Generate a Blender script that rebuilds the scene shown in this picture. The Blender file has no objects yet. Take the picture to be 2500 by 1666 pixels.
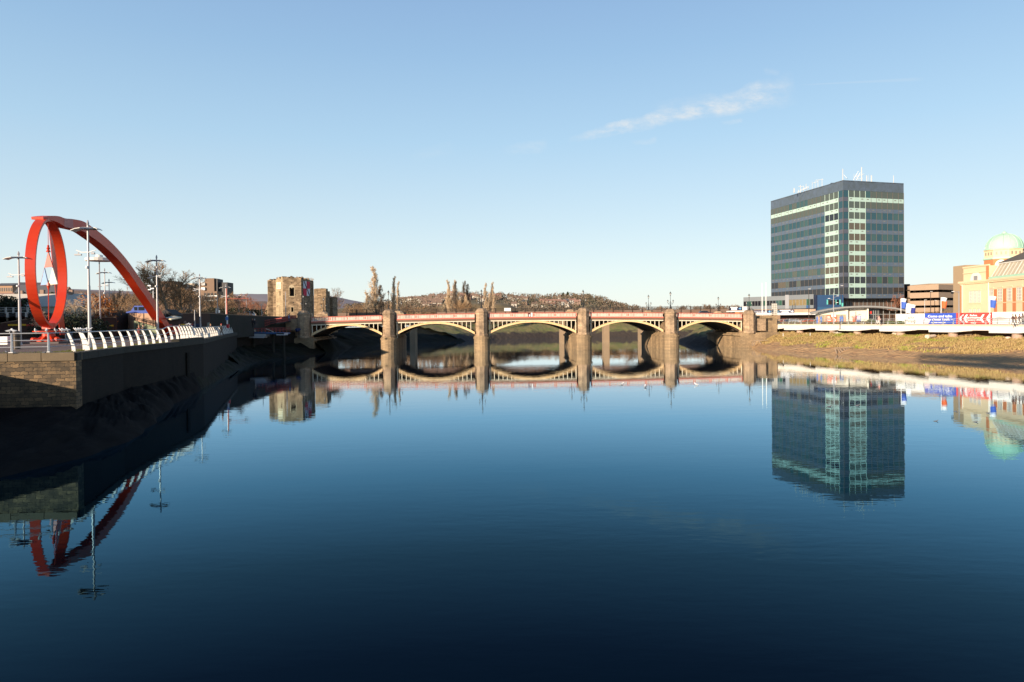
import bpy, bmesh, math, random
from mathutils import Vector, Matrix
R = math.radians
random.seed(7)
sc = bpy.context.scene
COL = sc.collection

# ------------------------------------------------------------------ camera
CAMZ = 9.0
cam = bpy.data.cameras.new('camera'); cam.lens = 24.0; cam.sensor_width = 36.0
cam.shift_y = -0.012; cam.clip_end = 30000; cam.clip_start = 0.3
camo = bpy.data.objects.new('camera', cam); COL.objects.link(camo)
CM = Matrix.Rotation(R(90 - 0.75), 3, 'X') @ Matrix.Rotation(-0.0105, 3, 'Z')
camo.rotation_euler = CM.to_euler(); camo.location = (0, 0, CAMZ)
sc.camera = camo
FPX = 2500 * 24 / 36.0
def ray(px, py):
    return CM @ Vector(((px - 1250) / FPX, -(py - 803.0) / FPX, -1))
def P(px, py, Y):                      # the point of the world at distance Y ahead
    d = ray(px, py); t = Y / d.y
    return Vector((d.x * t, Y, CAMZ + d.z * t))
def G(px, py, z):                      # the point of the world at level z
    d = ray(px, py); t = (z - CAMZ) / d.z
    return Vector((d.x * t, d.y * t, z))

# ------------------------------------------------------------------ light
SUN_EL, SUN_AZ = 14.0, 42.0            # low afternoon sun, behind and left
S = Vector((-math.sin(R(SUN_AZ)) * math.cos(R(SUN_EL)), -math.cos(R(SUN_AZ)) * math.cos(R(SUN_EL)), math.sin(R(SUN_EL))))
w = bpy.data.worlds.new('World'); sc.world = w; w.use_nodes = True
nt = w.node_tree; bg = nt.nodes['Background']; bg.inputs['Strength'].default_value = 0.15
sky = nt.nodes.new('ShaderNodeTexSky'); sky.sky_type = 'NISHITA'; sky.sun_disc = False
sky.sun_elevation = R(SUN_EL); sky.sun_rotation = R(180 + SUN_AZ)
sky.air_density = 1.0; sky.dust_density = 0.3; sky.ozone_density = 1.6; sky.altitude = 0
def wn(t, **k):
    n = nt.nodes.new(t)
    for a, b in k.items(): setattr(n, a, b)
    return n
def wmath(op, a, b=None, clamp=False):
    n = wn('ShaderNodeMath', operation=op); n.use_clamp = clamp
    for i, v in enumerate((a, b)):
        if v is None: continue
        if isinstance(v, (int, float)): n.inputs[i].default_value = v
        else: nt.links.new(v, n.inputs[i])
    return n.outputs[0]
# thin cirrus and an aircraft trail, laid out by direction in the sky
tc = wn('ShaderNodeTexCoord'); sep = wn('ShaderNodeSeparateXYZ'); nt.links.new(tc.outputs['Generated'], sep.inputs[0])
u = wmath('DIVIDE', sep.outputs[0], wmath('MAXIMUM', sep.outputs[1], 0.05))
v = wmath('DIVIDE', sep.outputs[2], wmath('MAXIMUM', sep.outputs[1], 0.05))
cmb = wn('ShaderNodeCombineXYZ'); nt.links.new(u, cmb.inputs[0]); nt.links.new(v, cmb.inputs[1])
def wnoise(scale, detail=6, rot=-14, st=(1, 4, 1), rough=.62):
    mp = wn('ShaderNodeMapping'); mp.inputs['Rotation'].default_value = (0, 0, R(rot)); mp.inputs['Scale'].default_value = st
    nt.links.new(cmb.outputs[0], mp.inputs[0])
    n = wn('ShaderNodeTexNoise'); n.inputs['Scale'].default_value = scale; n.inputs['Detail'].default_value = detail; n.inputs['Roughness'].default_value = rough
    nt.links.new(mp.outputs[0], n.inputs['Vector']); return n.outputs['Fac']
warp = wnoise(9, 5, -14, (1, 1, 1)); fine = wnoise(34, 8, -16, (.8, 2.2, 1), .66); fine2 = wnoise(22, 6, 10, (1, 1.3, 1))
def uv(px, py):
    d = ray(px, py); return d.x / d.y, d.z / d.y
def streak(px0, py0, px1, py1, w0, w1, amp, wob=1.0):
    (a0, b0), (a1, b1) = uv(px0, py0), uv(px1, py1)
    L = math.hypot(a1 - a0, b1 - b0); ca, sa = (a1 - a0) / L, (b1 - b0) / L
    du = wmath('SUBTRACT', u, a0); dv = wmath('SUBTRACT', v, b0)
    al = wmath('DIVIDE', wmath('ADD', wmath('MULTIPLY', du, ca), wmath('MULTIPLY', dv, sa)), L)
    ac = wmath('SUBTRACT', wmath('MULTIPLY', dv, ca), wmath('MULTIPLY', du, sa))
    ac = wmath('ADD', ac, wmath('MULTIPLY', wmath('SUBTRACT', warp, .5), 0.035 * wob))
    wid = wmath('ADD', wmath('MULTIPLY', al, w1 - w0), w0)
    g = wmath('DIVIDE', ac, wmath('MAXIMUM', wid, 0.0005))
    g = wmath('SUBTRACT', 1.0, wmath('MULTIPLY', g, g), True)
    e = wmath('MULTIPLY', wmath('MULTIPLY', al, 7.0, True), wmath('MULTIPLY', wmath('SUBTRACT', 1.0, al), 9.0, True))
    return wmath('MULTIPLY', wmath('MULTIPLY', g, e), amp)
f2 = wmath('MULTIPLY', wmath('SUBTRACT', fine, .32), 2.6, True)
f3 = wmath('MULTIPLY', wmath('SUBTRACT', fine2, .36), 4.0, True)
m = streak(1385, 342, 1945, 214, .006, .024, 1.15)
for a in ((1590, 270, 1790, 238, .012, .016, .3), (1225, 372, 1340, 352, .008, .012, .32), (1540, 348, 1605, 337, .004, .006, .35), (1000, 388, 1110, 362, .010, .014, .13), (1760, 302, 1815, 294, .004, .005, .35), (1862, 178, 1905, 182, .006, .006, .25)):
    m = wmath('MAXIMUM', m, streak(*a))
m = wmath('MULTIPLY', wmath('MULTIPLY', m, f2), wmath('ADD', wmath('MULTIPLY', f3, .75), .25))
m = wmath('MAXIMUM', m, streak(1948, 208, 2260, 193, .0007, .0035, .12, 0.0))
front = wmath('GREATER_THAN', sep.outputs[1], 0.1)
m = wmath('MULTIPLY', m, front, True)
# sky colour by height: pale low down, darkened high up to cut fill light
skyc = sky.outputs[0]
rmp = wn('ShaderNodeValToRGB'); nt.links.new(sep.outputs[2], rmp.inputs[0]); cr_ = rmp.color_ramp
stops = [(0.0, (2.42, 2.62, 2.6)), (.06, (2.25, 2.55, 2.62)), (.139, (1.84, 2.3, 2.58)), (.25, (1.34, 1.98, 2.54)), (.36, (1.0, 1.61, 2.33)), (.42, (.88, 1.43, 2.2)), (.6, (.3, .62, 1.25)), (1.0, (.12, .26, .62))]
while len(cr_.elements) < len(stops): cr_.elements.new(.5)
for e_, (p_, c_) in zip(cr_.elements, stops): e_.position = p_; e_.color = (c_[0] / 3, c_[1] / 3, c_[2] / 3, 1)
gn = wn('ShaderNodeMixRGB', blend_type='MULTIPLY'); gn.inputs[0].default_value = 1; nt.links.new(rmp.outputs[0], gn.inputs[1]); gn.inputs[2].default_value = (3, 3, 3, 1)
mh = wn('ShaderNodeMixRGB', blend_type='MIX'); mh.inputs[0].default_value = .9; nt.links.new(skyc, mh.inputs[1]); nt.links.new(gn.outputs[0], mh.inputs[2])
mc = wn('ShaderNodeMixRGB', blend_type='MIX'); nt.links.new(m, mc.inputs[0]); nt.links.new(mh.outputs[0], mc.inputs[1]); mc.inputs[2].default_value = (2.5, 2.6, 2.65, 1)
nt.links.new(mc.outputs[0], bg.inputs[0])
sl = bpy.data.lights.new('sun', 'SUN'); sl.energy = 3.9; sl.angle = R(0.5); sl.color = (1.0, .81, .61)
so = bpy.data.objects.new('sun', sl); COL.objects.link(so); so.rotation_euler = S.to_track_quat('Z', 'Y').to_euler(); so.location = (-60, -60, 80)
sc.view_settings.view_transform = 'Standard'; sc.view_settings.look = 'None'; sc.view_settings.gamma = 1.0
sc.view_settings.exposure = 1.1
sc.render.engine = 'CYCLES'; sc.cycles.max_bounces = 6; sc.cycles.transparent_max_bounces = 8
sc.render.film_transparent = False

# ------------------------------------------------------------------ materials
def mat(name, col, rough=.8, metal=0, var=.0, vs=.5, col2=None, bump=0, bs=2.0, spec=.5, stretch=(1, 1, 1), brick=None, detail=6, bias=.0, coat=0):
    m = bpy.data.materials.new(name); m.use_nodes = True; t = m.node_tree; b = t.nodes['Principled BSDF']
    b.inputs['Base Color'].default_value = (*col, 1); b.inputs['Roughness'].default_value = rough; b.inputs['Metallic'].default_value = metal
    b.inputs['Specular IOR Level'].default_value = spec; b.inputs['Coat Weight'].default_value = coat
    tcn = t.nodes.new('ShaderNodeTexCoord'); src = tcn.outputs['Object']
    mp = t.nodes.new('ShaderNodeMapping'); mp.inputs['Scale'].default_value = stretch; t.links.new(src, mp.inputs[0]); src = mp.outputs[0]
    cur = None
    if brick:                                           # (width, height, mortar colour, second brick colour, offset noise)
        bw, bh, mcol, c2, ax = brick
        sp = t.nodes.new('ShaderNodeSeparateXYZ'); t.links.new(tcn.outputs['Object'], sp.inputs[0])
        cb = t.nodes.new('ShaderNodeCombineXYZ')
        if ax == 'x': t.links.new(sp.outputs[0], cb.inputs[0])
        elif ax == 'y': t.links.new(sp.outputs[1], cb.inputs[0])
        else:
            ad = t.nodes.new('ShaderNodeMath'); ad.operation = 'ADD'; t.links.new(sp.outputs[0], ad.inputs[0]); t.links.new(sp.outputs[1], ad.inputs[1]); t.links.new(ad.outputs[0], cb.inputs[0])
        t.links.new(sp.outputs[2], cb.inputs[1])
        nn = t.nodes.new('ShaderNodeTexNoise'); nn.inputs['Scale'].default_value = 1.3 / bh; t.links.new(tcn.outputs['Object'], nn.inputs['Vector'])
        vm = t.nodes.new('ShaderNodeVectorMath'); vm.operation = 'MULTIPLY_ADD'; t.links.new(nn.outputs['Color'], vm.inputs[0]); vm.inputs[1].default_value = (bh * 1.1, bh * .75, 0); t.links.new(cb.outputs[0], vm.inputs[2])
        bk = t.nodes.new('ShaderNodeTexBrick'); bk.inputs['Scale'].default_value = 1; bk.inputs['Brick Width'].default_value = bw; bk.inputs['Row Height'].default_value = bh
        bk.inputs['Mortar Size'].default_value = bh * .07; bk.inputs['Mortar Smooth'].default_value = .4; bk.inputs['Bias'].default_value = bias
        bk.inputs['Color1'].default_value = (*col, 1); bk.inputs['Color2'].default_value = (*c2, 1); bk.inputs['Mortar'].default_value = (*mcol, 1)
        t.links.new(vm.outputs[0], bk.inputs['Vector']); cur = bk.outputs['Color']
    if var or col2:
        n = t.nodes.new('ShaderNodeTexNoise'); n.inputs['Scale'].default_value = vs; n.inputs['Detail'].default_value = detail; n.inputs['Roughness'].default_value = .65
        t.links.new(src, n.inputs['Vector'])
        cr = t.nodes.new('ShaderNodeMapRange'); cr.inputs[1].default_value = .32; cr.inputs[2].default_value = .68
        t.links.new(n.outputs['Fac'], cr.inputs[0])
        mx = t.nodes.new('ShaderNodeMixRGB'); t.links.new(cr.outputs[0], mx.inputs[0])
        if col2:
            if cur: 
                t.links.new(cur, mx.inputs[1])
                # keep the joints visible under the second colour
                mm = t.nodes.new('ShaderNodeMixRGB'); mm.inputs[0].default_value = .82; t.links.new(cur, mm.inputs[1]); mm.inputs[2].default_value = (*col2, 1); t.links.new(mm.outputs[0], mx.inputs[2])
            else: mx.inputs[1].default_value = (*col, 1); mx.inputs[2].default_value = (*col2, 1)
        else:
            mx.blend_type = 'MULTIPLY'; mx.inputs[0].default_value = 1
            if cur: t.links.new(cur, mx.inputs[1])
            else: mx.inputs[1].default_value = (*col, 1)
            vr = t.nodes.new('ShaderNodeMapRange'); vr.inputs[3].default_value = 1 - var; vr.inputs[4].default_value = 1 + var * .6; t.links.new(cr.outputs[0], vr.inputs[0])
            t.links.new(vr.outputs[0], mx.inputs[2])
        cur = mx.outputs[0]
    if cur: t.links.new(cur, b.inputs['Base Color'])
    if brick and bump:
        bp = t.nodes.new('ShaderNodeBump'); bp.inputs['Strength'].default_value = .9; bp.inputs['Distance'].default_value = bump * 2.5; t.links.new(cur, bp.inputs['Height']); t.links.new(bp.outputs[0], b.inputs['Normal'])
    elif bump:
        n = t.nodes.new('ShaderNodeTexNoise'); n.inputs['Scale'].default_value = bs; n.inputs['Detail'].default_value = 5; t.links.new(src, n.inputs['Vector'])
        bp = t.nodes.new('ShaderNodeBump'); bp.inputs['Strength'].default_value = 1; bp.inputs['Distance'].default_value = bump
        t.links.new(n.outputs['Fac'], bp.inputs['Height']); t.links.new(bp.outputs[0], b.inputs['Normal'])
    return m

# ------------------------------------------------------------------ mesh builder
class MB:
    def __init__(s): s.v = []; s.f = []; s.m = []; s.mi = 0
    def add(s, vs, fs):
        o = len(s.v); s.v += [tuple(x) for x in vs]
        for f in fs: s.f.append(tuple(i + o for i in f)); s.m.append(s.mi)
        return s
    def box(s, x0, x1, y0, y1, z0, z1):
        return s.add([(x0, y0, z0), (x1, y0, z0), (x1, y1, z0), (x0, y1, z0), (x0, y0, z1), (x1, y0, z1), (x1, y1, z1), (x0, y1, z1)],
                     [(0, 3, 2, 1), (4, 5, 6, 7), (0, 1, 5, 4), (1, 2, 6, 5), (2, 3, 7, 6), (3, 0, 4, 7)])
    def hexa(s, b, t):                                  # four bottom and four top points
        return s.add(list(b) + list(t), [(0, 3, 2, 1), (4, 5, 6, 7), (0, 1, 5, 4), (1, 2, 6, 5), (2, 3, 7, 6), (3, 0, 4, 7)])
    def wall(s, p, q, th, z0, z1, zq=None):             # upright slab from p to q (plan), thickness to the left of p>q
        p, q = Vector((p[0], p[1])), Vector((q[0], q[1])); d = (q - p).normalized(); n = Vector((-d.y, d.x)) * th
        z1q = z1 if zq is None else zq
        a, b, c, e = p, q, q + n, p + n
        return s.hexa([(a.x, a.y, z0), (b.x, b.y, z0), (c.x, c.y, z0), (e.x, e.y, z0)], [(a.x, a.y, z1), (b.x, b.y, z1q), (c.x, c.y, z1q), (e.x, e.y, z1)])
    def poly(s, pts, z0, z1):                           # vertical prism on a plan polygon
        n = len(pts); area = sum(pts[i][0] * pts[(i + 1) % n][1] - pts[(i + 1) % n][0] * pts[i][1] for i in range(n))
        if area < 0: pts = pts[::-1]
        g = lambda z, p: z(p) if callable(z) else z
        vs = [(p[0], p[1], g(z0, p)) for p in pts] + [(p[0], p[1], g(z1, p)) for p in pts]
        return s.add(vs, [tuple(range(n - 1, -1, -1)), tuple(range(n, 2 * n))] + [(i, (i + 1) % n, n + (i + 1) % n, n + i) for i in range(n)])
    def prism(s, pts, off):                             # planar 3D polygon pushed by vector off
        n = len(pts); pts = [Vector(p) for p in pts]; off = Vector(off)
        return s.add(pts + [p + off for p in pts], [tuple(range(n - 1, -1, -1)), tuple(range(n, 2 * n))] + [(i, (i + 1) % n, n + (i + 1) % n, n + i) for i in range(n)])
    def tube(s, pts, r, n=6, cap=True):
        pts = [Vector(p) for p in pts]; rs = r if isinstance(r, (list, tuple)) else [r] * len(pts)
        vs = []; 
        for i, p in enumerate(pts):
            d = (pts[min(i + 1, len(pts) - 1)] - pts[max(i - 1, 0)]).normalized()
            a = d.cross(Vector((0, 0, 1))); a = d.cross(Vector((1, 0, 0))) if a.length < .2 else a
            a.normalize(); b = d.cross(a)
            for k in range(n):
                an = 2 * math.pi * k / n; vs.append(p + (a * math.cos(an) + b * math.sin(an)) * rs[i])
        fs = []
        for i in range(len(pts) - 1):
            for k in range(n): k2 = (k + 1) % n; fs.append((i * n + k, i * n + k2, (i + 1) * n + k2, (i + 1) * n + k))
        if cap: fs.append(tuple(range(n))[::-1]); fs.append(tuple(range((len(pts) - 1) * n, len(pts) * n)))
        return s.add(vs, fs)
    def lathe(s, c, prof, n=12, sx=1, sy=1):            # prof: (radius, z)
        vs = []
        for r_, z in prof:
            for k in range(n):
                a = 2 * math.pi * (k + .5) / n; vs.append((c[0] + r_ * sx * math.cos(a), c[1] + r_ * sy * math.sin(a), c[2] + z))
        fs = []
        for i in range(len(prof) - 1):
            for k in range(n): k2 = (k + 1) % n; fs.append((i * n + k, i * n + k2, (i + 1) * n + k2, (i + 1) * n + k))
        fs.append(tuple(range(n))[::-1]); fs.append(tuple(range((len(prof) - 1) * n, len(prof) * n)))
        return s.add(vs, fs)
    def blob(s, c, r, n=7, rx=1, ry=1, rz=1, jit=0):
        prof = []
        vs = []; rings = 5
        vs.append((c[0], c[1], c[2] - r * rz))
        for i in range(1, rings):
            a = math.pi * i / rings
            for k in range(n):
                b = 2 * math.pi * k / n; q = r * (1 + random.uniform(-jit, jit))
                vs.append((c[0] + q * rx * math.sin(a) * math.cos(b), c[1] + q * ry * math.sin(a) * math.sin(b), c[2] - q * rz * math.cos(a)))
        vs.append((c[0], c[1], c[2] + r * rz)); fs = []
        for k in range(n): k2 = (k + 1) % n; fs.append((0, 1 + k2, 1 + k)); fs.append((len(vs) - 1, 1 + (rings - 2) * n + k, 1 + (rings - 2) * n + k2))
        for i in range(rings - 2):
            for k in range(n): k2 = (k + 1) % n; fs.append((1 + i * n + k, 1 + i * n + k2, 1 + (i + 1) * n + k2, 1 + (i + 1) * n + k))
        return s.add(vs, fs)
    def build(s, name, m, parent=None, smooth=False, bevel=0):
        me = bpy.data.meshes.new(name); off = Vector((0, 0, 0)); p = parent
        while p is not None: off += p.location; p = p.parent
        me.from_pydata([(x - off.x, y - off.y, z - off.z) for x, y, z in s.v], [], s.f)
        ms = m if isinstance(m, (list, tuple)) else [m]
        for q in ms: me.materials.append(q)
        if len(ms) > 1: me.polygons.foreach_set('material_index', s.m)
        if smooth: me.polygons.foreach_set('use_smooth', [True] * len(me.polygons))
        me.update()
        o = bpy.data.objects.new(name, me); COL.objects.link(o); o.parent = parent
        if bevel:
            b = o.modifiers.new('b', 'BEVEL'); b.width = bevel; b.segments = 2; b.limit_method = 'ANGLE'; b.angle_limit = R(40)
        return o
def tag(o, label=None, cat=None, group=None, kind=None):
    if label: o['label'] = label
    if cat: o['category'] = cat
    if group: o['group'] = group
    if kind: o['kind'] = kind
    return o
def thing(name, loc, label, cat, group=None, rz=0):
    o = bpy.data.objects.new(name, None); COL.objects.link(o); o.location = loc; o.rotation_euler = (0, 0, rz)
    o.empty_display_size = .3
    return tag(o, label, cat, group)
def kids(o): return [c for c in ALLK.get(o.name, [])]
def copy_tree(src, loc, rz=0, s=1, label=None, group=None):
    ch = {}
    for o in COL.objects:
        if o.parent: ch.setdefault(o.parent.name, []).append(o)
    def cp(o, par):
        c = o.copy(); COL.objects.link(c); c.parent = par
        for k in ch.get(o.name, []): cp(k, c)
        return c
    c = cp(src, None); c.location = loc; c.rotation_euler = (0, 0, rz); c.scale = s if isinstance(s, (tuple, list)) else (s, s, s)
    if label: c['label'] = label
    if group: c['group'] = group
    return c
def text(txt, o, xdir, size, m, parent, name='lettering', depth=.04, align='CENTER', squash=1.0, bold=0):
    cu = bpy.data.curves.new('t', 'FONT'); cu.body = txt; cu.size = size; cu.extrude = depth; cu.align_x = align; cu.align_y = 'CENTER'; cu.offset = bold; cu.resolution_u = 3
    to = bpy.data.objects.new('t', cu); COL.objects.link(to)
    me = bpy.data.meshes.new_from_object(to); bpy.data.objects.remove(to)
    xd = Vector((xdir[0], xdir[1], 0)).normalized(); yd = Vector((0, 0, 1)); zd = xd.cross(yd)
    off = Vector(); p = parent
    while p is not None: off += p.location; p = p.parent
    o = Vector(o) - off
    for vv in me.vertices: vv.co = o + xd * vv.co.x * squash + yd * vv.co.y + zd * vv.co.z
    me.materials.clear(); me.materials.append(m)
    ob = bpy.data.objects.new(name, me); COL.objects.link(ob); ob.parent = parent
    return ob
def lerp(a, b, t): return a + (b - a) * t
def interp(tab, x):
    if x <= tab[0][0]: return tab[0][1]
    for (a, b), (c, d) in zip(tab, tab[1:]):
        if x <= c: return b + (d - b) * (x - a) / (c - a)
    return tab[-1][1]
def along(path, step, start=0.0):                     # points spaced along a plan polyline, with direction
    out = []; need = start
    for p, q in zip(path, path[1:]):
        p, q = Vector(p), Vector(q); L = (q - p).length; d = (q - p) / L
        while need <= L: out.append((p + d * need, d)); need += step
        need -= L
    return out
from mathutils import noise as NZ
def nz(x, y, z=0.0, s=1.0): return NZ.noise(Vector((x * s, y * s, z)))
# ------------------------------------------------------------------ shared materials
M_conc = mat('white_concrete', (.66, .62, .55), .7, var=.12, vs=.6)
M_tanc = mat('tan_coping', (.55, .46, .36), .8, var=.15, vs=1.5)
M_white = mat('white_paint', (.8, .79, .76), .45, var=.06, vs=2)
M_galv = mat('galvanised', (.42, .43, .45), .42, .55, var=.1, vs=3)
M_black = mat('black_metal', (.018, .018, .02), .45, .3)
M_dark = mat('dark_void', (.012, .011, .012), .8)
M_paving = mat('paving', (.10, .07, .06), .9, col2=(.15, .09, .07), vs=.25, bump=.004, bs=30)
M_grassL = mat('grass_strip', (.07, .10, .015), .9, col2=(.14, .12, .04), vs=1.2)
M_tar = mat('tarmac', (.05, .05, .052), .9, var=.2, vs=1)
M_mudL = mat('shaded_wet_mud', (.006, .0055, .0055), .95, col2=(.013, .011, .010), vs=.6, bump=.1, bs=1.3, stretch=(1, .5, 1), spec=.08)
M_bank = mat('bank_mud', (.32, .185, .09), .85, col2=(.42, .27, .13), vs=.35, bump=.5, bs=.9)
M_farbank = mat('far_bank_mud', (.24, .17, .08), .9, col2=(.13, .16, .04), vs=.2, bump=.4, bs=.5)
def banded(m, low, z0, z1):
    """bare wet mud on the lower, tide-washed part of a bank"""
    t = m.node_tree; b = t.nodes['Principled BSDF']; src = b.inputs['Base Color'].links[0].from_socket
    tcn = t.nodes.new('ShaderNodeTexCoord'); sp = t.nodes.new('ShaderNodeSeparateXYZ'); t.links.new(tcn.outputs['Object'], sp.inputs[0])
    n = t.nodes.new('ShaderNodeTexNoise'); n.inputs['Scale'].default_value = .35; t.links.new(tcn.outputs['Object'], n.inputs['Vector'])
    ma = t.nodes.new('ShaderNodeMath'); ma.operation = 'MULTIPLY_ADD'; t.links.new(n.outputs['Fac'], ma.inputs[0]); ma.inputs[1].default_value = 4.0; t.links.new(sp.outputs[2], ma.inputs[2])
    mr = t.nodes.new('ShaderNodeMapRange'); mr.inputs[1].default_value = z0 + 2; mr.inputs[2].default_value = z1 + 2; t.links.new(ma.outputs[0], mr.inputs[0])
    mx = t.nodes.new('ShaderNodeMixRGB'); t.links.new(mr.outputs[0], mx.inputs[0]); mx.inputs[1].default_value = (*low, 1); t.links.new(src, mx.inputs[2]); t.links.new(mx.outputs[0], b.inputs['Base Color']); return m
banded(M_farbank, (.045, .033, .025), 2.4, 3.6)
M_far = mat('far_ground', (.16, .13, .07), .95, col2=(.10, .11, .04), vs=.02)
M_quayd = mat('shaded_quay_stone', (.007, .006, .005), .9, brick=(.62, .24, (.003, .003, .002), (.015, .012, .008), 'xy'), col2=(.016, .013, .010), vs=.9, stretch=(1, 1, .16), bump=.05, bs=5, spec=.2)  # same stone as the sunlit front, shade put into its darker colour
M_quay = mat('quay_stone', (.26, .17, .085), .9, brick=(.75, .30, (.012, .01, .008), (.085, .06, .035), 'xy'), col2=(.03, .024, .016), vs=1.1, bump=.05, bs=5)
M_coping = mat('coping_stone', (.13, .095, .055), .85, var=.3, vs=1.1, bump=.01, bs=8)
M_copingd = mat('shaded_coping', (.016, .015, .010), .9, col2=(.03, .027, .018), vs=1, bump=.02, bs=6)  # dark coping of the river side, shade put into its colour

# ------------------------------------------------------------------ water
def water_mat():
    m = bpy.data.materials.new('river_water'); m.use_nodes = True; t = m.node_tree; b = t.nodes['Principled BSDF']
    b.inputs['Base Color'].default_value = (.0004, .0022, .0045, 1); b.inputs['Roughness'].default_value = .0; 
    b.inputs['Specular IOR Level'].default_value = .5
    tcn = t.nodes.new('ShaderNodeTexCoord')
    def noi(scale, st, rot, det=3):
        mp = t.nodes.new('ShaderNodeMapping'); mp.inputs['Scale'].default_value = st; mp.inputs['Rotation'].default_value = (0, 0, R(rot)); t.links.new(tcn.outputs['Object'], mp.inputs[0])
        n = t.nodes.new('ShaderNodeTexNoise'); n.inputs['Scale'].default_value = scale; n.inputs['Detail'].default_value = det; n.inputs['Roughness'].default_value = .5; t.links.new(mp.outputs[0], n.inputs['Vector']); return n.outputs['Fac']
    def mth(op, a, b_):
        n = t.nodes.new('ShaderNodeMath'); n.operation = op
        for i, q in enumerate((a, b_)):
            if isinstance(q, (int, float)): n.inputs[i].default_value = q
            else: t.links.new(q, n.inputs[i])
        return n.outputs[0]
    h = mth('ADD', mth('MULTIPLY', noi(2.4, (.4, 1, 1), 12, 2), .0027), mth('MULTIPLY', noi(.7, (.35, 1, 1), -8, 2), .0048))
    calm = noi(.035, (.6, 1.6, 1), 5, 3)
    mr = t.nodes.new('ShaderNodeMapRange'); mr.inputs[1].default_value = .4; mr.inputs[2].default_value = .62; mr.inputs[3].default_value = .35; mr.inputs[4].default_value = 1.0; t.links.new(calm, mr.inputs[0])
    h = mth('MULTIPLY', h, mr.outputs[0])
    bp = t.nodes.new('ShaderNodeBump'); bp.inputs['Strength'].default_value = 1; bp.inputs['Distance'].default_value = 1; t.links.new(h, bp.inputs['Height']); 
    b.inputs['Specular IOR Level'].default_value = 0; b.inputs['Roughness'].default_value = 1
    gl = t.nodes.new('ShaderNodeBsdfGlossy'); gl.inputs['Roughness'].default_value = 0; gl.inputs['Color'].default_value = (.64, .87, 1, 1)
    fr = t.nodes.new('ShaderNodeFresnel'); fr.inputs['IOR'].default_value = 1.333; t.links.new(bp.outputs[0], fr.inputs['Normal']); t.links.new(bp.outputs[0], gl.inputs['Normal'])
    fac = .999
    tm = t.nodes.new('ShaderNodeValToRGB'); st_ = [(0.02, (.001, .002, .004)), (.083, (.010, .018, .028)), (.15, (.034, .071, .092)), (.27, (.105, .228, .31)), (.42, (.27, .46, .60)), (.55, (.56, .67, .76)), (.66, (.84, .88, .91)), (.8, (.93, .95, .96)), (1.0, (.97, .98, .99))]
    while len(tm.color_ramp.elements) < len(st_): tm.color_ramp.elements.new(.5)
    for e_, (p_, c_) in zip(tm.color_ramp.elements, st_): e_.position = p_; e_.color = (*c_, 1)
    t.links.new(fr.outputs[0], tm.inputs[0]); t.links.new(tm.outputs[0], gl.inputs['Color'])
    mx = t.nodes.new('ShaderNodeAddShader'); t.links.new(b.outputs[0], mx.inputs[0]); t.links.new(gl.outputs[0], mx.inputs[1]); t.links.new(mx.outputs[0], t.nodes['Material Output'].inputs['Surface'])
    return m
mb = MB(); mb.add([(-300, -400, 0), (300, -400, 0), (300, 600, 0), (-300, 600, 0)], [(0, 1, 2, 3)])
tag(mb.build('river_water', water_mat()), kind='structure')

# ------------------------------------------------------------------ land
GZ = 6.6
wallL = [(-35.2, 55), (-38.8, 68), (-40.8, 80), (-42.2, 88), (-43.9, 97), (-53.2, 125), (-64.1, 159)]        # river face of the quay
backL = [(-66, 162), (-66, 180), (-62, 200), (-62, 224), (-74, 245), (-90, 262)]
edgeL = [(-28, -150), (-35, -30), (-38, 32), (-42.6, 46.2), (-47.7, 53.7)] + wallL + backL
def sheet(name, pts, z, m):
    bm = bmesh.new(); vs = [bm.verts.new((x, y, z)) for x, y in pts]; f = bm.faces.new(vs)
    if f.normal.z < 0: f.normal_flip()
    bm.normal_update()
    if f.normal.z < 0: f.normal_flip()
    bmesh.ops.triangulate(bm, faces=bm.faces[:]); me = bpy.data.meshes.new(name); bm.to_mesh(me); me.materials.append(m)
    o = bpy.data.objects.new(name, me); COL.objects.link(o); return tag(o, kind='structure')
sheet('left_bank_ground', edgeL + [(-600, 262), (-600, -150)], GZ, M_paving)
edgeR = [(73.5, 216), (76, 222), (78, 250), (86, 290), (112, 345)]
lineR0, lineR1 = Vector((76, 215)), Vector((103, 137)); dR = (lineR1 - lineR0).normalized()
promR = [tuple(lineR0 + dR * t) for t in (0, 30, 60, 82.5)] + [(110, 112), (121, 70), (130, 0), (135, -150)]
inner = [(x + 8, y + 2) for x, y in promR]
sheet('right_bank_ground', promR[::-1][:-1] + [tuple(lineR0)] + edgeR[1:] + [(700, 345), (700, -150)], 6.85, M_tar)
# ground beyond the bend, out to the horizon
sheet('far_ground', [(-90, 262.5), (-75, 272), (-45, 305), (-10, 342), (40, 352), (112, 345.5), (700, 345.5), (9000, 9000), (0, 12000), (-9000, 9000), (-600, 262.5)], 7.0, M_far)

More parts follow.
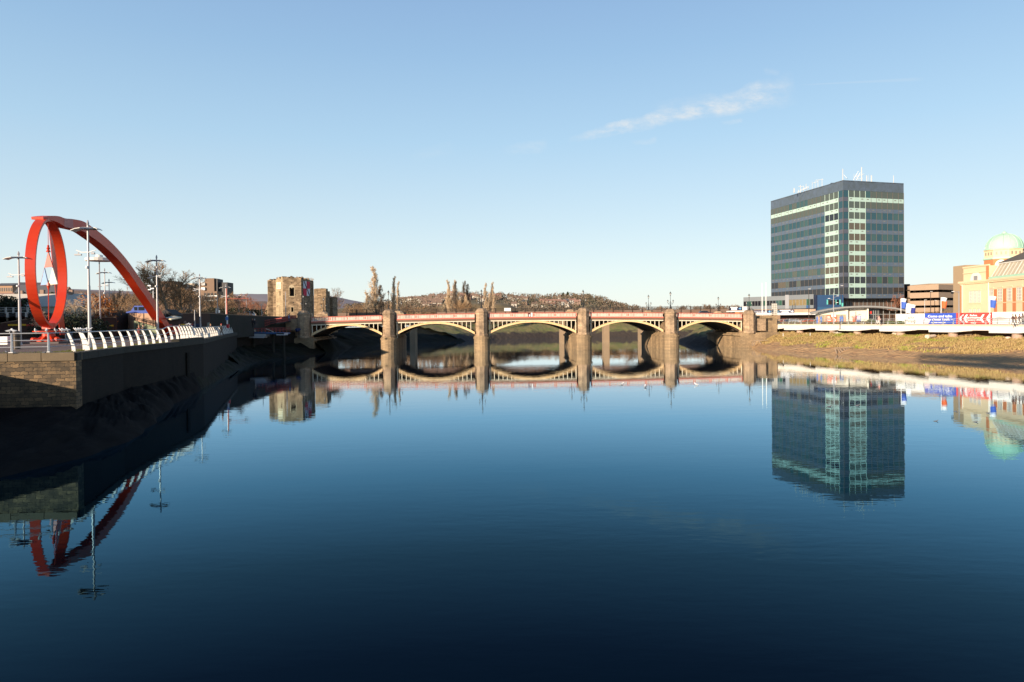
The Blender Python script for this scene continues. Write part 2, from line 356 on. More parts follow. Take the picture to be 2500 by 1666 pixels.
def bank(name, water, top, ztop, m, seg=2.0, rows=10, amp=.35, shape=1.0, over=None, seed=0):
    """lumpy strip of ground from the waterline polyline up to the top polyline"""
    def resample(pl, n):
        pl = [Vector(p) for p in pl]; L = [0]
        for a, b in zip(pl, pl[1:]): L.append(L[-1] + (b - a).length)
        out = []
        for i in range(n):
            s = L[-1] * i / (n - 1); k = 0
            while k < len(pl) - 2 and L[k + 1] < s: k += 1
            t = (s - L[k]) / max(1e-6, L[k + 1] - L[k]); out.append(pl[k].lerp(pl[k + 1], t))
        return out
    L = sum((Vector(b) - Vector(a)).length for a, b in zip(water, water[1:])); n = int(L / seg) + 2
    W, T = resample(water, n), resample(top, n); vs = []; fs = []
    for i in range(n):
        for j in range(rows + 1):
            t = j / rows; p = W[i].lerp(T[i], (t * 1.35 - .35) if over is None else (t * (1 + over) - over))
            tt = max(0, (t * 1.35 - .35)) if over is None else max(0, t * (1 + over) - over)
            below = min(0, (t * 1.35 - .35) if over is None else t * (1 + over) - over)
            z = ztop * tt ** shape + below * 3.0
            k = min(1, tt * 3) * (1 if t < .98 else .0)
            z += k * amp * (nz(p.x, p.y, seed, .45) * 1.3 + nz(p.x, p.y, seed + 5, 1.4) * .6)
            q = amp * .8 * nz(p.x, p.y, seed + 9, .3) * (1 if t < .98 else 0)
            vs.append((p.x + q, p.y + q * .4, z))
    for i in range(n - 1):
        for j in range(rows): a = i * (rows + 1) + j; fs.append((a, a + rows + 1, a + rows + 2, a + 1))
    b = MB(); b.add(vs, fs); o = b.build(name, m, smooth=True); return tag(o, kind='structure'), vs
# dark mud below the quay with its shade put into the colour
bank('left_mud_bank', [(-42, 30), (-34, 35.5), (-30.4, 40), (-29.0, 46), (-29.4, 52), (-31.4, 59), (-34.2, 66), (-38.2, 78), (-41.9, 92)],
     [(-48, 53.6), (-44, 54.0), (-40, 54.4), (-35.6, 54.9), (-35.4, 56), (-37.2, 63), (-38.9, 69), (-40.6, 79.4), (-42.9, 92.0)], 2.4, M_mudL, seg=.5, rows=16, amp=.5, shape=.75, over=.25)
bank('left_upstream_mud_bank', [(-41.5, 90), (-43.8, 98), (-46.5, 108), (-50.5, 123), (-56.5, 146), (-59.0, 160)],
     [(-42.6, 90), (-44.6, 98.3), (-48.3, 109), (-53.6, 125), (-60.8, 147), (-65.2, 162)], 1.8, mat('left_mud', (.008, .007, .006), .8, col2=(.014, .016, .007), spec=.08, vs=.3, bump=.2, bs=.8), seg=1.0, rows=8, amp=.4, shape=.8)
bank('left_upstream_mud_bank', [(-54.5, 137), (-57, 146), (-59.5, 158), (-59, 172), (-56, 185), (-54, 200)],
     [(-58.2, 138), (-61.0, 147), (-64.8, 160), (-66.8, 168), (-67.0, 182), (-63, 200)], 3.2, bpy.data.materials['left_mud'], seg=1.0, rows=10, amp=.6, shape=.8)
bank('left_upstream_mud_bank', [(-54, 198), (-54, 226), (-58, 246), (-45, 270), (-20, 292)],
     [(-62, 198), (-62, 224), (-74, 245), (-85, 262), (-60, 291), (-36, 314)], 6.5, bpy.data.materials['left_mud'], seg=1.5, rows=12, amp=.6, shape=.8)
fb, _ = bank('far_river_bank', [(-22, 292), (-8, 318), (20, 333), (60, 332), (92, 326), (70, 284), (61, 258), (62.5, 235), (66, 221), (70, 213)][:5],
     [(-44, 305), (-10, 342), (30, 352), (70, 350.5), (112, 345.5)], 7.0, M_farbank, seg=2.5, rows=12, amp=.8, shape=.6)
bank('right_upstream_bank', [(94, 330), (76, 300), (67, 276), (61, 256), (60, 238), (66, 222), (71, 212)], [(112, 345), (98, 315), (86, 290), (80, 262), (78, 250), (76, 225), (75, 212)], 6.9, M_farbank, seg=2, rows=12, amp=.6, shape=.8)
rb, rbv = bank('right_river_bank', [(72.5, 210), (68.5, 190), (70.5, 178), (77.5, 160), (83.7, 140), (92, 122), (100, 100), (112, 60), (120, 0), (124, -120)],
     [(78, 214), (84, 197), (90, 182), (98, 162), (104, 144), (110, 128), (116, 108), (125, 68), (133, 0), (138, -120)], 4.4, M_bank, seg=.9, rows=22, amp=.42, shape=.72)
# promenade retaining wall standing at the back of the right bank
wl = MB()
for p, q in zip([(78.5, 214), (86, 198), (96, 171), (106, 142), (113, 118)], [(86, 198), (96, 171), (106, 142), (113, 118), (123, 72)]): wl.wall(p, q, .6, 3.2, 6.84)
tag(wl.build('retaining_wall', mat('brown_wall', (.16, .09, .05), .9, var=.3, vs=.8)), 'brown retaining wall in the dark gap under the white riverside promenade', 'wall')  # plain brown with random variation

# dead grass on the right bank
g = MB(); rnd = random.Random(3)
GRC = [mat('straw_grass', (.44, .32, .13), .9), mat('olive_grass', (.34, .29, .09), .9), mat('fresh_grass', (.30, .33, .05), .9), mat('brown_grass', (.34, .22, .10), .9)]
WLr = [(72.5, 210), (68.5, 190), (70.5, 178), (77.5, 160), (83.7, 140), (92, 122), (100, 100), (112, 60)]; TLr = [(78, 214), (84, 197), (90, 182), (98, 162), (104, 144), (110, 128), (116, 108), (125, 68)]
def bankpt(s, t):
    k = min(int(s), 6); f = s - k
    w_ = Vector(WLr[k]).lerp(Vector(WLr[k + 1]), f); t_ = Vector(TLr[k]).lerp(Vector(TLr[k + 1]), f); p = w_.lerp(t_, t)
    z = 4.4 * t ** .72 + min(1, t * 3) * .42 * (nz(p.x, p.y, 0, .45) * 1.3 + nz(p.x, p.y, 5, 1.4) * .6)
    return p.x, p.y, z
n = 0
while n < 80000:
    s = rnd.uniform(0, 5.6) if rnd.random() < .93 else rnd.uniform(5.6, 7); t = rnd.uniform(.18, .93)
    x, y, z = bankpt(s, t)
    dens = (t - .15) * 3.2 + nz(x, y, 3, .16) * 1.3
    if rnd.random() > dens: continue
    fr = nz(x, y, 11, .12) + .35 * nz(x, y, 12, .5)
    g.mi = 2 if fr > .30 and rnd.random() < .75 else (1 if fr > .08 and rnd.random() < .6 else (0 if rnd.random() < .72 else 3))
    h = rnd.uniform(.18, .5); a = rnd.uniform(0, 6.28); ln = rnd.uniform(.1, .45); b_ = rnd.uniform(-.6, 2.2)
    dx, dy = math.cos(b_) * ln - .1, math.sin(b_) * ln * -1; wx, wy = math.cos(a) * .095, math.sin(a) * .095
    g.add([(x - wx, y - wy, z - .05), (x + wx, y + wy, z - .05), (x + dx, y + dy, z + h)], [(0, 1, 2)]); n += 1
tag(g.build('bank_grass', GRC), kind='stuff', label='dead straw coloured grass with green patches on the right bank', cat='grass')

# ------------------------------------------------------------------ quay wall, left
q = thing('quay_wall', (-35.2, 55, 0), 'tall dark stone quay wall along the left bank under the white curved railing', 'wall')
mb = MB()
pts = [(-47.7, 53.7)] + wallL + [(-66, 163), (-66.5, 182), (-62.9, 198)]; WS = Vector(wallL[0]).lerp(Vector(wallL[1]), .07)
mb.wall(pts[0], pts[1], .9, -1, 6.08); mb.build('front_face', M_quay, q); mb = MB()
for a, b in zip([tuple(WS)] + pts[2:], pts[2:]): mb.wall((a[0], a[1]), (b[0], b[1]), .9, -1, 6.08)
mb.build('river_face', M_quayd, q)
mb = MB()
def cop(a, b, z0, z1, o=.12, th=1.5):
    a, b = Vector(a), Vector(b); d = (b - a).normalized(); nn = Vector((-d.y, d.x)); a2, b2 = a - nn * o, b - nn * o
    return mb.wall((a2.x, a2.y), (b2.x, b2.y), th, z0, z1)
a, b = Vector((-47.7, 53.7)), Vector((-35.2, 55))
L = (b - a).length; k = 5
for i in range(k):
    p_, q_ = a.lerp(b, i / k), a.lerp(b, (i + 1) / k - .004); cop(p_, q_, 6.085, 6.74, .14, 1.3)
mb.build('coping', M_coping, q)
mb = MB()
for a, b in zip(wallL, wallL[1:]):
    L = (Vector(b) - Vector(a)).length; k = max(1, int(L / 2.4))
    for i in range(k):
        p_, q_ = Vector(a).lerp(Vector(b), i / k), Vector(a).lerp(Vector(b), (i + 1) / k - .003)
        raised = 84 < p_.y < 97
        cop(p_, q_, 6.085, 7.0 if raised else 6.70, .12, .95)
mb.build('coping', M_copingd, q)
mb = MB()
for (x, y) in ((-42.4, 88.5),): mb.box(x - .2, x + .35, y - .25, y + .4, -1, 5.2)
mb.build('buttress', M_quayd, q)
bpy.context.view_layer.update()
# grass along the quay edge
g = MB(); rnd = random.Random(5)
for (p, d) in along([(-47.7, 54.8), (-36.6, 56.2), (-40.2, 69.5), (-41.1, 78), (-43, 86)], .012):
    if nz(p.x, p.y, 1, .5) < -.12: continue
    nn = Vector((-d.y, d.x)) * rnd.uniform(.4, 1.7); x, y = p.x + nn.x, p.y + nn.y; a = rnd.uniform(0, 6.28); h = rnd.uniform(.03, .16)
    g.add([(x - .04, y, GZ), (x + .04, y + .02, GZ), (x + math.cos(a) * .1, y + math.sin(a) * .1, GZ + h * 1.3)], [(0, 1, 2)])
tag(g.build('edge_grass', M_grassL), kind='stuff', label='short green grass along the top of the left quay wall', cat='grass')

# ------------------------------------------------------------------ hills
ridge = [(780, 770), (830, 752), (900, 749), (960, 740), (1000, 734), (1050, 728), (1075, 723), (1100, 720), (1150, 722), (1215, 724), (1270, 727), (1330, 728), (1390, 727), (1440, 726), (1470, 732), (1500, 744), (1540, 753), (1620, 762), (1800, 764)]
HY = 950.0
def hill_z(x, y):
    px = 1250 + FPX * x / y
    py = interp(ridge, px) + 3
    zr = P(px, py, HY).z
    t = (y - 520) / (HY - 520)
    if t < 0: return 6.5
    s = 3 * min(t, 1) ** 2 - 2 * min(t, 1) ** 3
    if t > 1: s = max(0, 1 - (t - 1) * .8)
    return 6.5 + (zr - 6.5) * s + nz(x, y, 2, .012) * 2.0 * min(1, t * 2)
vs = []; fs = []; NX, NY = 110, 30
for j in range(NY):
    y = lerp(520, 1250, j / (NY - 1))
    for i in range(NX): x = lerp(-420, 420, i / (NX - 1)); vs.append((x, y, hill_z(x, y)))
for j in range(NY - 1):
    for i in range(NX - 1): a = j * NX + i; fs.append((a, a + 1, a + NX + 1, a + NX))
b = MB(); b.add(vs, fs); tag(b.build('wooded_hill', mat('hill_grass', (.15, .13, .06), .95, col2=(.13, .10, .055), vs=.02), smooth=True), kind='structure')
# grassy mound left of the hill (smooth brown slope)
mo = [(1040, 757), (1085, 745), (1120, 741), (1190, 740), (1222, 740), (1245, 745), (1262, 752)]
vs = []; fs = []
for j in range(9):
    y = lerp(395, 470, j / 8)
    for i in range(41):
        px = lerp(1030, 1270, i / 40); zt = P(px, interp(mo, px), 430).z; s = math.sin(math.pi * min(1, j / 8 * 1.02)) ** .6 if j < 8 else 0
        vs.append((P(px, 780, y).x, y, 6.8 + max(0, zt - 6.8) * s))
for j in range(8):
    for i in range(40): a = j * 41 + i; fs.append((a, a + 1, a + 42, a + 41))
b = MB(); b.add(vs, fs); tag(b.build('grassy_mound', mat('mound_grass', (.20, .125, .06), .95, col2=(.15, .12, .05), vs=.05), smooth=True), kind='structure')
# distant moors
def moor(name, prof, Y, m):
    vs = []; fs = []; n = len(prof)
    for (px, py) in prof: c = P(px, py, Y); vs.append((c.x, Y, c.z)); vs.append((c.x * .8, Y * .8, 0)); vs.append((c.x * 1.1, Y * 1.15, 0))
    for i in range(n - 1): a = i * 3; fs += [(a + 1, a + 4, a + 3, a), (a, a + 3, a + 5, a + 2)]
    b = MB(); b.add(vs, fs); return tag(b.build(name, m, smooth=True), kind='structure')
def fineprof(pr, j=.7):
    out = []
    for i in range(61): px = lerp(pr[0][0], pr[-1][0], i / 60); out.append((px, interp(pr, px) + nz(px * .05, 1, 4) * j))
    return out
moor('distant_moor', fineprof([(-200, 715), (100, 706), (180, 706), (330, 712), (450, 722), (600, 718), (640, 718), (720, 722), (800, 722), (830, 727), (862, 734), (900, 741), (930, 756)]), 6500, mat('moor_heather', (.27, .235, .255), 1, col2=(.32, .26, .25), vs=.0012))
moor('near_moor', fineprof([(-200, 712), (150, 712), (190, 709), (300, 716), (420, 726), (520, 740), (640, 735), (700, 745), (760, 770)], 1.2), 3000, mat('moor_wood', (.20, .14, .10), 1, col2=(.27, .16, .11), vs=.005))

# scrub along the far bank, seen under the arches
sc_b = MB(); rn = random.Random(41)
for i in range(420):
    t = rn.random(); pl = [(-92, 266), (-72, 278), (-44, 308), (-10, 345), (30, 355), (70, 353.5), (112, 348)]; k = min(5, int(t * 6)); p = Vector(pl[k]).lerp(Vector(pl[k + 1]), t * 6 - k); r_ = rn.uniform(1.0, 2.3)
    for _ in range(46):
        d = Vector((rn.uniform(-1, 1), rn.uniform(-1, 1), rn.uniform(-.4, 1))) * r_; c = Vector((p.x, p.y + rn.uniform(0, 3), 7 + r_ * .3)) + d
        a = Vector((rn.uniform(-1, 1), rn.uniform(-1, 1), rn.uniform(-1, 1))) * .22; b_ = Vector((rn.uniform(-1, 1), rn.uniform(-1, 1), rn.uniform(-1, 1))) * .22
        sc_b.mi = 0 if rn.random() < .6 else 1; sc_b.add([c - a, c + b_, c + a], [(0, 1, 2)])
tag(sc_b.build('bank_scrub', [mat('scrub_dark', (.06, .05, .03), .95), mat('scrub_brown', (.15, .10, .055), .95)]), kind='stuff', label='dark winter scrub along the far bank beyond the bridges', cat='scrub')
# ------------------------------------------------------------------ trees
M_bark = mat('bark', (.20, .145, .095), .9, var=.3, vs=1.5)
M_tw = [mat('twigs_tan', (.34, .21, .11), .9, var=.25, vs=.3), mat('twigs_brown', (.20, .125, .075), .9, var=.3, vs=.3), mat('twigs_pale', (.62, .47, .31), .9, var=.2, vs=.3), mat('twigs_red', (.33, .14, .08), .9, var=.25, vs=.3), mat('twigs_grey', (.16, .125, .095), .9, var=.25, vs=.3)]
def bare_tree(seed, H, kind='round', tw=.035, dens=1.0):
    """trunk mesh and crown mesh of a leafless tree, base at the origin"""
    rn = random.Random(seed); T = MB(); C = MB()
    def twig(p, d, L, w0):
        a = d.cross(Vector((rn.uniform(-1, 1), rn.uniform(-1, 1), rn.uniform(-1, 1)))).normalized() * w0
        mid = p + d * L * .5 + Vector((rn.uniform(-1, 1), rn.uniform(-1, 1), 0)) * L * .06; e = p + d * L + Vector((0, 0, L * .05))
        C.add([p - a, p + a, mid + a * .8, mid - a * .8, e], [(0, 1, 2, 3), (3, 2, 4)])
    def br(p, d, L, r0, lev):
        n = 4 if lev == 0 else 3; pts = [p.copy()]; cur = p.copy(); dd = d.copy()
        up = {'round': .10, 'poplar': .28, 'vase': .06, 'bush': .12}[kind]
        for i in range(n):
            dd = (dd + Vector((rn.uniform(-1, 1), rn.uniform(-1, 1), rn.uniform(-.4, .6))) * (.13 if kind != 'poplar' else (.02 if lev == 0 else .08)) + Vector((0, 0, up * (lev > 0)))).normalized()
            cur = cur + dd * L / n; pts.append(cur.copy())
        rs = [r0 * (1 - .75 * i / n) for i in range(n + 1)]
        (T if lev == 0 else C).tube(pts, rs, 6 if lev == 0 else 3, cap=False)
        if lev == 3: return
        if kind == 'poplar': nb = [52, 6, 5][lev]; s0 = [.06, .2, .1][lev]
        elif kind == 'vase': nb = [9, 6, 5][lev]; s0 = [.30, .2, .2][lev]
        elif kind == 'bush': nb = [8, 6, 5][lev]; s0 = [.05, .15, .1][lev]
        else: nb = [11, 6, 5][lev]; s0 = [.26, .2, .2][lev]
        nb = max(2, int(nb * dens))
        for i in range(nb):
            t = s0 + (1 - s0) * (i + rn.random()) / nb; k = min(n - 1, int(t * n)); q_ = pts[k].lerp(pts[k + 1], t * n - k)
            ax = (pts[k + 1] - pts[k]).normalized(); side = ax.cross(Vector((rn.uniform(-1, 1), rn.uniform(-1, 1), rn.uniform(-1, 1)))).normalized()
            ang = {'round': [1.0, .75, .7], 'poplar': [.30, .30, .35], 'vase': [.62, .5, .5], 'bush': [.8, .7, .7]}[kind][lev] * rn.uniform(.7, 1.25)
            nd = (ax * math.cos(ang) + side * math.sin(ang)).normalized()
            if kind == 'poplar' and lev == 0: ln = H * .25 * (1.05 - t) ** .45 * rn.uniform(.6, 1.2)
            elif lev == 0: ln = H * .46 * (1.15 - .75 * t) * rn.uniform(.75, 1.2)
            else: ln = L * .55 * (1.2 - .6 * t) * rn.uniform(.7, 1.2)
            if lev < 2: br(q_, nd, ln, max(rs[k] * .5, tw * .8), lev + 1)
            else:
                twig(q_, nd, ln, tw * .6)
                for _ in range(2):
                    s2 = nd.cross(Vector((rn.uniform(-1, 1), rn.uniform(-1, 1), rn.uniform(-1, 1)))).normalized()
                    twig(q_ + nd * ln * rn.uniform(.2, .7), (nd + s2 * .6).normalized(), ln * .7, tw * .5)
    L0 = {'round': .72, 'poplar': .98, 'vase': .62, 'bush': .5}[kind] * H
    if kind == 'bush':
        for k in range(5): br(Vector((rn.uniform(-.4, .4) * H * .3, rn.uniform(-.4, .4) * H * .3, 0)), Vector((rn.uniform(-.4, .4), rn.uniform(-.4, .4), 1)).normalized(), L0 * rn.uniform(.8, 1.2), H * .014, 0)
    else: br(Vector((0, 0, 0)), Vector((rn.uniform(-.04, .04), 0, 1)), L0, H * (.016 if kind != 'poplar' else .008), 0)
    return T, C
PROT = {}
def tree_proto(key, seed, H, kind, mtw, tw=.035, dens=1.0):
    T, C = bare_tree(seed, H, kind, tw, dens)
    PROT[key] = (T, C, mtw, H)
tree_proto('r1', 1, 12, 'round', M_tw[0], .055); tree_proto('r2', 2, 12, 'round', M_tw[1], .055); tree_proto('r3', 3, 12, 'vase', M_tw[0], .055); tree_proto('v2', 8, 12, 'vase', M_tw[4], .05)
tree_proto('p1', 4, 20, 'poplar', M_tw[2], .045); tree_proto('p2', 5, 20, 'poplar', M_tw[4], .045); tree_proto('n1', 11, 12, 'vase', M_tw[0], .03, 1.5); tree_proto('n2', 12, 12, 'round', M_tw[2], .034, 1.25); tree_proto('d1', 21, 12, 'round', M_tw[0], .085, .9); tree_proto('d2', 22, 12, 'vase', M_tw[1], .085, 1.0); tree_proto('b1', 6, 6, 'bush', M_tw[0], .035); tree_proto('b2', 7, 6, 'bush', M_tw[1], .035)
MESH = {}
def plant(key, x, y, z, H, label, cat='tree', group=None, name='bare_tree', m=None, wide=1.0, rz=None):
    T, C, mtw, H0 = PROT[key]; mtw = m or mtw; mk = (key, mtw.name)
    if mk not in MESH:
        r = bpy.data.objects.new(name, None)
        tt = T.build('trunk', M_bark, None); cc = C.build('crown', mtw, None)
        MESH[mk] = (tt.data, cc.data); bpy.data.objects.remove(tt); bpy.data.objects.remove(cc)
    r = thing(name, (x, y, z), label, cat, group, random.uniform(0, 6.28) if rz is None else rz)
    s = H / H0; r.scale = (s * wide, s * wide, s)
    for nm, d in zip(('trunk', 'crown'), MESH[mk]):
        o = bpy.data.objects.new(nm, d); COL.objects.link(o); o.parent = r
    return r
def leafcloud(mb_, c, rx, ry, rz, n, size, rn, shell=.35):
    for _ in range(n):
        while True:
            d = Vector((rn.uniform(-1, 1), rn.uniform(-1, 1), rn.uniform(-1, 1)))
            if .05 < d.length < 1: break
        d = d.normalized() * (shell + (1 - shell) * d.length) * (1 + .2 * NZ.noise(d * 3 + Vector(c)))
        p = Vector((c[0] + d.x * rx, c[1] + d.y * ry, c[2] + d.z * rz)); a = Vector((rn.uniform(-1, 1), rn.uniform(-1, 1), rn.uniform(-1, 1))).normalized() * size; b_ = a.cross(Vector((rn.uniform(-1, 1), rn.uniform(-1, 1), rn.uniform(-1, 1)))).normalized() * size * .7
        mb_.add([p - a, p + b_, p + a, p - b_], [(0, 1, 2, 3)])
M_ever = mat('evergreen', (.045, .06, .025), .9, var=.4, vs=.4)
M_everd = mat('dark_evergreen', (.02, .028, .012), .9, var=.4, vs=.4)
M_orange = mat('orange_leaves', (.36, .13, .03), .8, var=.35, vs=.8)
def leafy(name, x, y, z, H, W, label, m, cat='tree', group=None, n=900, size=.22, lobes=7, trunk=.2, seed=1, ysq=1.0):
    rn = random.Random(seed); r = thing(name, (x, y, z), label, cat, group)
    t = MB(); t.tube([(x, y, z), (x + .1, y, z + H * .35), (x, y, z + H * .7)], [W * .05 + .08, W * .035 + .05, .05], 6); t.build('trunk', M_bark, r)
    c = MB()
    for k in range(lobes):
        a = rn.uniform(0, 6.28); q = rn.uniform(0, .55) * W / 2; h = lerp(trunk * H + H * .2, H * .82, (k + .5) / lobes)
        rr = W * .32 * rn.uniform(.7, 1.15) * (1.15 - .5 * (k / lobes))
        leafcloud(c, (x + q * math.cos(a), y + q * math.sin(a) * ysq, z + h), rr, rr * ysq, rr * .85, n // lobes, size, rn)
    c.build('crown', m, r); return r
def conifer(x, y, z, H, W, label, m, group=None, seed=1, n=500, name='conifer', taper=1.0):
    rn = random.Random(seed); r = thing(name, (x, y, z), label, 'tree', group)
    t = MB(); t.tube([(x, y, z), (x, y, z + H * .95)], [W * .06, .05], 5); t.build('trunk', M_bark, r)
    c = MB()
    for k in range(n):
        t_ = rn.random() ** .8; a = rn.uniform(0, 6.28); q = W / 2 * (1 - t_ ** taper) * rn.uniform(.5, 1.15) + .1; p = Vector((x + q * math.cos(a), y + q * math.sin(a), z + H * (.06 + .94 * t_)))
        d = Vector((math.cos(a), math.sin(a), -.4)) * W * .12; b_ = Vector((-math.sin(a), math.cos(a), .2)) * W * .07
        c.add([p - d, p + b_, p + d, p - b_], [(0, 1, 2, 3)])
    c.build('crown', m, r); return r

# thicket behind the left embankment
rn = random.Random(21)
def zone(px): return [w_ for lim, w_ in ((200, 'just right of the red ring'), (262, 'around the tall lamp post'), (330, 'under the arch of the red arm'), (372, 'behind the lower red arm'), (430, 'behind the foot of the red arm'), (487, 'between the red arm foot and the next lamp post'), (532, 'below the brown stair tower'), (575, 'behind the red gantry pole'), (9999, 'behind the traffic gantry arm')) if px < lim][0]
for i in range(64):
    px = lerp(160, 655, (i + rn.random() * .8) / 64); Y = rn.uniform(185, 300)
    if px > 600: Y = rn.uniform(280, 340)
    if 600 < px < 660 and rn.random() < .2: continue
    top = interp([(160, 716), (230, 706), (330, 705), (430, 690), (520, 705), (560, 698), (600, 712), (650, 735)], px) + rn.uniform(-6, 22)
    base = P(px, 770, Y); zt = P(px, top, Y).z; z0 = 9.0
    k = rn.choice(['r1', 'r2', 'r3', 'r1', 'v2']); m_ = M_tw[3] if px > 585 and rn.random() < .7 else None
    plant(k, base.x, Y, z0, max(5, (zt - z0) * 1.05), 'leafless reddish tree between the traffic lights and the castle' if px > 600 else 'leafless brown tree of the thicket ' + zone(px), group='reddish bare trees beside the castle' if px > 600 else 'thicket trees ' + zone(px), m=m_)
for i in range(26):
    px = lerp(160, 600, (i + rn.random()) / 26); Y = rn.uniform(165, 200); b_ = P(px, 770, Y); zt = P(px, rn.uniform(738, 752), Y).z
    plant(rn.choice(['b1', 'b2']), b_.x, Y, 9, max(3, zt - 9), 'low brown winter bush in front of the thicket behind the left quay', 'bush', 'winter bushes below the thicket', 'bare_bush', wide=1.3)
# single trees one can name
def treeat(key, px, top, Y, z0, label, name='bare_tree', m=None, wide=1.0, group=None, rz=None):
    b_ = P(px, 770, Y); zt = P(px, top, Y).z; wide = wide * (1.6 if key[0] == 'p' else 1); return plant(key, b_.x, Y, z0, (zt - z0) * 1.0, label, group=group, name=name, m=m, wide=wide, rz=rz)
treeat('n1', 372, 622, 175, 9, 'leafless tree directly behind the lamp post that crosses the red arm', wide=1.4, m=M_tw[0], rz=.5)
treeat('n1', 414, 612, 178, 9, 'tall spreading leafless tree with a fan of thin branches beside the red arm', wide=1.5, rz=2)
treeat('n1', 446, 640, 182, 9, 'spreading leafless tree just right of the tallest spreading one', wide=1.4, rz=3.3)
treeat('n1', 342, 655, 190, 9, 'slender leafless tree partly behind the lower red arm', wide=.8, rz=4)
treeat('n1', 288, 690, 180, 9, 'thin leafless tree under the red arch', wide=.9)
treeat('n2', 812, 690, 285, 7, 'leafless tree to the right of the smaller castle tower', wide=1.0, m=M_tw[1])
treeat('n2', 215, 712, 118, 9, 'big pale leafless bush tree behind the tall lamp post', wide=1.6, m=M_tw[2], rz=1)
treeat('n2', 185, 722, 114, 8.5, 'pale tangled leafless tree just right of the red ring', wide=1.5, m=M_tw[2], rz=3)
treeat('n2', 105, 752, 104, 7.1, 'leafless sapling seen through the lower part of the red ring', wide=1.2, m=M_tw[2], rz=3)
b_ = P(236, 770, 122); o_ = leafy('copper_tree', b_.x, 122, GZ, P(236, 706, 122).z - GZ, 7.5, 'tree with copper orange leaves behind the tall lamp post', M_orange, n=1500, size=.16, lobes=9, seed=4)
b_ = P(262, 770, 124); leafy('copper_tree', b_.x, 124, GZ, P(262, 733, 124).z - GZ, 4.5, 'small bush with copper leaves in front of the dark underpass', M_orange, n=500, size=.15, lobes=6, seed=9)
for i, (px, w_, tp, Y, lab) in enumerate([(200, 6, 762, 108, 'dark evergreen shrub at the foot of the tall lamp post'), (172, 5, 768, 106, 'dark evergreen shrub right of the red ring base'), (232, 5, 785, 104, 'low dark evergreen shrub between lamp post and underpass'), (112, 6, 765, 110, 'dark green shrub seen through the bottom of the red ring')]):
    b_ = P(px, 780, Y); leafy('evergreen_shrub', b_.x, Y, GZ, P(px, tp, Y).z - GZ, w_, lab, M_everd, 'shrub', n=900, size=.17, lobes=7, trunk=0, seed=i + 20)
for i, (px, w_, tp, Y, lab) in enumerate([(18, 11, 716, 165, 'dark green tree over the white roofs at the far left'), (34, 9, 719, 170, 'dark green tree right of the far left lamp post'), (62, 8, 722, 172, 'dark green tree left of the red ring'), (118, 12, 716, 185, 'dark evergreen tree seen through the red ring'), (50, 7, 700, 230, 'rounded brown tree behind the far left lamp post'), (132, 3.4, 697, 232, 'small round evergreen beside the hilltop white house'), (2, 8, 722, 160, 'brown leafed tree at the left edge')]):
    b_ = P(px, 780, Y); leafy('leafy_tree', b_.x, Y, 8, P(px, tp, Y).z - 8, w_, lab, M_ever if i % 2 else M_everd, n=1300, size=.28, lobes=9, trunk=.05, seed=i + 40)

# poplars beyond the bridge
for px, tp, Y, key, wd, lab in [(918, 656, 300, 'p1', 1.15, 'tallest pale poplar, left of the first bridge pier'), (900, 716, 296, 'p1', 1.3, 'short pale poplar at the left foot of the tallest poplar'), (934, 700, 300, 'p2', 1.1, 'thin poplar at the right foot of the tallest poplar'), (958, 680, 310, 'p1', .8, 'slim poplar behind the lamps of the first pier'), (970, 692, 315, 'p1', .7, 'slim poplar just right of the first pier lamps'),
                                (1100, 688, 330, 'p1', .9, 'left poplar of the middle poplar clump'), (1107, 692, 328, 'p2', .9, 'second poplar of the middle poplar clump'), (1115, 689, 330, 'p1', .95, 'right poplar of the middle poplar clump'), (1136, 690, 335, 'p2', .9, 'dark poplar right of the middle clump'), (1145, 697, 336, 'p2', .8, 'shorter dark poplar beside the dark poplar'),
                                (1186, 696, 330, 'p1', .8, 'left poplar of the pair behind the second pier lamps'), (1197, 693, 332, 'p1', .85, 'right poplar of the pair behind the second pier lamps')]:
    treeat(key, px, tp, Y, 7, lab, 'poplar_tree', wide=wd)
def pz(px): return 'tallest poplar' if px < 1000 else 'middle poplar clump' if px < 1132 else 'dark poplars' if px < 1160 else 'poplar pair at the second pier lamps'
for i in range(16):
    px = rn.choice([(1088, 1128), (1088, 1128), (1178, 1205), (890, 945), (1135, 1150)]); px = rn.uniform(*px); Y = rn.uniform(322, 340)
    treeat('p1' if i % 3 else 'r3', px, rn.uniform(716, 735), Y, 7, 'tan leafless shoots at the foot of the ' + pz(px), 'bare_tree', wide=1.1, group='tan shoots at the ' + pz(px))
rn2 = random.Random(77)
def bz(px): return 'between castle and tallest poplar' if px < 890 else 'between tallest poplar and slim poplars' if px < 975 else 'right of the first pier lamps' if px < 1050 else 'left of the middle poplar clump'
def sz(px): return 'just right of the hill foot' if px < 1540 else 'left of the fourth pier lamp' if px < 1635 else 'between the fourth pier lamp and the end of the bridge' if px < 1760 else 'left of the grey office wing'
for i in range(30):
    px = lerp(760, 1100, (i + rn2.random()) / 30); Y = rn2.uniform(345, 390)
    treeat(rn2.choice(['d1', 'd2', 'd1']), px, interp([(760, 748), (840, 745), (880, 730), (960, 728), (1040, 738), (1100, 745)], px) + rn2.uniform(-3, 8), Y, 7, 'brown leafless tree of the belt ' + bz(px), group='tree belt ' + bz(px), m=rn2.choice(M_tw[:2]), wide=1.2)
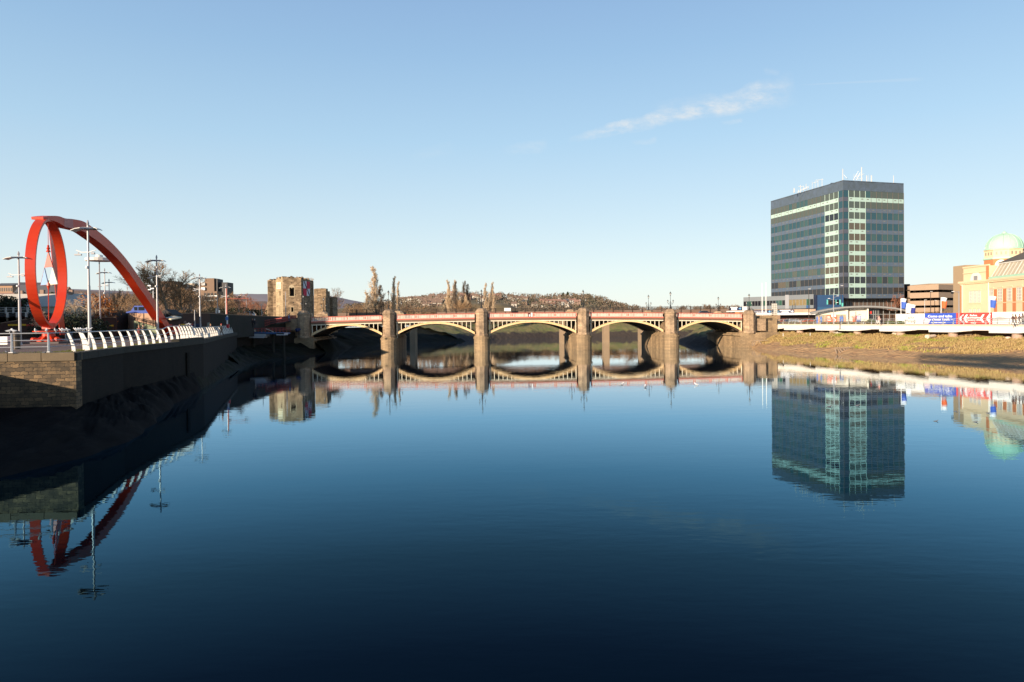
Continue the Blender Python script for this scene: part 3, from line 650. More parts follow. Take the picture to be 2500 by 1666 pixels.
for i in range(40):
    px = lerp(1440, 1830, (i + rn2.random()) / 40); Y = rn2.uniform(360, 470)
    tp = interp([(1440, 752), (1540, 746), (1600, 738), (1640, 745), (1700, 736), (1740, 738), (1780, 742), (1815, 735)], px) + rn2.uniform(-3, 9)
    treeat(rn2.choice(['d1', 'd2', 'd1']), px, tp - 2, Y, 7, 'distant leafless skyline tree ' + sz(px), group='skyline trees ' + sz(px), wide=1.35, m=M_tw[rn2.choice([0, 1, 4])])
for i in range(50):
    px = lerp(880, 1820, (i + rn2.random()) / 50); Y = rn2.uniform(348, 372)
    treeat(rn2.choice(['b1', 'b2']), px, rn2.uniform(751, 758), Y, 7, 'brown hedge bush beyond the railway bridge', 'bare_bush', wide=1.8, group='hedge bushes beyond the railway bridge')

# hill: far-off wood as one mass, houses and conifers on their own
wd = MB(); rn = random.Random(5)
for i in range(2100):
    x = rn.uniform(-330, 330); y = rn.uniform(590, 985)
    px = 1250 + FPX * x / y
    if px < 845 or px > 1560: continue
    wood = nz(x, y, 8, .012) + .25 * nz(x, y, 9, .04) + (.42 if px > 1400 else 0) + (.25 if 1180 < px < 1300 else 0)
    if wood < -.02 and rn.random() > (.30 if y > 900 else .16): continue
    z = hill_z(x, y); r_ = rn.uniform(3.0, 5.2); wd.mi = rn.choice([0, 0, 1, 2])
    leafcloud(wd, (x, y, z + r_ * .7), r_, r_, r_ * .95, 34, .85, rn, .5)
tag(wd.build('hillside_wood', [mat('far_wood_a', (.17, .125, .085), 1, var=.3, vs=.06), mat('far_wood_b', (.19, .14, .10), 1, var=.2, vs=.06), mat('far_wood_c', (.12, .105, .065), 1)]), kind='stuff', label='brown winter woodland covering the far hill', cat='wood')
M_hw = mat('far_render', (.50, .46, .40), .8); M_hb = mat('far_brick', (.30, .20, .15), .9); M_roof = mat('far_roof', (.20, .135, .10), .85); M_roofr = mat('far_roof_red', (.28, .16, .12), .85); M_roofg = mat('far_roof_grey', (.10, .10, .11), .8); M_win = mat('far_window', (.03, .035, .04), .2)
def house(x, y, z, W, D, H, label, wm=M_hw, rm=M_roof, rz=0, group=None, name='house', sc1=1, floors=2, nwin=3, hip=False, band=False):
    o = thing(name, (0, 0, 0), label, 'house', group); b = MB(); b.box(-W / 2, W / 2, -D / 2, D / 2, -2, H); b.build('wall', wm, o)
    r_ = MB(); h = D * .42; r_.prism([(-W / 2 - .3, -D / 2 - .4, H), (-W / 2 - .3, D / 2 + .4, H), (-W / 2 - .3 + (h if hip else 0), 0, H + h)], (W + .6, 0, 0)) if not hip else r_.add([(-W / 2 - .3, -D / 2 - .4, H), (W / 2 + .3, -D / 2 - .4, H), (W / 2 + .3, D / 2 + .4, H), (-W / 2 - .3, D / 2 + .4, H), (-W / 2 + D / 2, 0, H + h), (W / 2 - D / 2, 0, H + h)], [(0, 3, 2, 1), (0, 1, 5, 4), (1, 2, 5), (2, 3, 4, 5), (3, 0, 4)])
    rf = r_.build('roof', rm, o); c = MB(); c.box(W * .25, W * .25 + .9, -.4, .4, H + h * .5, H + h + 1); c.build('chimney', M_hb, rf)
    if band: c = MB(); c.box(-W / 2 - .05, W / 2 + .05, -D / 2 - .15, -D / 2 - .01, H - 1.1, H - .1); c.build('fascia', M_hw, o)
    for f in range(floors):
        for k in range(nwin):
            xx = lerp(-W / 2, W / 2, (k + .5) / nwin); zz = 1 + f * (H / floors); c = MB(); c.box(xx - .7, xx + .7, -D / 2 - .05, -D / 2 + .1, zz, zz + 1.3); c.build('window', M_win, o)
    o.location = (x, y, z); o.rotation_euler = (0, 0, rz); o.scale = (sc1,) * 3; return o
def hat(px, py, Y=None):
    """hillside point seen at a pixel of the photo"""
    for k in range(60):
        y = 560 + k * 8
        p = P(px, py, y)
        if hill_z(p.x, y) >= p.z: return p.x, y, hill_z(p.x, y)
    p = P(px, py, 940); return p.x, 940, hill_z(p.x, 940)
hs = [(1062, 733, 22, 'w'), (1033, 737, 14, 'w'), (1012, 735, 20, 'w'), (985, 737, 14, 'w'), (1075, 729, 9, 'w'), (1080, 733, 8, 'w'), (1094, 730, 12, 'w'), (1118, 731, 12, 'w'), (1130, 727, 14, 'r'), (1140, 731, 14, 'r'), (1152, 727, 8, 'w'), (1160, 729, 9, 'w'), (1172, 731, 8, 'w'), (1208, 729, 18, 'r'), (1218, 727, 8, 'w'), (1246, 731, 10, 'w'), (1266, 735, 18, 'w'), (1283, 736, 9, 'w'), (1272, 742, 8, 'w'), (1255, 749, 8, 'w'), (1282, 745, 7, 'g'), (1327, 742, 10, 'r'), (1345, 743, 13, 'r'), (1358, 742, 15, 'r'), (1372, 744, 12, 'r'), (1383, 741, 10, 'g'), (1398, 742, 10, 'r'), (1410, 745, 10, 'r'), (1347, 750, 12, 'r'), (1330, 753, 10, 'w'), (1385, 749, 6, 'w'), (1366, 733, 3.5, 'w'), (1100, 723, 10, 'r'), (1305, 750, 8, 'w'), (1180, 736, 8, 'w'), (1055, 729, 8, 'w')]
for i, (px, py, W, c) in enumerate(hs):
    x, y, z = hat(px, py + 2)
    kind = {'w': ('pale rendered', M_hw, M_roof), 'r': ('red roofed', M_hb if i % 2 else M_hw, M_roofr), 'g': ('grey roofed', M_hb, M_roofg)}[c]
    where = 'left slope of the far hill' if px < 1230 else 'right slope of the far hill'
    house(x, y, z, W, 7.5, 5, 'small %s house on the %s' % (kind[0], where), kind[1], kind[2], rn.uniform(-.3, .3), '%s houses on the %s' % (kind[0], where), sc1=y / 930 * .9, nwin=max(1, int(W / 5)))
# red terraces stepping down the hill
for row, (y0, a, b_) in enumerate([(737.5, 1020, 1082), (741.5, 1028, 1076), (745.5, 1030, 1070), (749, 1032, 1056)]):
    k = 0; px = a
    while px < b_:
        x, y, z = hat(px + 6, y0 + 2); house(x, y, z - 1, 6.0, 7, 5, 'red brick terraced house with white band, %s row on the far hill' % ['top', 'second', 'third', 'lowest'][row], M_hb, M_roof, 0, 'red terraces, %s row' % ['top', 'second', 'third', 'lowest'][row], 'terraced_house', y / 930, nwin=2, band=True)
        px += 12.3; k += 1
for i, (px, py, H, W, lab) in enumerate([(1375, 714.5, 15, 9, 'left one of two broad dark conifers on the hill crest'), (1386, 713, 17, 10, 'right one of two broad dark conifers on the hill crest'), (1402, 717, 11, 9, 'round topped conifer right of the two broad conifers on the crest'), (1353, 721, 12, 10, 'dark conifer clump left of the two broad conifers on the crest'), (1324, 723, 9, 5, 'pointed dark conifer on the middle of the hill crest'), (1255, 724, 8, 5, 'small pointed conifer left of the white hilltop house'), (1292, 735, 9, 8, 'dark green round conifer below the hill crest'), (1047, 726, 6, 4, 'small conifer on the left hill shoulder'), (1055, 725, 6, 4, 'second small conifer on the left hill shoulder'), (1078, 738, 5, 7, 'dark shrub above the red terraces')]):
    Y = 930 if py < 730 else 800; p = P(px, py, Y); conifer(p.x, Y, p.z - H * 1.05, H * 1.05, W, lab, M_ever, seed=i, n=420, taper=2.2 if W > 7 else 1.1)
# ------------------------------------------------------------------ road bridge
M_pier = mat('bridge_stone', (.60, .42, .26), .85, brick=(1.1, .42, (.24, .17, .11), (.42, .29, .18), 'xy'), col2=(.10, .07, .045), vs=.5, bump=.02, bs=3)
M_pierl = mat('tide_stained_stone', (.48, .33, .18), .85, brick=(1.3, .42, (.20, .14, .08), (.33, .23, .13), 'xy'), col2=(.09, .065, .04), vs=.3, stretch=(1, 1, .25), bump=.03, bs=2)
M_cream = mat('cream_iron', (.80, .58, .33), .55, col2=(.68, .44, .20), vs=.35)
M_creamw = mat('pale_cream_iron', (.74, .66, .50), .55, var=.12, vs=1)
M_pink = mat('pink_red_iron', (.52, .12, .08), .6, var=.12, vs=1)
M_redp = mat('red_inset', (.62, .10, .05), .6); M_under = mat('shaded_iron', (.07, .05, .035), .8, var=.2, vs=.5); M_corn = mat('rusty_cornice', (.20, .11, .07), .7, var=.25, vs=.8)  # dark iron of the inner ribs: shade under the deck put into its colour
M_balw = mat('white_baluster', (.62, .52, .44), .6, var=.1, vs=3)
BY0 = 201.0; SK = .03; NB = Vector((-.05, 1.0)).normalized(); WB = 25.0
def bp_(x, dy=0.0):                                      # point of the bridge: x along, dy back from the front face
    y = BY0 + SK * x; return Vector((x + NB.x * dy, y + NB.y * dy))
def zr(x): return 11.05 - ((x - 0) / 66.0) ** 2 * .85      # top of the parapet
br = thing('road_bridge', (0, BY0, 0), 'five arched road bridge with cream iron arches, pink and white parapet and stone piers', 'bridge')
PX = [-60.6, -36.0, -8.9, 21.0, 46.9, 70.4]
def bbox(mb_, x0, x1, d0, d1, z0, z1, z0b=None, z1b=None):
    a, b, c, d = bp_(x0, d0), bp_(x1, d0), bp_(x1, d1), bp_(x0, d1); z0b = z0 if z0b is None else z0b; z1b = z1 if z1b is None else z1b
    return mb_.hexa([(a.x, a.y, z0), (b.x, b.y, z0b), (c.x, c.y, z0b), (d.x, d.y, z0)], [(a.x, a.y, z1), (b.x, b.y, z1b), (c.x, c.y, z1b), (d.x, d.y, z1)])
deck = MB()
for i in range(40):
    a, b = lerp(-76, 78, i / 40), lerp(-76, 78, (i + 1) / 40); bbox(deck, a, b, .9, WB - .9, zr(a) - 1.9, zr(a) - 1.12, zr(b) - 1.9, zr(b) - 1.12)
deck.build('deck', M_tar, br)
def turret(x, side, top, w=1.76, full=True):
    """octagonal shaft with stepped cap; side -1 front, +1 back"""
    m = MB(); c = bp_(x, -.5 if side < 0 else WB + .5); n = 8
    def ring(r_, z): return (r_, z)
    m.lathe((c.x, c.y, 0), [(w * 1.10, 4.2), (w * 1.10, 4.75), (w * 1.0, 5.0), (w, top - 1.35), (w * 1.06, top - 1.3), (w * 1.06, top - .95), (w * .98, top - .9), (w * .78, top - .25), (w * .45, top)], 8)
    p0, p1 = (.9, 2.6) if side < 0 else (WB - 2.6, WB - .9)
    bbox(m, x - w * 1.13, x + w * 1.13, p0, p1, 4.2, top - 1.1); bbox(m, x - w * 1.05, x + w * 1.05, p0 + .1, p1 - .1, top - 1.1, top - .7)
    return m, c
TOPS = [12.3, 12.35, 12.5, 12.35, 11.75, 11.2]
LOW = []
for i, x in enumerate(PX):
    m, c = turret(x, -1, TOPS[i]); m.build('pier_turret', M_pier, br, bevel=.05)
    m, c2 = turret(x, 1, TOPS[i]); m.build('pier_turret', M_pier, br)
    # lower body with rounded cutwaters, running under the whole bridge
    lo = MB(); w = 2.3 if 0 < i < 5 else 3.2; pts = []
    for k in range(9):
        a = math.pi + math.pi * k / 8; q = bp_(x + w * math.cos(a), -1.1 + 2.1 * math.sin(a)); pts.append((q.x, q.y))
    for k in range(9):
        a = math.pi * k / 8; q = bp_(x + w * math.cos(a), WB + 1.1 + 2.1 * math.sin(a)); pts.append((q.x, q.y))
    if i in (0, 5):
        s = -1 if i == 0 else 1; e = 9 * s
        q = [bp_(x - w * s, -2.2), bp_(x + e, -1.2), bp_(x + e, WB + 1.2), bp_(x - w * s, WB + 2.2)]; pts = [(v_.x, v_.y) for v_ in q]
    cx = sum(p[0] for p in pts) / len(pts); cy = sum(p[1] for p in pts) / len(pts)
    sc_ = lambda f: [(cx + (p[0] - cx) * f, p[1]) for p in pts]
    lo.poly(sc_(1.0), -2, 3.55); lo.poly(sc_(1.10), 3.55, 4.05); lo.poly([(cx + (p[0] - cx) * .96, cy + (p[1] - cy) * .98) for p in pts], 4.05, 4.45)
    # springing haunch: the wide masonry under the ribs
    if 0 < i < 5: bbox(lo, x - 1.98, x + 1.98, .9, WB - .9, 4.45, 9.6)
    else: bbox(lo, *(sorted((x, x + (-9 if i == 0 else 9)))), .9, WB - .9, 4.45, 9.4)
    lo.build('pier_base', M_pierl, br)
for i in range(5):
    x0, x1 = PX[i] + 2.05, PX[i + 1] - 2.05; xm = (x0 + x1) / 2; hw = (x1 - x0) / 2
    # arch: circular segment
    zs, zc = 4.85, 8.1 + (.1 if i == 2 else (-.25 if i in (0, 4) else 0)); rise = zc - zs; Rr = (hw * hw + rise * rise) / (2 * rise); zc0 = zc - Rr
    fi = lambda x: zc0 + math.sqrt(max(0, Rr * Rr - (x - xm) ** 2))
    th = .52
    fo = lambda x: fi(x) + th * (1 + .25 * abs(x - xm) / hw)
    N = 28
    for rib, d in enumerate([-.05, 3.2, 6.4, 9.6, 12.8, 16, 19.2, 22.0, 24.7]):
        m = MB(); wd_ = .5 if rib else .42
        for k in range(N):
            a, b = lerp(x0, x1, k / N), lerp(x0, x1, (k + 1) / N); A, B, C, D = bp_(a, d), bp_(b, d), bp_(b, d + wd_), bp_(a, d + wd_)
            m.hexa([(A.x, A.y, fi(a)), (B.x, B.y, fi(b)), (C.x, C.y, fi(b)), (D.x, D.y, fi(a))], [(A.x, A.y, fo(a)), (B.x, B.y, fo(b)), (C.x, C.y, fo(b)), (D.x, D.y, fo(a))])
            if rib in (0, 8): # flanges
                e0, e1 = (d - .1, d) if rib == 0 else (d + wd_, d + wd_ + .1)
                for (l, h) in ((lambda x: fi(x) - .03, lambda x: fi(x) + .09), (lambda x: fo(x) - .09, lambda x: fo(x) + .03)):
                    A, B, C, D = bp_(a, e0), bp_(b, e0), bp_(b, e1), bp_(a, e1)
                    m.hexa([(A.x, A.y, l(a)), (B.x, B.y, l(b)), (C.x, C.y, l(b)), (D.x, D.y, l(a))], [(A.x, A.y, h(a)), (B.x, B.y, h(b)), (C.x, C.y, h(b)), (D.x, D.y, h(a))])
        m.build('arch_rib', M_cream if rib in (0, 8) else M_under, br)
    # spandrel posts, beam, cornice, red band, parapet
    zb = lambda x: zr(x) - 2.45
    for side, dd in ((0, 0.0), (1, WB - .3)):
        m = MB(); x = x0 + .25
        while x < x1:
            if zb(x) - fo(x) > .12: bbox(m, x - .09, x + .09, dd, dd + .25, fo(x) - .02, zb(x) + .01)
            x += 1.27
        m.build('spandrel_posts', M_creamw, br)
        m = MB(); c_ = MB(); r_ = MB(); K = 10; sg = -1 if side == 0 else 1
        for k in range(K):
            a, b = lerp(x0, x1, k / K), lerp(x0, x1, (k + 1) / K)
            f0 = dd - .12 if side == 0 else dd; f1 = f0 + .42
            bbox(m, a, b, f0, f1, zb(a), zb(a) + .34, zb(b), zb(b) + .34)
            g0 = dd - .5 if side == 0 else dd; g1 = g0 + .85
            bbox(c_, a, b, g0 + .15, g1 - .1, zb(a) + .34, zb(a) + .62, zb(b) + .34, zb(b) + .62); bbox(c_, a, b, g0, g1, zb(a) + .62, zb(a) + .9, zb(b) + .62, zb(b) + .9)
            h0 = dd - .42 if side == 0 else dd; h1 = h0 + .5
            bbox(r_, a, b, h0, h1, zb(a) + .9, zb(a) + 1.2, zb(b) + .9, zb(b) + 1.2)
            bbox(r_, a, b, h0 - .04, h1 + .04, zr(a) - .17, zr(a), zr(b) - .17, zr(b))
        m.build('spandrel_beam', M_creamw, br); c_.build('cornice', M_corn, br)
        pp = r_.build('parapet', M_pink, br)
        bw = MB(); RI = []; x = x0 + .15; k = 0; h0 = dd - .35 if side == 0 else dd + .02; npan = 4; pl = (x1 - x0) / npan
        while x < x1 - .1:
            ph = ((x - x0) / pl) % 1.0
            solid = ph < .07 or ph > .93
            if solid:
                bbox(bw, x, min(x + .44, x1), h0 + .03, h0 + .3, zb(x) + 1.2, zr(x) - .13)
                if side == 0: ri = MB(); RI.append(ri); bbox(ri, x + .13, x + .31, h0 - .02, h0 + .05, zb(x) + 1.4, zr(x) - .3)
            else: bbox(bw, x, x + .27, h0 + .05, h0 + .28, zb(x) + 1.2, zr(x) - .13)
            x += .44
        bbox(bw, x0, x1, h0 + .04, h0 + .3, zb(x0) + 1.2, zb(x0) + 1.28, zb(x1) + 1.2, zb(x1) + 1.28)
        bw.build('balusters', M_balw, pp); 
        for ri in RI: ri.build('red_inset', M_redp, pp)
    # opening left in the parapet cornice of the middle arch
# approach parapets on land
for s, a, b in ((0, -78, PX[0] - 1.9), (1, PX[5] + 1.9, 75.5)):
    m = MB(); 
    for dd in (-.3, WB - .2): m = MB(); bbox(m, a, b, dd, dd + .5, 5, 10.0 if s == 0 else 8.6); m.build('approach_wall', M_pier, br)
pipe = MB()
for i in range(1, 6):
    q = bp_(PX[i] + 2.35, .55); pipe.tube([(q.x, q.y, 3.8 if i < 5 else 4.6), (q.x, q.y, TOPS[i] - 1.6)], .09, 6); q = bp_(PX[i] + 2.75, 1.2); pipe.tube([(q.x, q.y, 5), (q.x, q.y, TOPS[i] - 1.4)], .13, 6)
pipe.build('drainpipes', M_creamw, br)
sg = MB(); q = bp_(5.6, -.46); sg.box(q.x - .9, q.x, q.y - .03, q.y, 9.85, 11.0); sg.build('notice_board', mat('dark_red_notice', (.10, .02, .015), .6), br)
sg = MB(); sg.box(q.x - .62, q.x - .25, q.y - .06, q.y - .031, 9.9, 10.5); sg.box(q.x - .05, q.x + .45, q.y - .06, q.y, 9.85, 11.0); sg.build('notice_board', M_white, br)
# bridge lamps: central column with tall lantern and two arm lanterns
M_iron = mat('black_iron', (.022, .022, .022), .5, .2); M_lglass = mat('lantern_glass', (.62, .62, .60), .25)
def lantern(parent, x, y, z, s):
    g_ = MB(); g_.lathe((x, y, z), [(.10 * s, 0), (.24 * s, .52 * s)], 6); o = g_.build('lantern', M_lglass, parent)
    f = MB(); f.lathe((x, y, z), [(.04 * s, -.22 * s), (.13 * s, -.06 * s), (.12 * s, 0.02)], 6); f.lathe((x, y, z), [(.32 * s, .50 * s), (.31 * s, .57 * s), (.12 * s, .80 * s), (.06 * s, .84 * s), (.07 * s, .92 * s), (.015, 1.12 * s)], 6)
    for k in range(6):
        a = 2 * math.pi * (k + .5) / 6; f.tube([(x + .11 * s * math.cos(a), y + .11 * s * math.sin(a), z), (x + .25 * s * math.cos(a), y + .25 * s * math.sin(a), z + .52 * s)], .022 * s, 3)
    f.build('lantern_frame', M_iron, o)
def make_bridge_lamp(label):
    r = thing('bridge_lamp', (0, 0, 0), label, 'street lamp', 'black three lantern lamps on the road bridge')
    m = MB(); m.box(-.45, .45, -.45, .45, 0, .28); m.lathe((0, 0, 0), [(.34, .28), (.30, .6), (.17, .75), (.20, 1.3), (.12, 1.45), (.085, 2.6), (.13, 2.66), (.07, 2.75), (.055, 4.3), (.1, 4.36), (.05, 4.5)], 8); m.build('column', M_iron, r)
    m = MB()
    for s in (-1, 1):
        m.tube([(0, 0, 1.75), (s * .35, 0, 1.72), (s * .78, 0, 1.85), (s * .88, 0, 2.05)], .045, 5); m.tube([(0, 0, 2.5), (s * .3, 0, 2.2), (s * .6, 0, 1.8)], .03, 5); m.tube([(s * .2, 0, 1.3), (s * .5, 0, 1.5), (s * .8, 0, 1.86)], .03, 5)
    m.build('arm', M_iron, r)
    lantern(r, 0, 0, 4.6, 1.15); lantern(r, -.88, 0, 2.25, .85); lantern(r, .88, 0, 2.25, .85)
    return r
L0 = make_bridge_lamp('')
bpy.context.view_layer.update()
order = ['first', 'second', 'third', 'fourth']
lampspec = []
for i in range(1, 5): lampspec.append((i, -1, 'black three lantern lamp on the front of the %s bridge pier from the left' % order[i - 1]))
lampspec += [(5, -1, 'black three lantern lamp on the front turret at the right end of the bridge')]
for i in range(1, 5): lampspec.append((i, 1, 'black three lantern lamp on the far side at the %s pier from the left' % order[i - 1]))
lampspec += [(5, 1, 'black three lantern lamp on the far side at the right end of the bridge'), (0, 1, 'black three lantern lamp in front of the smaller castle tower')]
lampspec += [(0, -1, 'pale sunlit lamp on the dark turret at the left end of the bridge')]
tg = {1: 18.1, 2: 18.1, 3: 17.75, 4: 16.95, 5: 16.1, 0: 17.2}
first = True
for i, s, lab in lampspec:
    c = bp_(PX[i], -.5 if s < 0 else WB + .5); z = TOPS[i] - .12; h = tg[i] - z; sc1 = h / 5.9
    if first: L0.location = (c.x, c.y, z); L0.scale = (sc1,) * 3; L0['label'] = lab; first = False
    else: n_ = copy_tree(L0, (c.x, c.y, z), 0, sc1, lab)
mm = MB(); c = bp_(5.4, -.2)

# ------------------------------------------------------------------ railway bridge behind
RB = 262.0
M_rust = mat('railway_girder', (.16, .095, .07), .8, var=.3, vs=.5); M_rpan = mat('pale_girder_panel', (.21, .155, .12), .8, col2=(.15, .08, .05), vs=.12); M_mesh = mat('dark_steel', (.035, .024, .018), .7); M_rpier = mat('railway_pier', (.30, .215, .135), .9, var=.3, vs=.4)
rbg = thing('railway_bridge', (0, RB, 0), 'brown railway girder bridge with lattice screen behind the road bridge', 'bridge')
def rp(x, d=0): return (x, RB + .03 * x + d)
m = MB()
for i in range(22):
    a, b = lerp(-86, 92, i / 22), lerp(-86, 92, (i + 1) / 22); m.poly([rp(a), rp(b), rp(b, 9), rp(a, 9)], 9.3, 10.9)
m.build('girder', M_rust, rbg)
m = MB(); f = MB(); lt = MB()
for i in range(44):
    a, b = lerp(-78, 88, i / 44), lerp(-78, 88, (i + 1) / 44)
    if 10 <= i <= 12: continue
    m.poly([rp(a + .1, -.1), rp(b - .1, -.1), rp(b - .1, .1), rp(a + .1, .1)], 10.9, 12.25)
    f.poly([rp(a - .08, -.25), rp(a + .14, -.25), rp(a + .14, .1), rp(a - .08, .1)], 10.2, 13.55); f.tube([(rp(a)[0], rp(a)[1] - .2, 11.4), (rp(a)[0] - .45, rp(a)[1] - .9, 10.5)], .09, 4)
for z in (12.3, 13.4): lt.poly([rp(-78, -.05), rp(88, -.05), rp(88, .05), rp(-78, .05)], z, z + .09)
x = -78
while x < 88: lt.poly([rp(x, -.02), rp(x + .10, -.02), rp(x + .10, .02), rp(x, .02)], 12.3, 13.4); x += .27
m.build('concrete_panels', M_rpan, rbg); f.build('posts', M_mesh, rbg); lt.build('lattice_screen', M_mesh, rbg)
for px in (1008, 1374, 1482, 1572, 1745):
    c = P(px, 800, RB + 1); m = MB(); m.poly([(c.x - 1.0, RB + .03 * c.x + .5), (c.x + 1.0, RB + .03 * c.x + .5), (c.x + 1.0, RB + .03 * c.x + 7), (c.x - 1.0, RB + .03 * c.x + 7)], -1, 9.3); m.build('pier', M_rpier, rbg)
m = MB(); c = P(962, 760, 259); m.box(c.x - 1, c.x + .2, 259, 261, 10, 13.7)
s_ = thing('white_board', (P(1239, 756, 259).x, 259, 12), 'blank white board fixed on the railway bridge screen', 'sign'); c = P(1239, 756, 259); m = MB(); m.box(c.x - 1.25, c.x + 1.25, 258.8, 258.9, P(1239, 760, 259).z, P(1239, 752.4, 259).z); m.build('panel', M_white, s_); m = MB(); m.box(c.x - .9, c.x - .8, 258.91, 259.2, 11, 13); m.box(c.x + .8, c.x + .9, 258.91, 259.2, 11, 13); m.build('bracket', M_mesh, s_)

# ------------------------------------------------------------------ castle
M_castle = mat('castle_rubble', (.47, .33, .20), .95, brick=(1.1, .42, (.34, .25, .16), (.15, .10, .055), 'xy'), col2=(.085, .06, .035), vs=.7, bump=.08, bs=2.2)
M_castlel = mat('castle_stone_pale', (.46, .36, .22), .95, brick=(.8, .3, (.26, .2, .12), (.36, .27, .16), 'xy'), col2=(.26, .19, .11), vs=.6, bump=.05, bs=2.2)  # paler, finer stone used on the corner bay only
M_dress = mat('dressed_stone', (.42, .34, .22), .9, var=.2, vs=1.5)
def ruinwall(mb_, p, q, th, z0, ztop, holes=(), step=.4, rough=1.0, seed=0):
    """wall from p to q (plan) with openings (u0,u1,z0,z1) and a broken top edge"""
    p, q = Vector(p), Vector(q); L = (q - p).length; d = (q - p) / L; nn = Vector((-d.y, d.x)) * th
    us = sorted(set([0, L] + [h[0] for h in holes] + [h[1] for h in holes] + [i * step for i in range(1, int(L / step) + 1) if i * step < L - .05]))
    for a, b in zip(us, us[1:]):
        if b - a < 1e-4: continue
        mid = (a + b) / 2; zt = (ztop(mid / L) if callable(ztop) else ztop) + rough * (nz(mid + seed * 7, seed, 0, 1.1) + .6 * nz(mid, seed, 3, 3.7))
        blocks = [(z0, zt)]
        for h in holes:
            if h[0] - 1e-4 <= a and b <= h[1] + 1e-4:
                nb = []
                for (l, t) in blocks:
                    if h[2] > l: nb.append((l, min(t, h[2])))
                    if h[3] < t: nb.append((max(l, h[3]), t))
                blocks = nb
        A, B = p + d * a, p + d * b
        for l, t in blocks:
            if t - l > .02: mb_.hexa([(A.x, A.y, l), (B.x, B.y, l), (B.x + nn.x, B.y + nn.y, l), (A.x + nn.x, A.y + nn.y, l)], [(A.x, A.y, t), (B.x, B.y, t), (B.x + nn.x, B.y + nn.y, t), (A.x + nn.x, A.y + nn.y, t)])
def zpx(px, py, Y): return P(px, py, Y).z
ca = thing('castle_tower', (-73, 226, 7), 'ruined square stone castle tower with banners beside the left end of the bridge', 'castle')
A = P(654, 760, 226).xy; B = P(674, 760, 225.0).xy; Cc = P(691, 760, 222.2).xy; Dd = P(736, 760, 222.6).xy; E = P(766.5, 760, 232).xy
zt0 = zpx(700, 681, 223)
m = MB(); ruinwall(m, A, B, 1.6, 5, lambda t: zt0 - .1, [((B - A).length * .36, (B - A).length * .72, zpx(664, 714, 225), zpx(664, 699, 225))], seed=1); m.build('left_wall', M_castle, ca)
m = MB(); L = (Cc - B).length; ruinwall(m, B, Cc, 1.6, 5, lambda t: zt0 + .1 + .5 * t, [(L * .55, L * .66, zpx(685, 722, 223), zpx(685, 711, 223))], seed=2); m.build('corner_bay', M_castlel, ca)
L = (Dd - Cc).length; h1 = (L * .36, L * .62, zpx(713, 723.5, 222.5), zpx(713, 702.5, 222.5)); h2 = (L * .44, L * .57, zpx(714, 762, 222.5), zpx(714, 750.5, 222.5))
m = MB(); ruinwall(m, Cc, Dd, 1.6, 5, lambda t: zt0 + .6 - .5 * t, [h1, h2], seed=3); m.build('front_wall', M_castle, ca)
m = MB(); ruinwall(m, Dd, E, 1.6, 5, lambda t: zt0 + .1 - (1.3 * max(0, t - .6) * 2), seed=4); m.build('side_wall', M_castle, ca)
m = MB(); Bk = A + Vector((1.5, 5)); ruinwall(m, E, Bk + Vector((11, 1)), 1.4, 5, zt0 - 1, seed=5); ruinwall(m, Bk + Vector((11, 1)), A, 1.4, 5, zt0 - .8, seed=6); m.build('rear_wall', M_castle, ca)
m = MB(); m.poly([tuple(A + Vector((1.8, 2.4))), tuple(B + Vector((.6, 2.2))), tuple(Cc + Vector((.6, 2))), tuple(Dd + Vector((-1.2, 2.4))), tuple(Bk + Vector((9, -1)))], 5, zt0 - 1.3); m.build('dark_filling', M_dark, ca)  # black filling added for the shade seen through the window openings
m = MB(); A0 = P(641, 780, 226).xy; A1 = P(655, 780, 226).xy; m.prism([(A0.x, A0.y, 5), (A1.x + .2, A1.y, 5), (A1.x + .2, A1.y, zpx(655, 728, 226)), (A0.x + .9, A0.y, zpx(646, 760, 226))], (0, 3, 0)); m.build('buttress', M_castle, ca)
dv = (Dd - Cc).normalized(); nv = Vector((dv.y, -dv.x))
def frame(h, wdt, name='window_frame', arch=False):
    m = MB(); a = Cc + dv * h[0] + nv * .06; b = Cc + dv * h[1] + nv * .06
    m.wall((a - dv * wdt).to_tuple(), a.to_tuple(), .3, h[2] - wdt, h[3]); m.wall(b.to_tuple(), (b + dv * wdt).to_tuple(), .3, h[2] - wdt, h[3]); m.wall(a.to_tuple(), b.to_tuple(), .3, h[2] - wdt, h[2])
    if arch:
        c = (a + b) / 2; hh = .95; P3 = lambda v_, z: (v_.x, v_.y, z)
        m.prism([P3(a - dv * wdt, h[3]), P3(a + dv * .25, h[3]), P3(a + dv * .55, h[3] - .15), P3(c - dv * .25, h[3] + .25), P3(c, h[3] - .35), P3(c + dv * .25, h[3] + .25), P3(b - dv * .55, h[3] - .15), P3(b - dv * .25, h[3]), P3(b + dv * wdt, h[3]), P3(b, h[3] + hh * .6), P3(c, h[3] + hh), P3(a, h[3] + hh * .6)], (-nv.x * .3, -nv.y * .3, 0))
    else: m.wall((a - dv * wdt).to_tuple(), (b + dv * wdt).to_tuple(), .3, h[3], h[3] + wdt)
    m.build(name, M_dress, ca)
frame(h1, .2, arch=True); frame(h2, .14)
m = MB(); rn = random.Random(19)
for k in range(26):
    a, b = rn.choice([(Cc, Dd), (Cc, Dd), (A, B), (B, Cc)]); dd_ = (b - a).normalized(); nn_ = Vector((dd_.y, -dd_.x)); q = a.lerp(b, rn.uniform(.08, .92)) + nn_ * .03; z = rn.uniform(9, 22.5); w_ = rn.uniform(.1, .28); m.wall(tuple(q), tuple(q + dd_ * w_), .05, z, z + w_ * rn.uniform(.8, 1.6))
m.build('putlog_holes', M_dark, ca)
m = MB(); rn = random.Random(9)
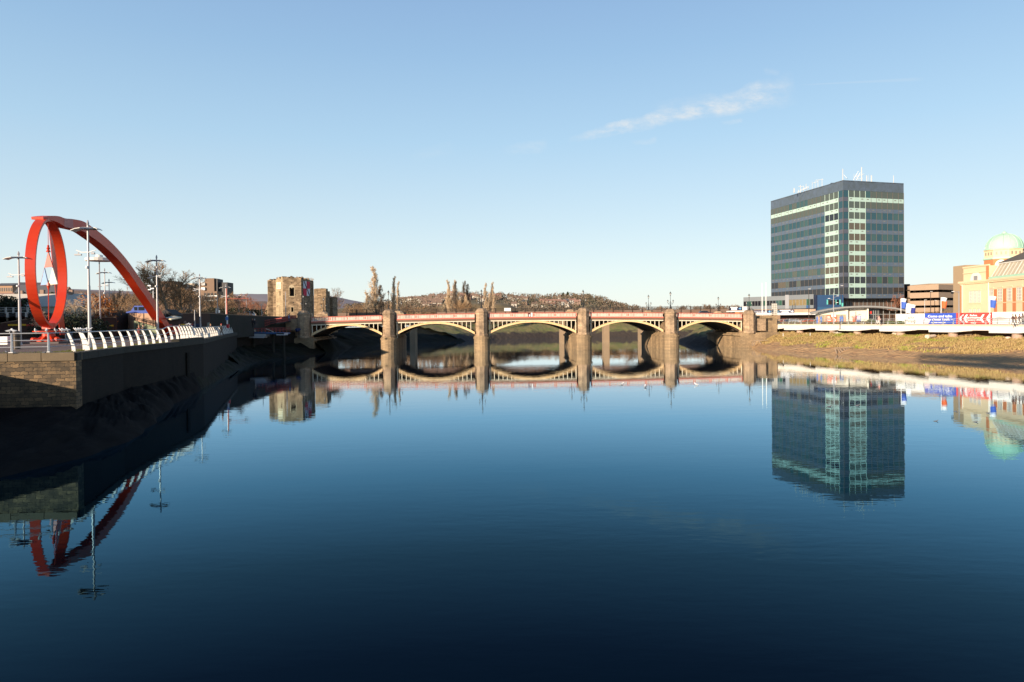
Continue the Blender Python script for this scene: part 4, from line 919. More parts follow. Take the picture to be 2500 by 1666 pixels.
for k in range(70):                                       # weeds on the wall head
    t = rn.random(); a, b = rn.choice([(Cc, Dd), (B, Cc), (Dd, E)]); p = a.lerp(b, t) + Vector((0, .6)); z = zt0 + .35; h = rn.uniform(.2, .6)
    m.add([(p.x - .12, p.y, z - .3), (p.x + .12, p.y, z - .3), (p.x + rn.uniform(-.1, .1), p.y, z + h)], [(0, 1, 2)])
m.build('wall_top_weeds', M_tw[1], ca)
# banners hung on the castle
bn = thing('cream_banner', (Cc.x, Cc.y, 19), 'cream banner with a yellow lozenge border on the bright castle corner', 'banner')
dB = (Cc - B).normalized(); nB = Vector((dB.y, -dB.x)); L = (Cc - B).length
a = B + dB * L * .16 + nB * .12; b = B + dB * L * .78 + nB * .12; z0, z1 = zpx(684, 706, 223), zpx(684, 689, 223)
m = MB(); m.wall(a.to_tuple(), b.to_tuple(), .06, z0, z1); m.build('cloth', mat('cream_cloth', (.72, .64, .46), .8), bn)
m = MB(); V3 = lambda u_, z, o=.03: ((a.lerp(b, u_) + nB * o).x, (a.lerp(b, u_) + nB * o).y, z)
H = z1 - z0
for (u0, zz0, u1, zz1) in ((.15, .3, .5, .52), (.5, .52, .85, .3), (.15, .5, .5, .74), (.5, .74, .85, .5), (.15, .14, .5, .3), (.5, .3, .85, .14)):
    m.prism([V3(u0, z0 + H * zz0), V3(u1, z0 + H * zz1), V3(u1, z0 + H * (zz1 + .06)), V3(u0, z0 + H * (zz0 + .06))], (nB.x * .015, nB.y * .015, 0))
m.build('yellow_chevrons', mat('yellow_ochre', (.72, .48, .15), .8), bn)
bn = thing('quartered_banner', (Dd.x + 1, Dd.y, 19), 'red and white quartered banner with a dark diagonal on the shaded castle side', 'banner')
dE = (E - Dd).normalized(); nE = Vector((dE.y, -dE.x)); a = Dd.lerp(E, .14) + nE * .15; b = Dd.lerp(E, .66) + nE * .15; z0, z1 = zpx(748, 723, 227), zpx(748, 687.5, 227)
mid = a.lerp(b, .5); zm = (z0 + z1) / 2; Mw, Mr, Mk = mat('banner_white', (.62, .64, .66), .8), mat('banner_red', (.55, .03, .06), .8), mat('banner_dark', (.06, .02, .04), .8)
m = MB(); m.wall(a.to_tuple(), mid.to_tuple(), .05, zm, z1); m.wall(mid.to_tuple(), b.to_tuple(), .05, z0, zm); m.build('white_quarters', Mw, bn)
m = MB(); m.wall(mid.to_tuple(), b.to_tuple(), .05, zm + .003, z1); m.wall(a.to_tuple(), mid.to_tuple(), .05, z0, zm - .003); m.build('red_quarters', Mr, bn)
m = MB(); V3 = lambda u_, z, o=.03: ((a.lerp(b, u_) + nE * o).x, (a.lerp(b, u_) + nE * o).y, z)
m.prism([V3(.04, z1), V3(.15, z1), V3(1, z0 + .1), V3(.88, z0)], (nE.x * .02, nE.y * .02, 0)); m.build('diagonal_bar', Mk, bn)
# smaller tower
c2 = thing('castle_tower', (-68, 246, 7), 'smaller ruined stone tower to the right of the castle tower', 'castle')
A = P(767, 760, 244).xy; B = P(796.5, 760, 243).xy; E = P(806, 760, 249).xy; zt = zpx(780, 705.5, 244)
m = MB(); ruinwall(m, A, B, 1.4, 5, lambda t: zt + .2 - .5 * abs(t - .45), seed=7, rough=.2); m.build('front_wall', M_castle, c2)
m = MB(); ruinwall(m, B, E, 1.4, 5, lambda t: zt - .3 - 1.2 * t, seed=8, rough=.2); ruinwall(m, E + Vector((.8, .5)), E + Vector((1.2, 6)), 1.4, 5, zt - 3, seed=9); m.build('side_wall', M_castle, c2)
m = MB(); ruinwall(m, E, A + Vector((2, 8)), 1.4, 5, zt - 1, seed=8); ruinwall(m, A + Vector((2, 8)), A, 1.4, 5, zt - 1, seed=8); m.poly([tuple(A + Vector((1, 1))), tuple(B + Vector((-1, 1))), tuple(A + Vector((2.5, 6)))], 5, zt - 2); m.build('rear_wall', M_castle, c2)
# low ruined footing between castle and bridge turret
ft = thing('ruined_footing', (-68, 214, 7), 'low overgrown rubble footing below the castle', 'wall')
m = MB(); a = P(700, 800, 212).xy; b = P(737, 800, 210).xy; ruinwall(m, a, b, 3, 3, lambda t: 8.6 + t * 1.2, seed=11, rough=.9, step=.5); m.build('rubble', M_castle, ft)
leafy('ivy_bush', P(690, 800, 209).x, 209, 5.5, 3.8, 6, 'dark ivy covered mound below the castle ramp', M_everd, 'shrub', n=900, size=.2, lobes=8, trunk=0, seed=88)
leafy('ivy_bush', P(722, 805, 205).x, 205, 4.0, 4.2, 5, 'brown creeper on the rubble beside the dark bridge turret', mat('brown_creeper', (.13, .08, .04), .9), 'shrub', n=900, size=.2, lobes=8, trunk=0, seed=89)
# ------------------------------------------------------------------ red wave sculpture
M_red = mat('red_paint', (.54, .024, .004), .42, col2=(.60, .055, .012), vs=.16, spec=.5, detail=3); M_redd = mat('dull_red_paint', (.50, .05, .035), .5, var=.1, vs=.5)
wv = thing('wave_sculpture', (-60, 88, GZ), 'giant red steel sculpture, upright ring with a long curved arm sweeping down', 'sculpture')
dr = Vector((-.318, .948)).normalized(); nr = Vector((dr.y, -dr.x))         # ring plane direction, and its normal towards the river
C0 = Vector((P(116, 660, 88).x, 88)); zt, zb_ = P(114, 535, 88).z, P(114, 799, 88).z; RC = (zt - zb_) / 2; zc = (zt + zb_) / 2
m = MB(); N = 72; w2 = .54; th = .34; vs = []; fs = []
for k in range(N):
    a = 2 * math.pi * k / N
    for (rr, ww) in ((RC, -w2), (RC, w2), (RC - th, w2), (RC - th, -w2)):
        q = C0 + dr * (rr * .93 * math.sin(a)) + nr * ww; vs.append((q.x, q.y, zc - rr * math.cos(a)))
for k in range(N):
    a, b = k * 4, ((k + 1) % N) * 4
    for j in range(4): j2 = (j + 1) % 4; fs.append((a + j, a + j2, b + j2, b + j))
m.add(vs, fs); m.build('ring', M_red, wv)
# arm: rectangular box along a falling curve
def Yx(px): return interp([(86, 85.7), (113, 88), (185, 95), (270, 105), (341, 115), (406, 126)], px)
cl = [(91, 533, .45), (112, 533, .8), (130, 536.5, 1.2), (146, 544, 1.55), (165, 547, 1.75), (190, 553, 1.9), (212, 567, 1.95), (235, 583.5, 2.0), (262, 607, 2.0), (290, 637, 2.0), (313, 667, 2.0), (335, 699, 2.0), (358, 732, 2.0), (380, 766, 2.0), (398, 795, 1.95), (407, 811, 1.9)]
pts = [P(a, b, Yx(a)) for a, b, c in cl]; hs_ = [c * .74 for a, b, c in cl]
# smooth
def catmull(ps, k=5):
    out = []
    for i in range(len(ps) - 1):
        p0, p1, p2, p3 = ps[max(i - 1, 0)], ps[i], ps[i + 1], ps[min(i + 2, len(ps) - 1)]
        for j in range(k):
            t = j / k; out.append(.5 * ((2 * p1) + (p2 - p0) * t + (2 * p0 - 5 * p1 + 4 * p2 - p3) * t * t + (3 * p1 - p0 - 3 * p2 + p3) * t ** 3))
    out.append(ps[-1]); return out
pf = catmull(pts); hf = [interp([(i * 5, h) for i, h in enumerate(hs_)], k) for k in range(len(pf))]
vs = []; fs = []; hw_ = .72
for i, p in enumerate(pf):
    d = (pf[min(i + 1, len(pf) - 1)] - pf[max(0, i - 1)]).normalized(); side = Vector((d.y, -d.x, 0)).normalized(); up = side.cross(d); 
    if up.z < 0: up = -up
    for (s, h) in ((-1, -.5), (1, -.5), (1, .5), (-1, .5)): vs.append(p + side * hw_ * s + up * hf[i] * h)
for i in range(len(pf) - 1):
    for j in range(4): j2 = (j + 1) % 4; fs.append((i * 4 + j, i * 4 + j2, i * 4 + 4 + j2, i * 4 + 4 + j))
fs.append((3, 2, 1, 0)); n_ = (len(pf) - 1) * 4; fs.append((n_, n_ + 1, n_ + 2, n_ + 3))
arm = MB().add(vs, fs).build('arm', M_red, wv)
# paler repainted panel at the head of the arm
m = MB(); k0, k1 = 14, 20
for k in range(k0, k1):
    A_, B_, C_, D_ = [Vector(v_) for v_ in (vs[k * 4 + 1], vs[k * 4 + 5], vs[k * 4 + 6], vs[k * 4 + 2])]; d = (B_ - A_).normalized(); sd = Vector((d.y, -d.x, 0)).normalized() * .012
    m.hexa([A_ + sd * .1, B_ + sd * .1, B_ + sd, A_ + sd], [D_ + sd * .1, C_ + sd * .1, C_ + sd, D_ + sd])
m.build('joint_panel', mat('pale_red_primer', (.52, .19, .17), .6), arm)
# struts of the ring's back, hub plates
bt = MB(); q = C0; bt.box(q.x - .55, q.x + .55, q.y - .5, q.y + .5, zb_ - .25, zb_ + .5); bt.build('lower_hinge', M_red, wv)
bt = MB(); z7 = GZ
bt.lathe((q.x, q.y, z7), [(1.5, .25), (1.5, .35), (1.0, .45), (.75, .9), (.72, 1.25), (1.05, 1.35), (1.05, 1.5)], 14); bt.lathe((q.x, q.y, z7), [(1.75, 1.5), (1.75, 1.6), (1.2, 1.62)], 14)
for a in range(0, 360, 45): c, s = math.cos(R(a)), math.sin(R(a)); bt.prism([(q.x + c * .7, q.y + s * .7, z7 + 1.0), (q.x + c * 1.8, q.y + s * 1.8, z7 + .3), (q.x + c * .7, q.y + s * .7, z7 + .3)], (-s * .12, c * .12, 0))
bt.lathe((q.x - 1.5, q.y - .6, z7), [(.4, .25), (.4, .6), (.25, .75)], 8); bt.lathe((q.x + 1.4, q.y - .5, z7), [(.35, .25), (.35, .65), (.2, .8)], 8)
bt.build('pedestal', M_red, wv)
bt = MB(); bt.poly([(q.x - 2.9, q.y - 2.2), (q.x + 2.7, q.y - 2.2), (q.x + 2.7, q.y + 2.2), (q.x - 2.9, q.y + 2.2)], z7, z7 + .22); bt.build('plinth', mat('dark_plinth', (.09, .07, .07), .8), wv)
m = MB(); m.hexa(*[[P(118, y, 91), P(127, y, 93), P(126, y, 93.4), P(117, y, 91.4)] if y < 600 else [P(147, y, 99), P(161, y, 102), P(160, y, 102.4), P(146, y, 99.4)] for y in (818, 545)]); m.build('rear_leg', M_red, wv)
# foot of the arm
z7 = GZ + .3; f = pf[-1]; m = MB(); m.poly([(f.x - 1.9, f.y - 1.6), (f.x + 2.2, f.y - 1.6), (f.x + 2.2, f.y + 2.0), (f.x - 1.9, f.y + 2.0)], z7, z7 + .25)
for s in (-1.2, 0, 1.3): m.prism([(f.x + s, f.y - 1.4, z7 + .25), (f.x + s, f.y + 1.8, z7 + .25), (f.x + s, f.y + 1.0, z7 + 1.5), (f.x + s, f.y - .6, z7 + 1.5)], (.22, 0, 0))
m.box(f.x - 1.4, f.x + 1.6, f.y - .7, f.y + 1.3, z7 + .9, z7 + 1.7); m.build('foot', M_red, wv)
m = MB(); c = P(394.5, 791, 120.5); m.lathe((0, 0, 0), [(.55, 0), (.55, .03)], 16); 
# hanging mobile
m = MB(); m.tube([P(117.3, 545, 88), P(117.8, 600, 88)], .035, 5); a = P(117.8, 608, 88); m.lathe((a.x, a.y, a.z), [(.07, .5), (.16, .35), (.10, .3), (.22, .05), (.13, -.1), (.26, -.35), (.25, -.42)], 8); b = P(118.5, 700, 88)
m.tube([P(118.3, 690, 88), P(119, 782, 88)], .06, 5); m.lathe((b.x, b.y, b.z), [(.05, -.5), (.2, .1), (.16, .45)], 8); m.build('hanging_rod', M_red, wv)
def tri(pl, m_, nm): MB().prism([P(a, b, 88) for a, b in pl], (.05, .1, 0)).build(nm, m_, wv)
tri([(117.8, 616), (108.3, 653.5), (128.3, 651)], M_red, 'red_triangle'); tri([(108.2, 656), (98.9, 697), (117.5, 695.5)], mat('pale_blue_paint', (.16, .33, .55), .5), 'blue_triangle'); tri([(128.3, 654), (119.0, 695.5), (140, 694)], mat('cream_paint', (.80, .72, .58), .5), 'cream_triangle')
m = MB()
for a, b in (((117.8, 616), (98.9, 697)), ((117.8, 616), (140, 694)), ((98.9, 697), (118.5, 695.5)), ((108.3, 655), (118.3, 696))): m.tube([P(*a, 88.05), P(*b, 88.05)], .04, 4)
m.build('mobile_frame', M_redd, wv)

# ------------------------------------------------------------------ promenade lamps
M_pole = mat('lamp_pole', (.33, .32, .33), .38, .35, var=.1, vs=2); M_panel = mat('louvre_blue', (.05, .07, .12), .25, .3); M_canopy = mat('canopy_white', (.7, .67, .6), .5)
def make_lamp(label):
    r = thing('promenade_lamp', (0, 0, 0), label, 'street lamp', 'tall lamp posts with winged canopy on the left promenade')
    H = 12.0
    MB().tube([(0, 0, 0), (0, 0, .3), (0, 0, 6.0), (0, 0, 6.05), (0, 0, H)], [.24, .17, .14, .115, .085], 10).build('pole', M_pole, r)
    c = MB(); prof = [(-1.45, -.24), (-1.0, -.05), (-.4, .05), (.4, .06), (.95, .03), (1.15, -.10)]
    for (a, b) in zip(prof, prof[1:]):
        c.hexa([(a[0], -.6, H - .45 + a[1]), (b[0], -.6, H - .45 + b[1]), (b[0], .6, H - .45 + b[1]), (a[0], .6, H - .45 + a[1])], [(a[0], -.6, H - .38 + a[1]), (b[0], -.6, H - .38 + b[1]), (b[0], .6, H - .38 + b[1]), (a[0], .6, H - .38 + a[1])])
    cc = c.build('canopy', M_canopy, r)
    c = MB()
    for (a, b) in ((-.5, -.02), (.04, .75)): c.hexa([(a, -.64, H - .47), (b, -.64, H - .47), (b, .64, H - .47), (a, .64, H - .47)], [(a, -.64, H - .34), (b, -.64, H - .34), (b, .64, H - .34), (a, .64, H - .34)])
    c.build('louvre_panel', M_panel, cc)
    MB().lathe((0, 0, H), [(.1, -.1), (.13, .1), (.05, .42)], 8).build('finial', M_pole, r)
    b = MB(); b.tube([(-1.15, 0, 9.5), (-.6, 0, 9.28), (0, 0, 9.3), (.5, 0, 9.42)], .05, 5); b.tube([(.0, -.1, 9.25), (.75, 0, 9.5)], .04, 5); b.build('bracket', M_white, r)
    b = MB(); b.box(-1.3, -.65, -.12, .12, 8.98, 9.12); b.box(-1.0, -.9, -.03, .03, 9.12, 9.3); b.build('floodlight', M_pole, r); b = MB(); b.box(.3, .62, -.12, .12, 9.1, 9.28); b.build('floodlight', M_pole, r)
    MB().lathe((-.1, -.14, 7.7), [(.1, 0), (.16, .12), (.1, .25)], 8).build('camera_dome', M_white, r)
    return r
specs = [(214, 70.7, 538, 'tallest nearest lamp post with winged canopy, in front of the red arm'), (45, 82, 614, 'winged lamp post at the far left of the red ring'), (382, 102, 623, 'winged lamp post crossing the lower end of the red arm'), (487, 134, 669, 'winged lamp post between the red arm foot and the brown tower block'), (551, 168, 694, 'winged lamp post beside the red gantry pole'), (255, 140, 655, 'slim winged lamp post under the red arm, left of the smallest one'), (266, 160, 681, 'smallest winged lamp post under the red arm')]
L0 = make_lamp(specs[0][3])
for i, (px, Y, top, lab) in enumerate(specs):
    t = P(px, top, Y); s = (t.z - GZ) / 12.42; base = Vector((t.x, Y, GZ))
    if i == 0: L0.location = base; L0.scale = (1.0, 1.0, s); L0.rotation_euler = (0, 0, R(8))
    else: copy_tree(L0, base, R(8), (1.0, 1.0, s), lab)
t = P(242, 622, 118); r = thing('disc_lamp', (t.x, 118, GZ), 'slender lamp post with a flat white disc head under the red arm', 'street lamp')
MB().tube([(t.x, 118, GZ), (t.x, 118, t.z)], [.16, .09], 8).build('pole', M_pole, r); MB().lathe((t.x, 118, t.z - 1.1), [(.2, -.1), (2.1, -.02), (2.15, .45), (.6, .65), (.55, 1.0), (.1, 1.1)], 20).build('disc_head', M_canopy, r)

# ------------------------------------------------------------------ river railing
M_fin = mat('white_fin', (.80, .77, .71), .5, var=.05, vs=2)
rl = thing('curved_railing', (-39, 59, GZ), 'long railing of white curved fins and grey rails along the left quay edge', 'railing')
path = [(-38.0, 59), (-39.7, 68), (-41.8, 80), (-43.2, 88), (-45.0, 97), (-54.4, 125), (-65.6, 161.5)]
fz = lambda y: 6.62 if y < 84.5 or y > 97.2 else 6.95
PXF = [180, 210.6, 231, 256.7, 279.7, 301.5, 322, 340.6, 358, 375.3, 391.6, 406.4, 419.7, 433.5, 443.7, 450.3, 457, 463.8, 470.2, 476.4, 482.6]
while PXF[-1] < 577: PXF.append(PXF[-1] + interp([(482, 6.0), (515, 5.0), (550, 4.0), (578, 3.5)], PXF[-1]))
fine_ = along(path, .05); posts = []
for px in PXF: posts.append(min(fine_, key=lambda q: abs(1250 + FPX * q[0].x / q[0].y - px)))
for i, (p, d) in enumerate(posts[:96]):
    z0 = fz(p.y); big = i in (1,); wd_ = .32 if not big else .60
    n = Vector((-d.y, d.x)); m = MB(); K = 6; prev = None
    for k in range(K):
        pr = []
        for kk in (k, k + 1):
            t = kk / K; off = .46 * t ** 1.8 ; pr.append((n * off, z0 + 1.66 * t, wd_ * (1 - .45 * t)))
        (o0, za, wa), (o1, zb2, wb) = pr
        # fin: broad face turned to the south west, thin along the quay
        def cr(o, w_): return [(p + o + n * w_ * .5 + d * .04), (p + o - n * w_ * .5 + d * .04), (p + o - n * w_ * .5 - d * .04), (p + o + n * w_ * .5 - d * .04)]
        m.hexa([(v_.x, v_.y, za) for v_ in cr(o0, wa)][::-1], [(v_.x, v_.y, zb2) for v_ in cr(o1, wb)][::-1])
    m.build('fin_post', M_fin, rl)
for h, rr in ((.55, .034), (1.05, .034), (1.68, .05)):
    pts_ = [Vector((p.x, p.y, fz(p.y) + h)) + Vector((-d.y, d.x, 0)) * (.46 * (h / 1.66) ** 1.8) for p, d in posts]
    MB().tube(pts_, rr, 6).build('rail', M_galv, rl)
r2 = thing('straight_railing', (-40.9, 55.8, GZ), 'grey three bar railing with upright posts at the left corner of the quay', 'railing')
path2 = [(-50.5, 55.2), (-47.3, 55.3), (-44.1, 55.5), (-40.9, 55.8), (-38.3, 56.4), (-38.0, 59)]
for (x, y) in path2[:-1]:
    m = MB(); m.tube([(x, y, GZ), (x, y, GZ + .8), (x - .02, y, GZ + 1.7)], [.11, .095, .065], 6); m.box(x - .18, x + .18, y - .18, y + .18, GZ, GZ + .17); m.build('post', M_galv, r2)
for h, rr in ((.58, .034), (1.12, .034), (1.70, .05)): MB().tube([(x, y, GZ + h) for x, y in path2], rr, 6).build('rail', M_galv, r2)

# gulls
M_gw = mat('gull_white', (.8, .79, .77), .7); M_gg = mat('gull_grey', (.33, .36, .40), .7); M_bill = mat('bill', (.5, .2, .04), .5); M_pg = mat('pigeon_grey', (.09, .10, .12), .7)
def make_bird(label, group, body=M_gw, wing=M_gg, name='gull', cat='gull'):
    r = thing(name, (0, 0, 0), label, cat, group)
    b = MB(); prof = [(-.27, .155, .012), (-.20, .16, .035), (-.10, .165, .07), (.02, .18, .085), (.10, .21, .07), (.14, .26, .048), (.165, .305, .05), (.20, .31, .038), (.225, .302, .012)]
    vs = []; fs = []; n = 8
    for (x, z, rr) in prof:
        for k in range(n): a = 2 * math.pi * k / n; vs.append((x, math.cos(a) * rr, z + math.sin(a) * rr))
    for i in range(len(prof) - 1):
        for k in range(n): k2 = (k + 1) % n; fs.append((i * n + k, i * n + k2, (i + 1) * n + k2, (i + 1) * n + k))
    b.add(vs, fs); b.tube([(0, .03, .11), (0, .03, 0)], .009, 4); b.tube([(0, -.03, .11), (0, -.03, 0)], .009, 4); b.build('body', body, r, smooth=True)
    w_ = MB()
    for s in (-1, 1): w_.prism([(.10, s * .085, .21), (.02, s * .09, .25), (-.15, s * .06, .225), (-.33, s * .02, .165), (-.12, s * .085, .15), (.05, s * .095, .15)], (0, s * .012, 0))
    w_.build('wing', wing, r)
    w_ = MB(); w_.prism([(.222, -.01, .30), (.28, -.004, .292), (.222, -.01, .288)], (0, .02, 0)); w_.build('bill', M_bill, r); return r
spots = [(24, .0, 'single'), (34, .2, 's'), (89, .0, 's'), (115, 1, 's'), (137, 2, 's')] 
B0 = make_bird('', 'white gulls perched on the quay railing')
def onrail(px):
    # point of the top rail seen at px
    if px < 170:
        best = None
        for a, b in zip(path2, path2[1:]):
            for k in range(21):
                q = Vector(a).lerp(Vector(b), k / 20); x = 1250 + FPX * q.x / q.y
                if best is None or abs(x - px) < best[0]: best = (abs(x - px), q)
        return Vector((best[1].x, best[1].y, GZ + 1.75))
    best = None
    for p, d in along(path, .1):
        q = p + Vector((-d.y, d.x)) * .46; x = 1250 + FPX * q.x / q.y
        if best is None or abs(x - px) < best[0]: best = (abs(x - px), q)
    return Vector((best[1].x, best[1].y, fz(best[1].y) + 1.73))
gl = [(25, .3, 'gull on the left railing post beside the round dark bin, facing right'), (33, 3.0, 'gull close behind the one on the left railing post'), (89, -1.2, 'round looking gull on the straight railing between its two near posts'), (115, 2.2, 'gull on the second straight railing post'), (136.5, -1.4, 'gull seen front on between second post and the first white fin'), (151, 3.4, 'left gull of the three close together near the first white fin'), (156, 3.1, 'middle gull of the three close together near the first white fin'), (165, 2.7, 'right gull of the three, next to the first white fin'),
      (186, 3.3, 'leftmost gull of the row between the first two white fins'), (191, 3.5, 'second gull of the row between the first two white fins'), (196, 3.0, 'third gull of the row beside the wide white fin'), (201, 3.1, 'gull on top of the wide white fin'), (206.5, .4, 'gull just right of the wide white fin'), (213, -.9, 'gull in front of the tall lamp post'), (219, .2, 'rightmost gull of the row at the tall lamp post')]
for i, (px, rz, lab) in enumerate(gl):
    q = onrail(px)
    if i == 0: B0.location = q; B0.rotation_euler = (0, 0, rz); B0.scale = (1.05,) * 3; B0['label'] = lab
    else: copy_tree(B0, q, rz, 1.05, lab)
pg = make_bird('dark pigeon on the coping at the far left', 'pigeons on the left coping', M_pg, M_pg, 'pigeon', 'pigeon'); pg.location = G(16, 863.5, 6.75); pg.rotation_euler = (0, 0, 2.6)
pg.scale = (.75,) * 3; copy_tree(pg, G(110, 864.5, 6.75), .2, .75, 'grey pigeon on the coping at the foot of a railing post')
for i, (px, py, rz) in enumerate([(458, 802, .5), (463, 804, 2.8)]): copy_tree(B0, onrail(px), rz, 1.05, ['gull on the curved railing right of the red arm foot', 'second gull on the curved railing right of the red arm foot'][i])
# birds on the water
dk = make_bird('', 'dark ducks swimming on the river', M_pg, M_pg, 'duck', 'duck')
dl = [(2333, 1005, 'dark duck swimming left of the red hoarding reflection'), (2413, 1009, 'duck swimming at the edge of the orange brick reflection'), (2285, 1029, 'lone duck nearest the tower reflection on the right'), (2382, 1031, 'duck swimming left of the dome reflection'), (2026, 993, 'tiny duck inside the tower reflection, left one'), (2094, 991, 'tiny duck inside the tower reflection, right one')]
for i, (px, py, lab) in enumerate(dl):
    g_ = G(px, py, 0); g_.z = -.13
    if i == 0: dk.location = g_; dk.rotation_euler = (0, 0, -.3); dk.scale = (.75,) * 3; dk['label'] = lab
    else: copy_tree(dk, g_, -.2 - .1 * i, (.75 if i < 4 else .9), lab)
for i, (px, py, lab) in enumerate([(1518, 940, 'white gull floating right of the third pier reflection'), (1575, 946, 'white gull floating between the third and fourth pier reflections'), (1700, 941, 'white gull floating right of the fourth pier reflection')]):
    g_ = G(px, py, 0); g_.z = -.13; copy_tree(B0, g_, .3 + i, 1.4, lab, 'white gulls floating on the river')

# ------------------------------------------------------------------ people
def make_person(label, jacket, trousers, hair=(.03, .02, .015), walk=0.0, skin=(.45, .26, .18), longhair=False, pose='stand', hat=None, bag=None):
    r = thing('person', (0, 0, 0), label, 'person')
    V = []; E = []; Rr = []
    def j(x, y, z, ra, par=None):
        V.append((x, y, z)); Rr.append(ra)
        if par is not None: E.append((par, len(V) - 1))
        return len(V) - 1
    s = walk
    pel = j(0, 0, .95, .15); bel = j(0, 0, 1.1, .145, pel); ch = j(0, 0.0, 1.32, .17, bel); nk = j(0, 0, 1.48, .065, ch); hd0 = j(0, -.01, 1.56, .075, nk); hd = j(0, -.015, 1.66, .095, hd0); hd2 = j(0, 0, 1.74, .06, hd)
    for sd in (-1, 1):
        st = s * sd
        hp = j(.09 * sd, 0, .88, .10, pel); kn = j(.10 * sd, -.22 * st - .02, .49, .07, hp); an = j(.10 * sd, -.34 * st + (.08 if st < 0 else 0), .09, .045, kn); j(.11 * sd, -.34 * st - .14 + (.08 if st < 0 else 0), .035, .04, an)
        sh = j(.19 * sd, 0, 1.38, .07, ch)
        if pose == 'eat' and sd == 1: el = j(.27, -.08, 1.14, .05, sh); ha = j(.1, -.25, 1.36, .035, el); f0 = j(.06, -.27, 1.42, .03, ha)
        elif pose == 'pocket': el = j(.30 * sd, .06, 1.12, .052, sh); ha = j(.2 * sd, -.1, .95, .04, el)
        else: el = j(.26 * sd, .12 * st + .02, 1.12, .05, sh); ha = j(.27 * sd, .24 * st - .08, .88, .036, el); f0 = j(.27 * sd, .26 * st - .12, .79, .028, ha)
    me = bpy.data.meshes.new('person_body'); me.from_pydata(V, E, []); ob = bpy.data.objects.new('body', me); COL.objects.link(ob)
    md = ob.modifiers.new('s', 'SKIN'); md.use_smooth_shade = True
    for k, sv in enumerate(me.skin_vertices[0].data): sv.radius = (Rr[k] * (1.15 if k in (1, 2, 0) else 1), Rr[k] * (.8 if k in (1, 2) else 1)); sv.use_root = (k == 0)
    sb = ob.modifiers.new('u', 'SUBSURF'); sb.levels = 1; sb.render_levels = 1
    dg = bpy.context.evaluated_depsgraph_get(); dg.update(); nm = bpy.data.meshes.new_from_object(ob.evaluated_get(dg)); bpy.data.objects.remove(ob)
    nm.materials.clear()
    for nme, c in (('skin', skin), ('jacket', jacket), ('trousers', trousers), ('shoes', (.02, .02, .02))): nm.materials.append(mat(nme, c, .8, var=.15, vs=6))
    for pl in nm.polygons:
        z = pl.center.z; x = abs(pl.center.x)
        pl.material_index = 0 if z > 1.49 else (3 if z < .1 else (2 if (z < .86 and x < .22) else (0 if (z < .87 and x > .22 and pose != 'pocket') else 1)))
        if pose == 'eat' and pl.center.y < -.24 and z > 1.3: pl.material_index = 0
        pl.use_smooth = True
    b = bpy.data.objects.new('body', nm); COL.objects.link(b); b.parent = r
    h = MB(); h.blob((0, .02, 1.70), .105, 9, rx=.95, ry=1.05, rz=.95)
    if longhair: h.blob((0, .06, 1.58), .10, 8, rx=1.1, ry=.7, rz=1.5)
    h.build('hair', mat('hair', hat or hair, .9), r, smooth=True)
    f = MB(); f.blob((0, -.112, 1.645), .02, 5); 
    f.build('nose', mat('skin_nose', skin, .8), r)
    e = MB(); e.blob((-.034, -.10, 1.675), .012, 5); e.blob((.034, -.10, 1.675), .012, 5); e.build('eyes', M_black, r)
    if bag: MB().poly([(.24, -.1), (.42, -.1), (.42, .12), (.24, .12)], .62, .95).build('bag', mat('bag', bag, .7), r)
    return r
def put(r, px, Y, z=GZ, rz=0, s=1.0): p = P(px, 780, Y); r.location = (p.x, Y, z); r.rotation_euler = (0, 0, rz); s *= 1.27; r.scale = (s, s, s); return r
put(make_person('person in a dark red jacket before the pale green underpass wall', (.12, .02, .02), (.02, .02, .03), pose='eat', longhair=True, hair=(.25, .14, .07)), 339, 91, rz=-.5)
put(make_person('person in a black coat with one hand at the mouth, before the green wall', (.02, .022, .018), (.03, .03, .035), pose='eat'), 349.5, 90, rz=-.2, s=1.06)
put(make_person('person in a dark maroon coat by the brick wall right of the red arm foot', (.14, .01, .015), (.03, .02, .02), pose='pocket'), 438.5, 103, rz=.3, s=1.02)
put(make_person('person in a brown coat beyond the curved railing left of the pillar', (.18, .10, .05), (.03, .03, .04), hair=(.3, .18, .08), walk=.8), 514, 124, rz=1.2)
put(make_person('person in a black top with a red scarf beyond the far curved railing', (.02, .02, .02), (.02, .02, .02), hat=(.4, .03, .03), walk=.7), 540, 126, rz=-1.0)
put(make_person('person in a dark coat with a pale cap climbing the red railed ramp', (.02, .02, .025), (.03, .03, .04), hat=(.4, .4, .4), walk=.6), 622, 166, z=7.6, rz=2.8)
put(make_person('person in black with orange sleeves, left of the pale capped one on the ramp', (.03, .02, .02), (.02, .02, .02), hair=(.3, .1, .04)), 617, 168, z=7.6, rz=2.8, s=1.05)
put(make_person('person in a light blue jacket on the castle ramp', (.14, .28, .52), (.06, .09, .16), walk=.6), 705, 196, z=9.0, rz=2.0, s=1.05)
put(make_person('person in brown beside the light blue jacket on the castle ramp', (.16, .10, .07), (.05, .05, .06), walk=.4), 707.5, 200, z=9.1, rz=2.0, s=1.1)

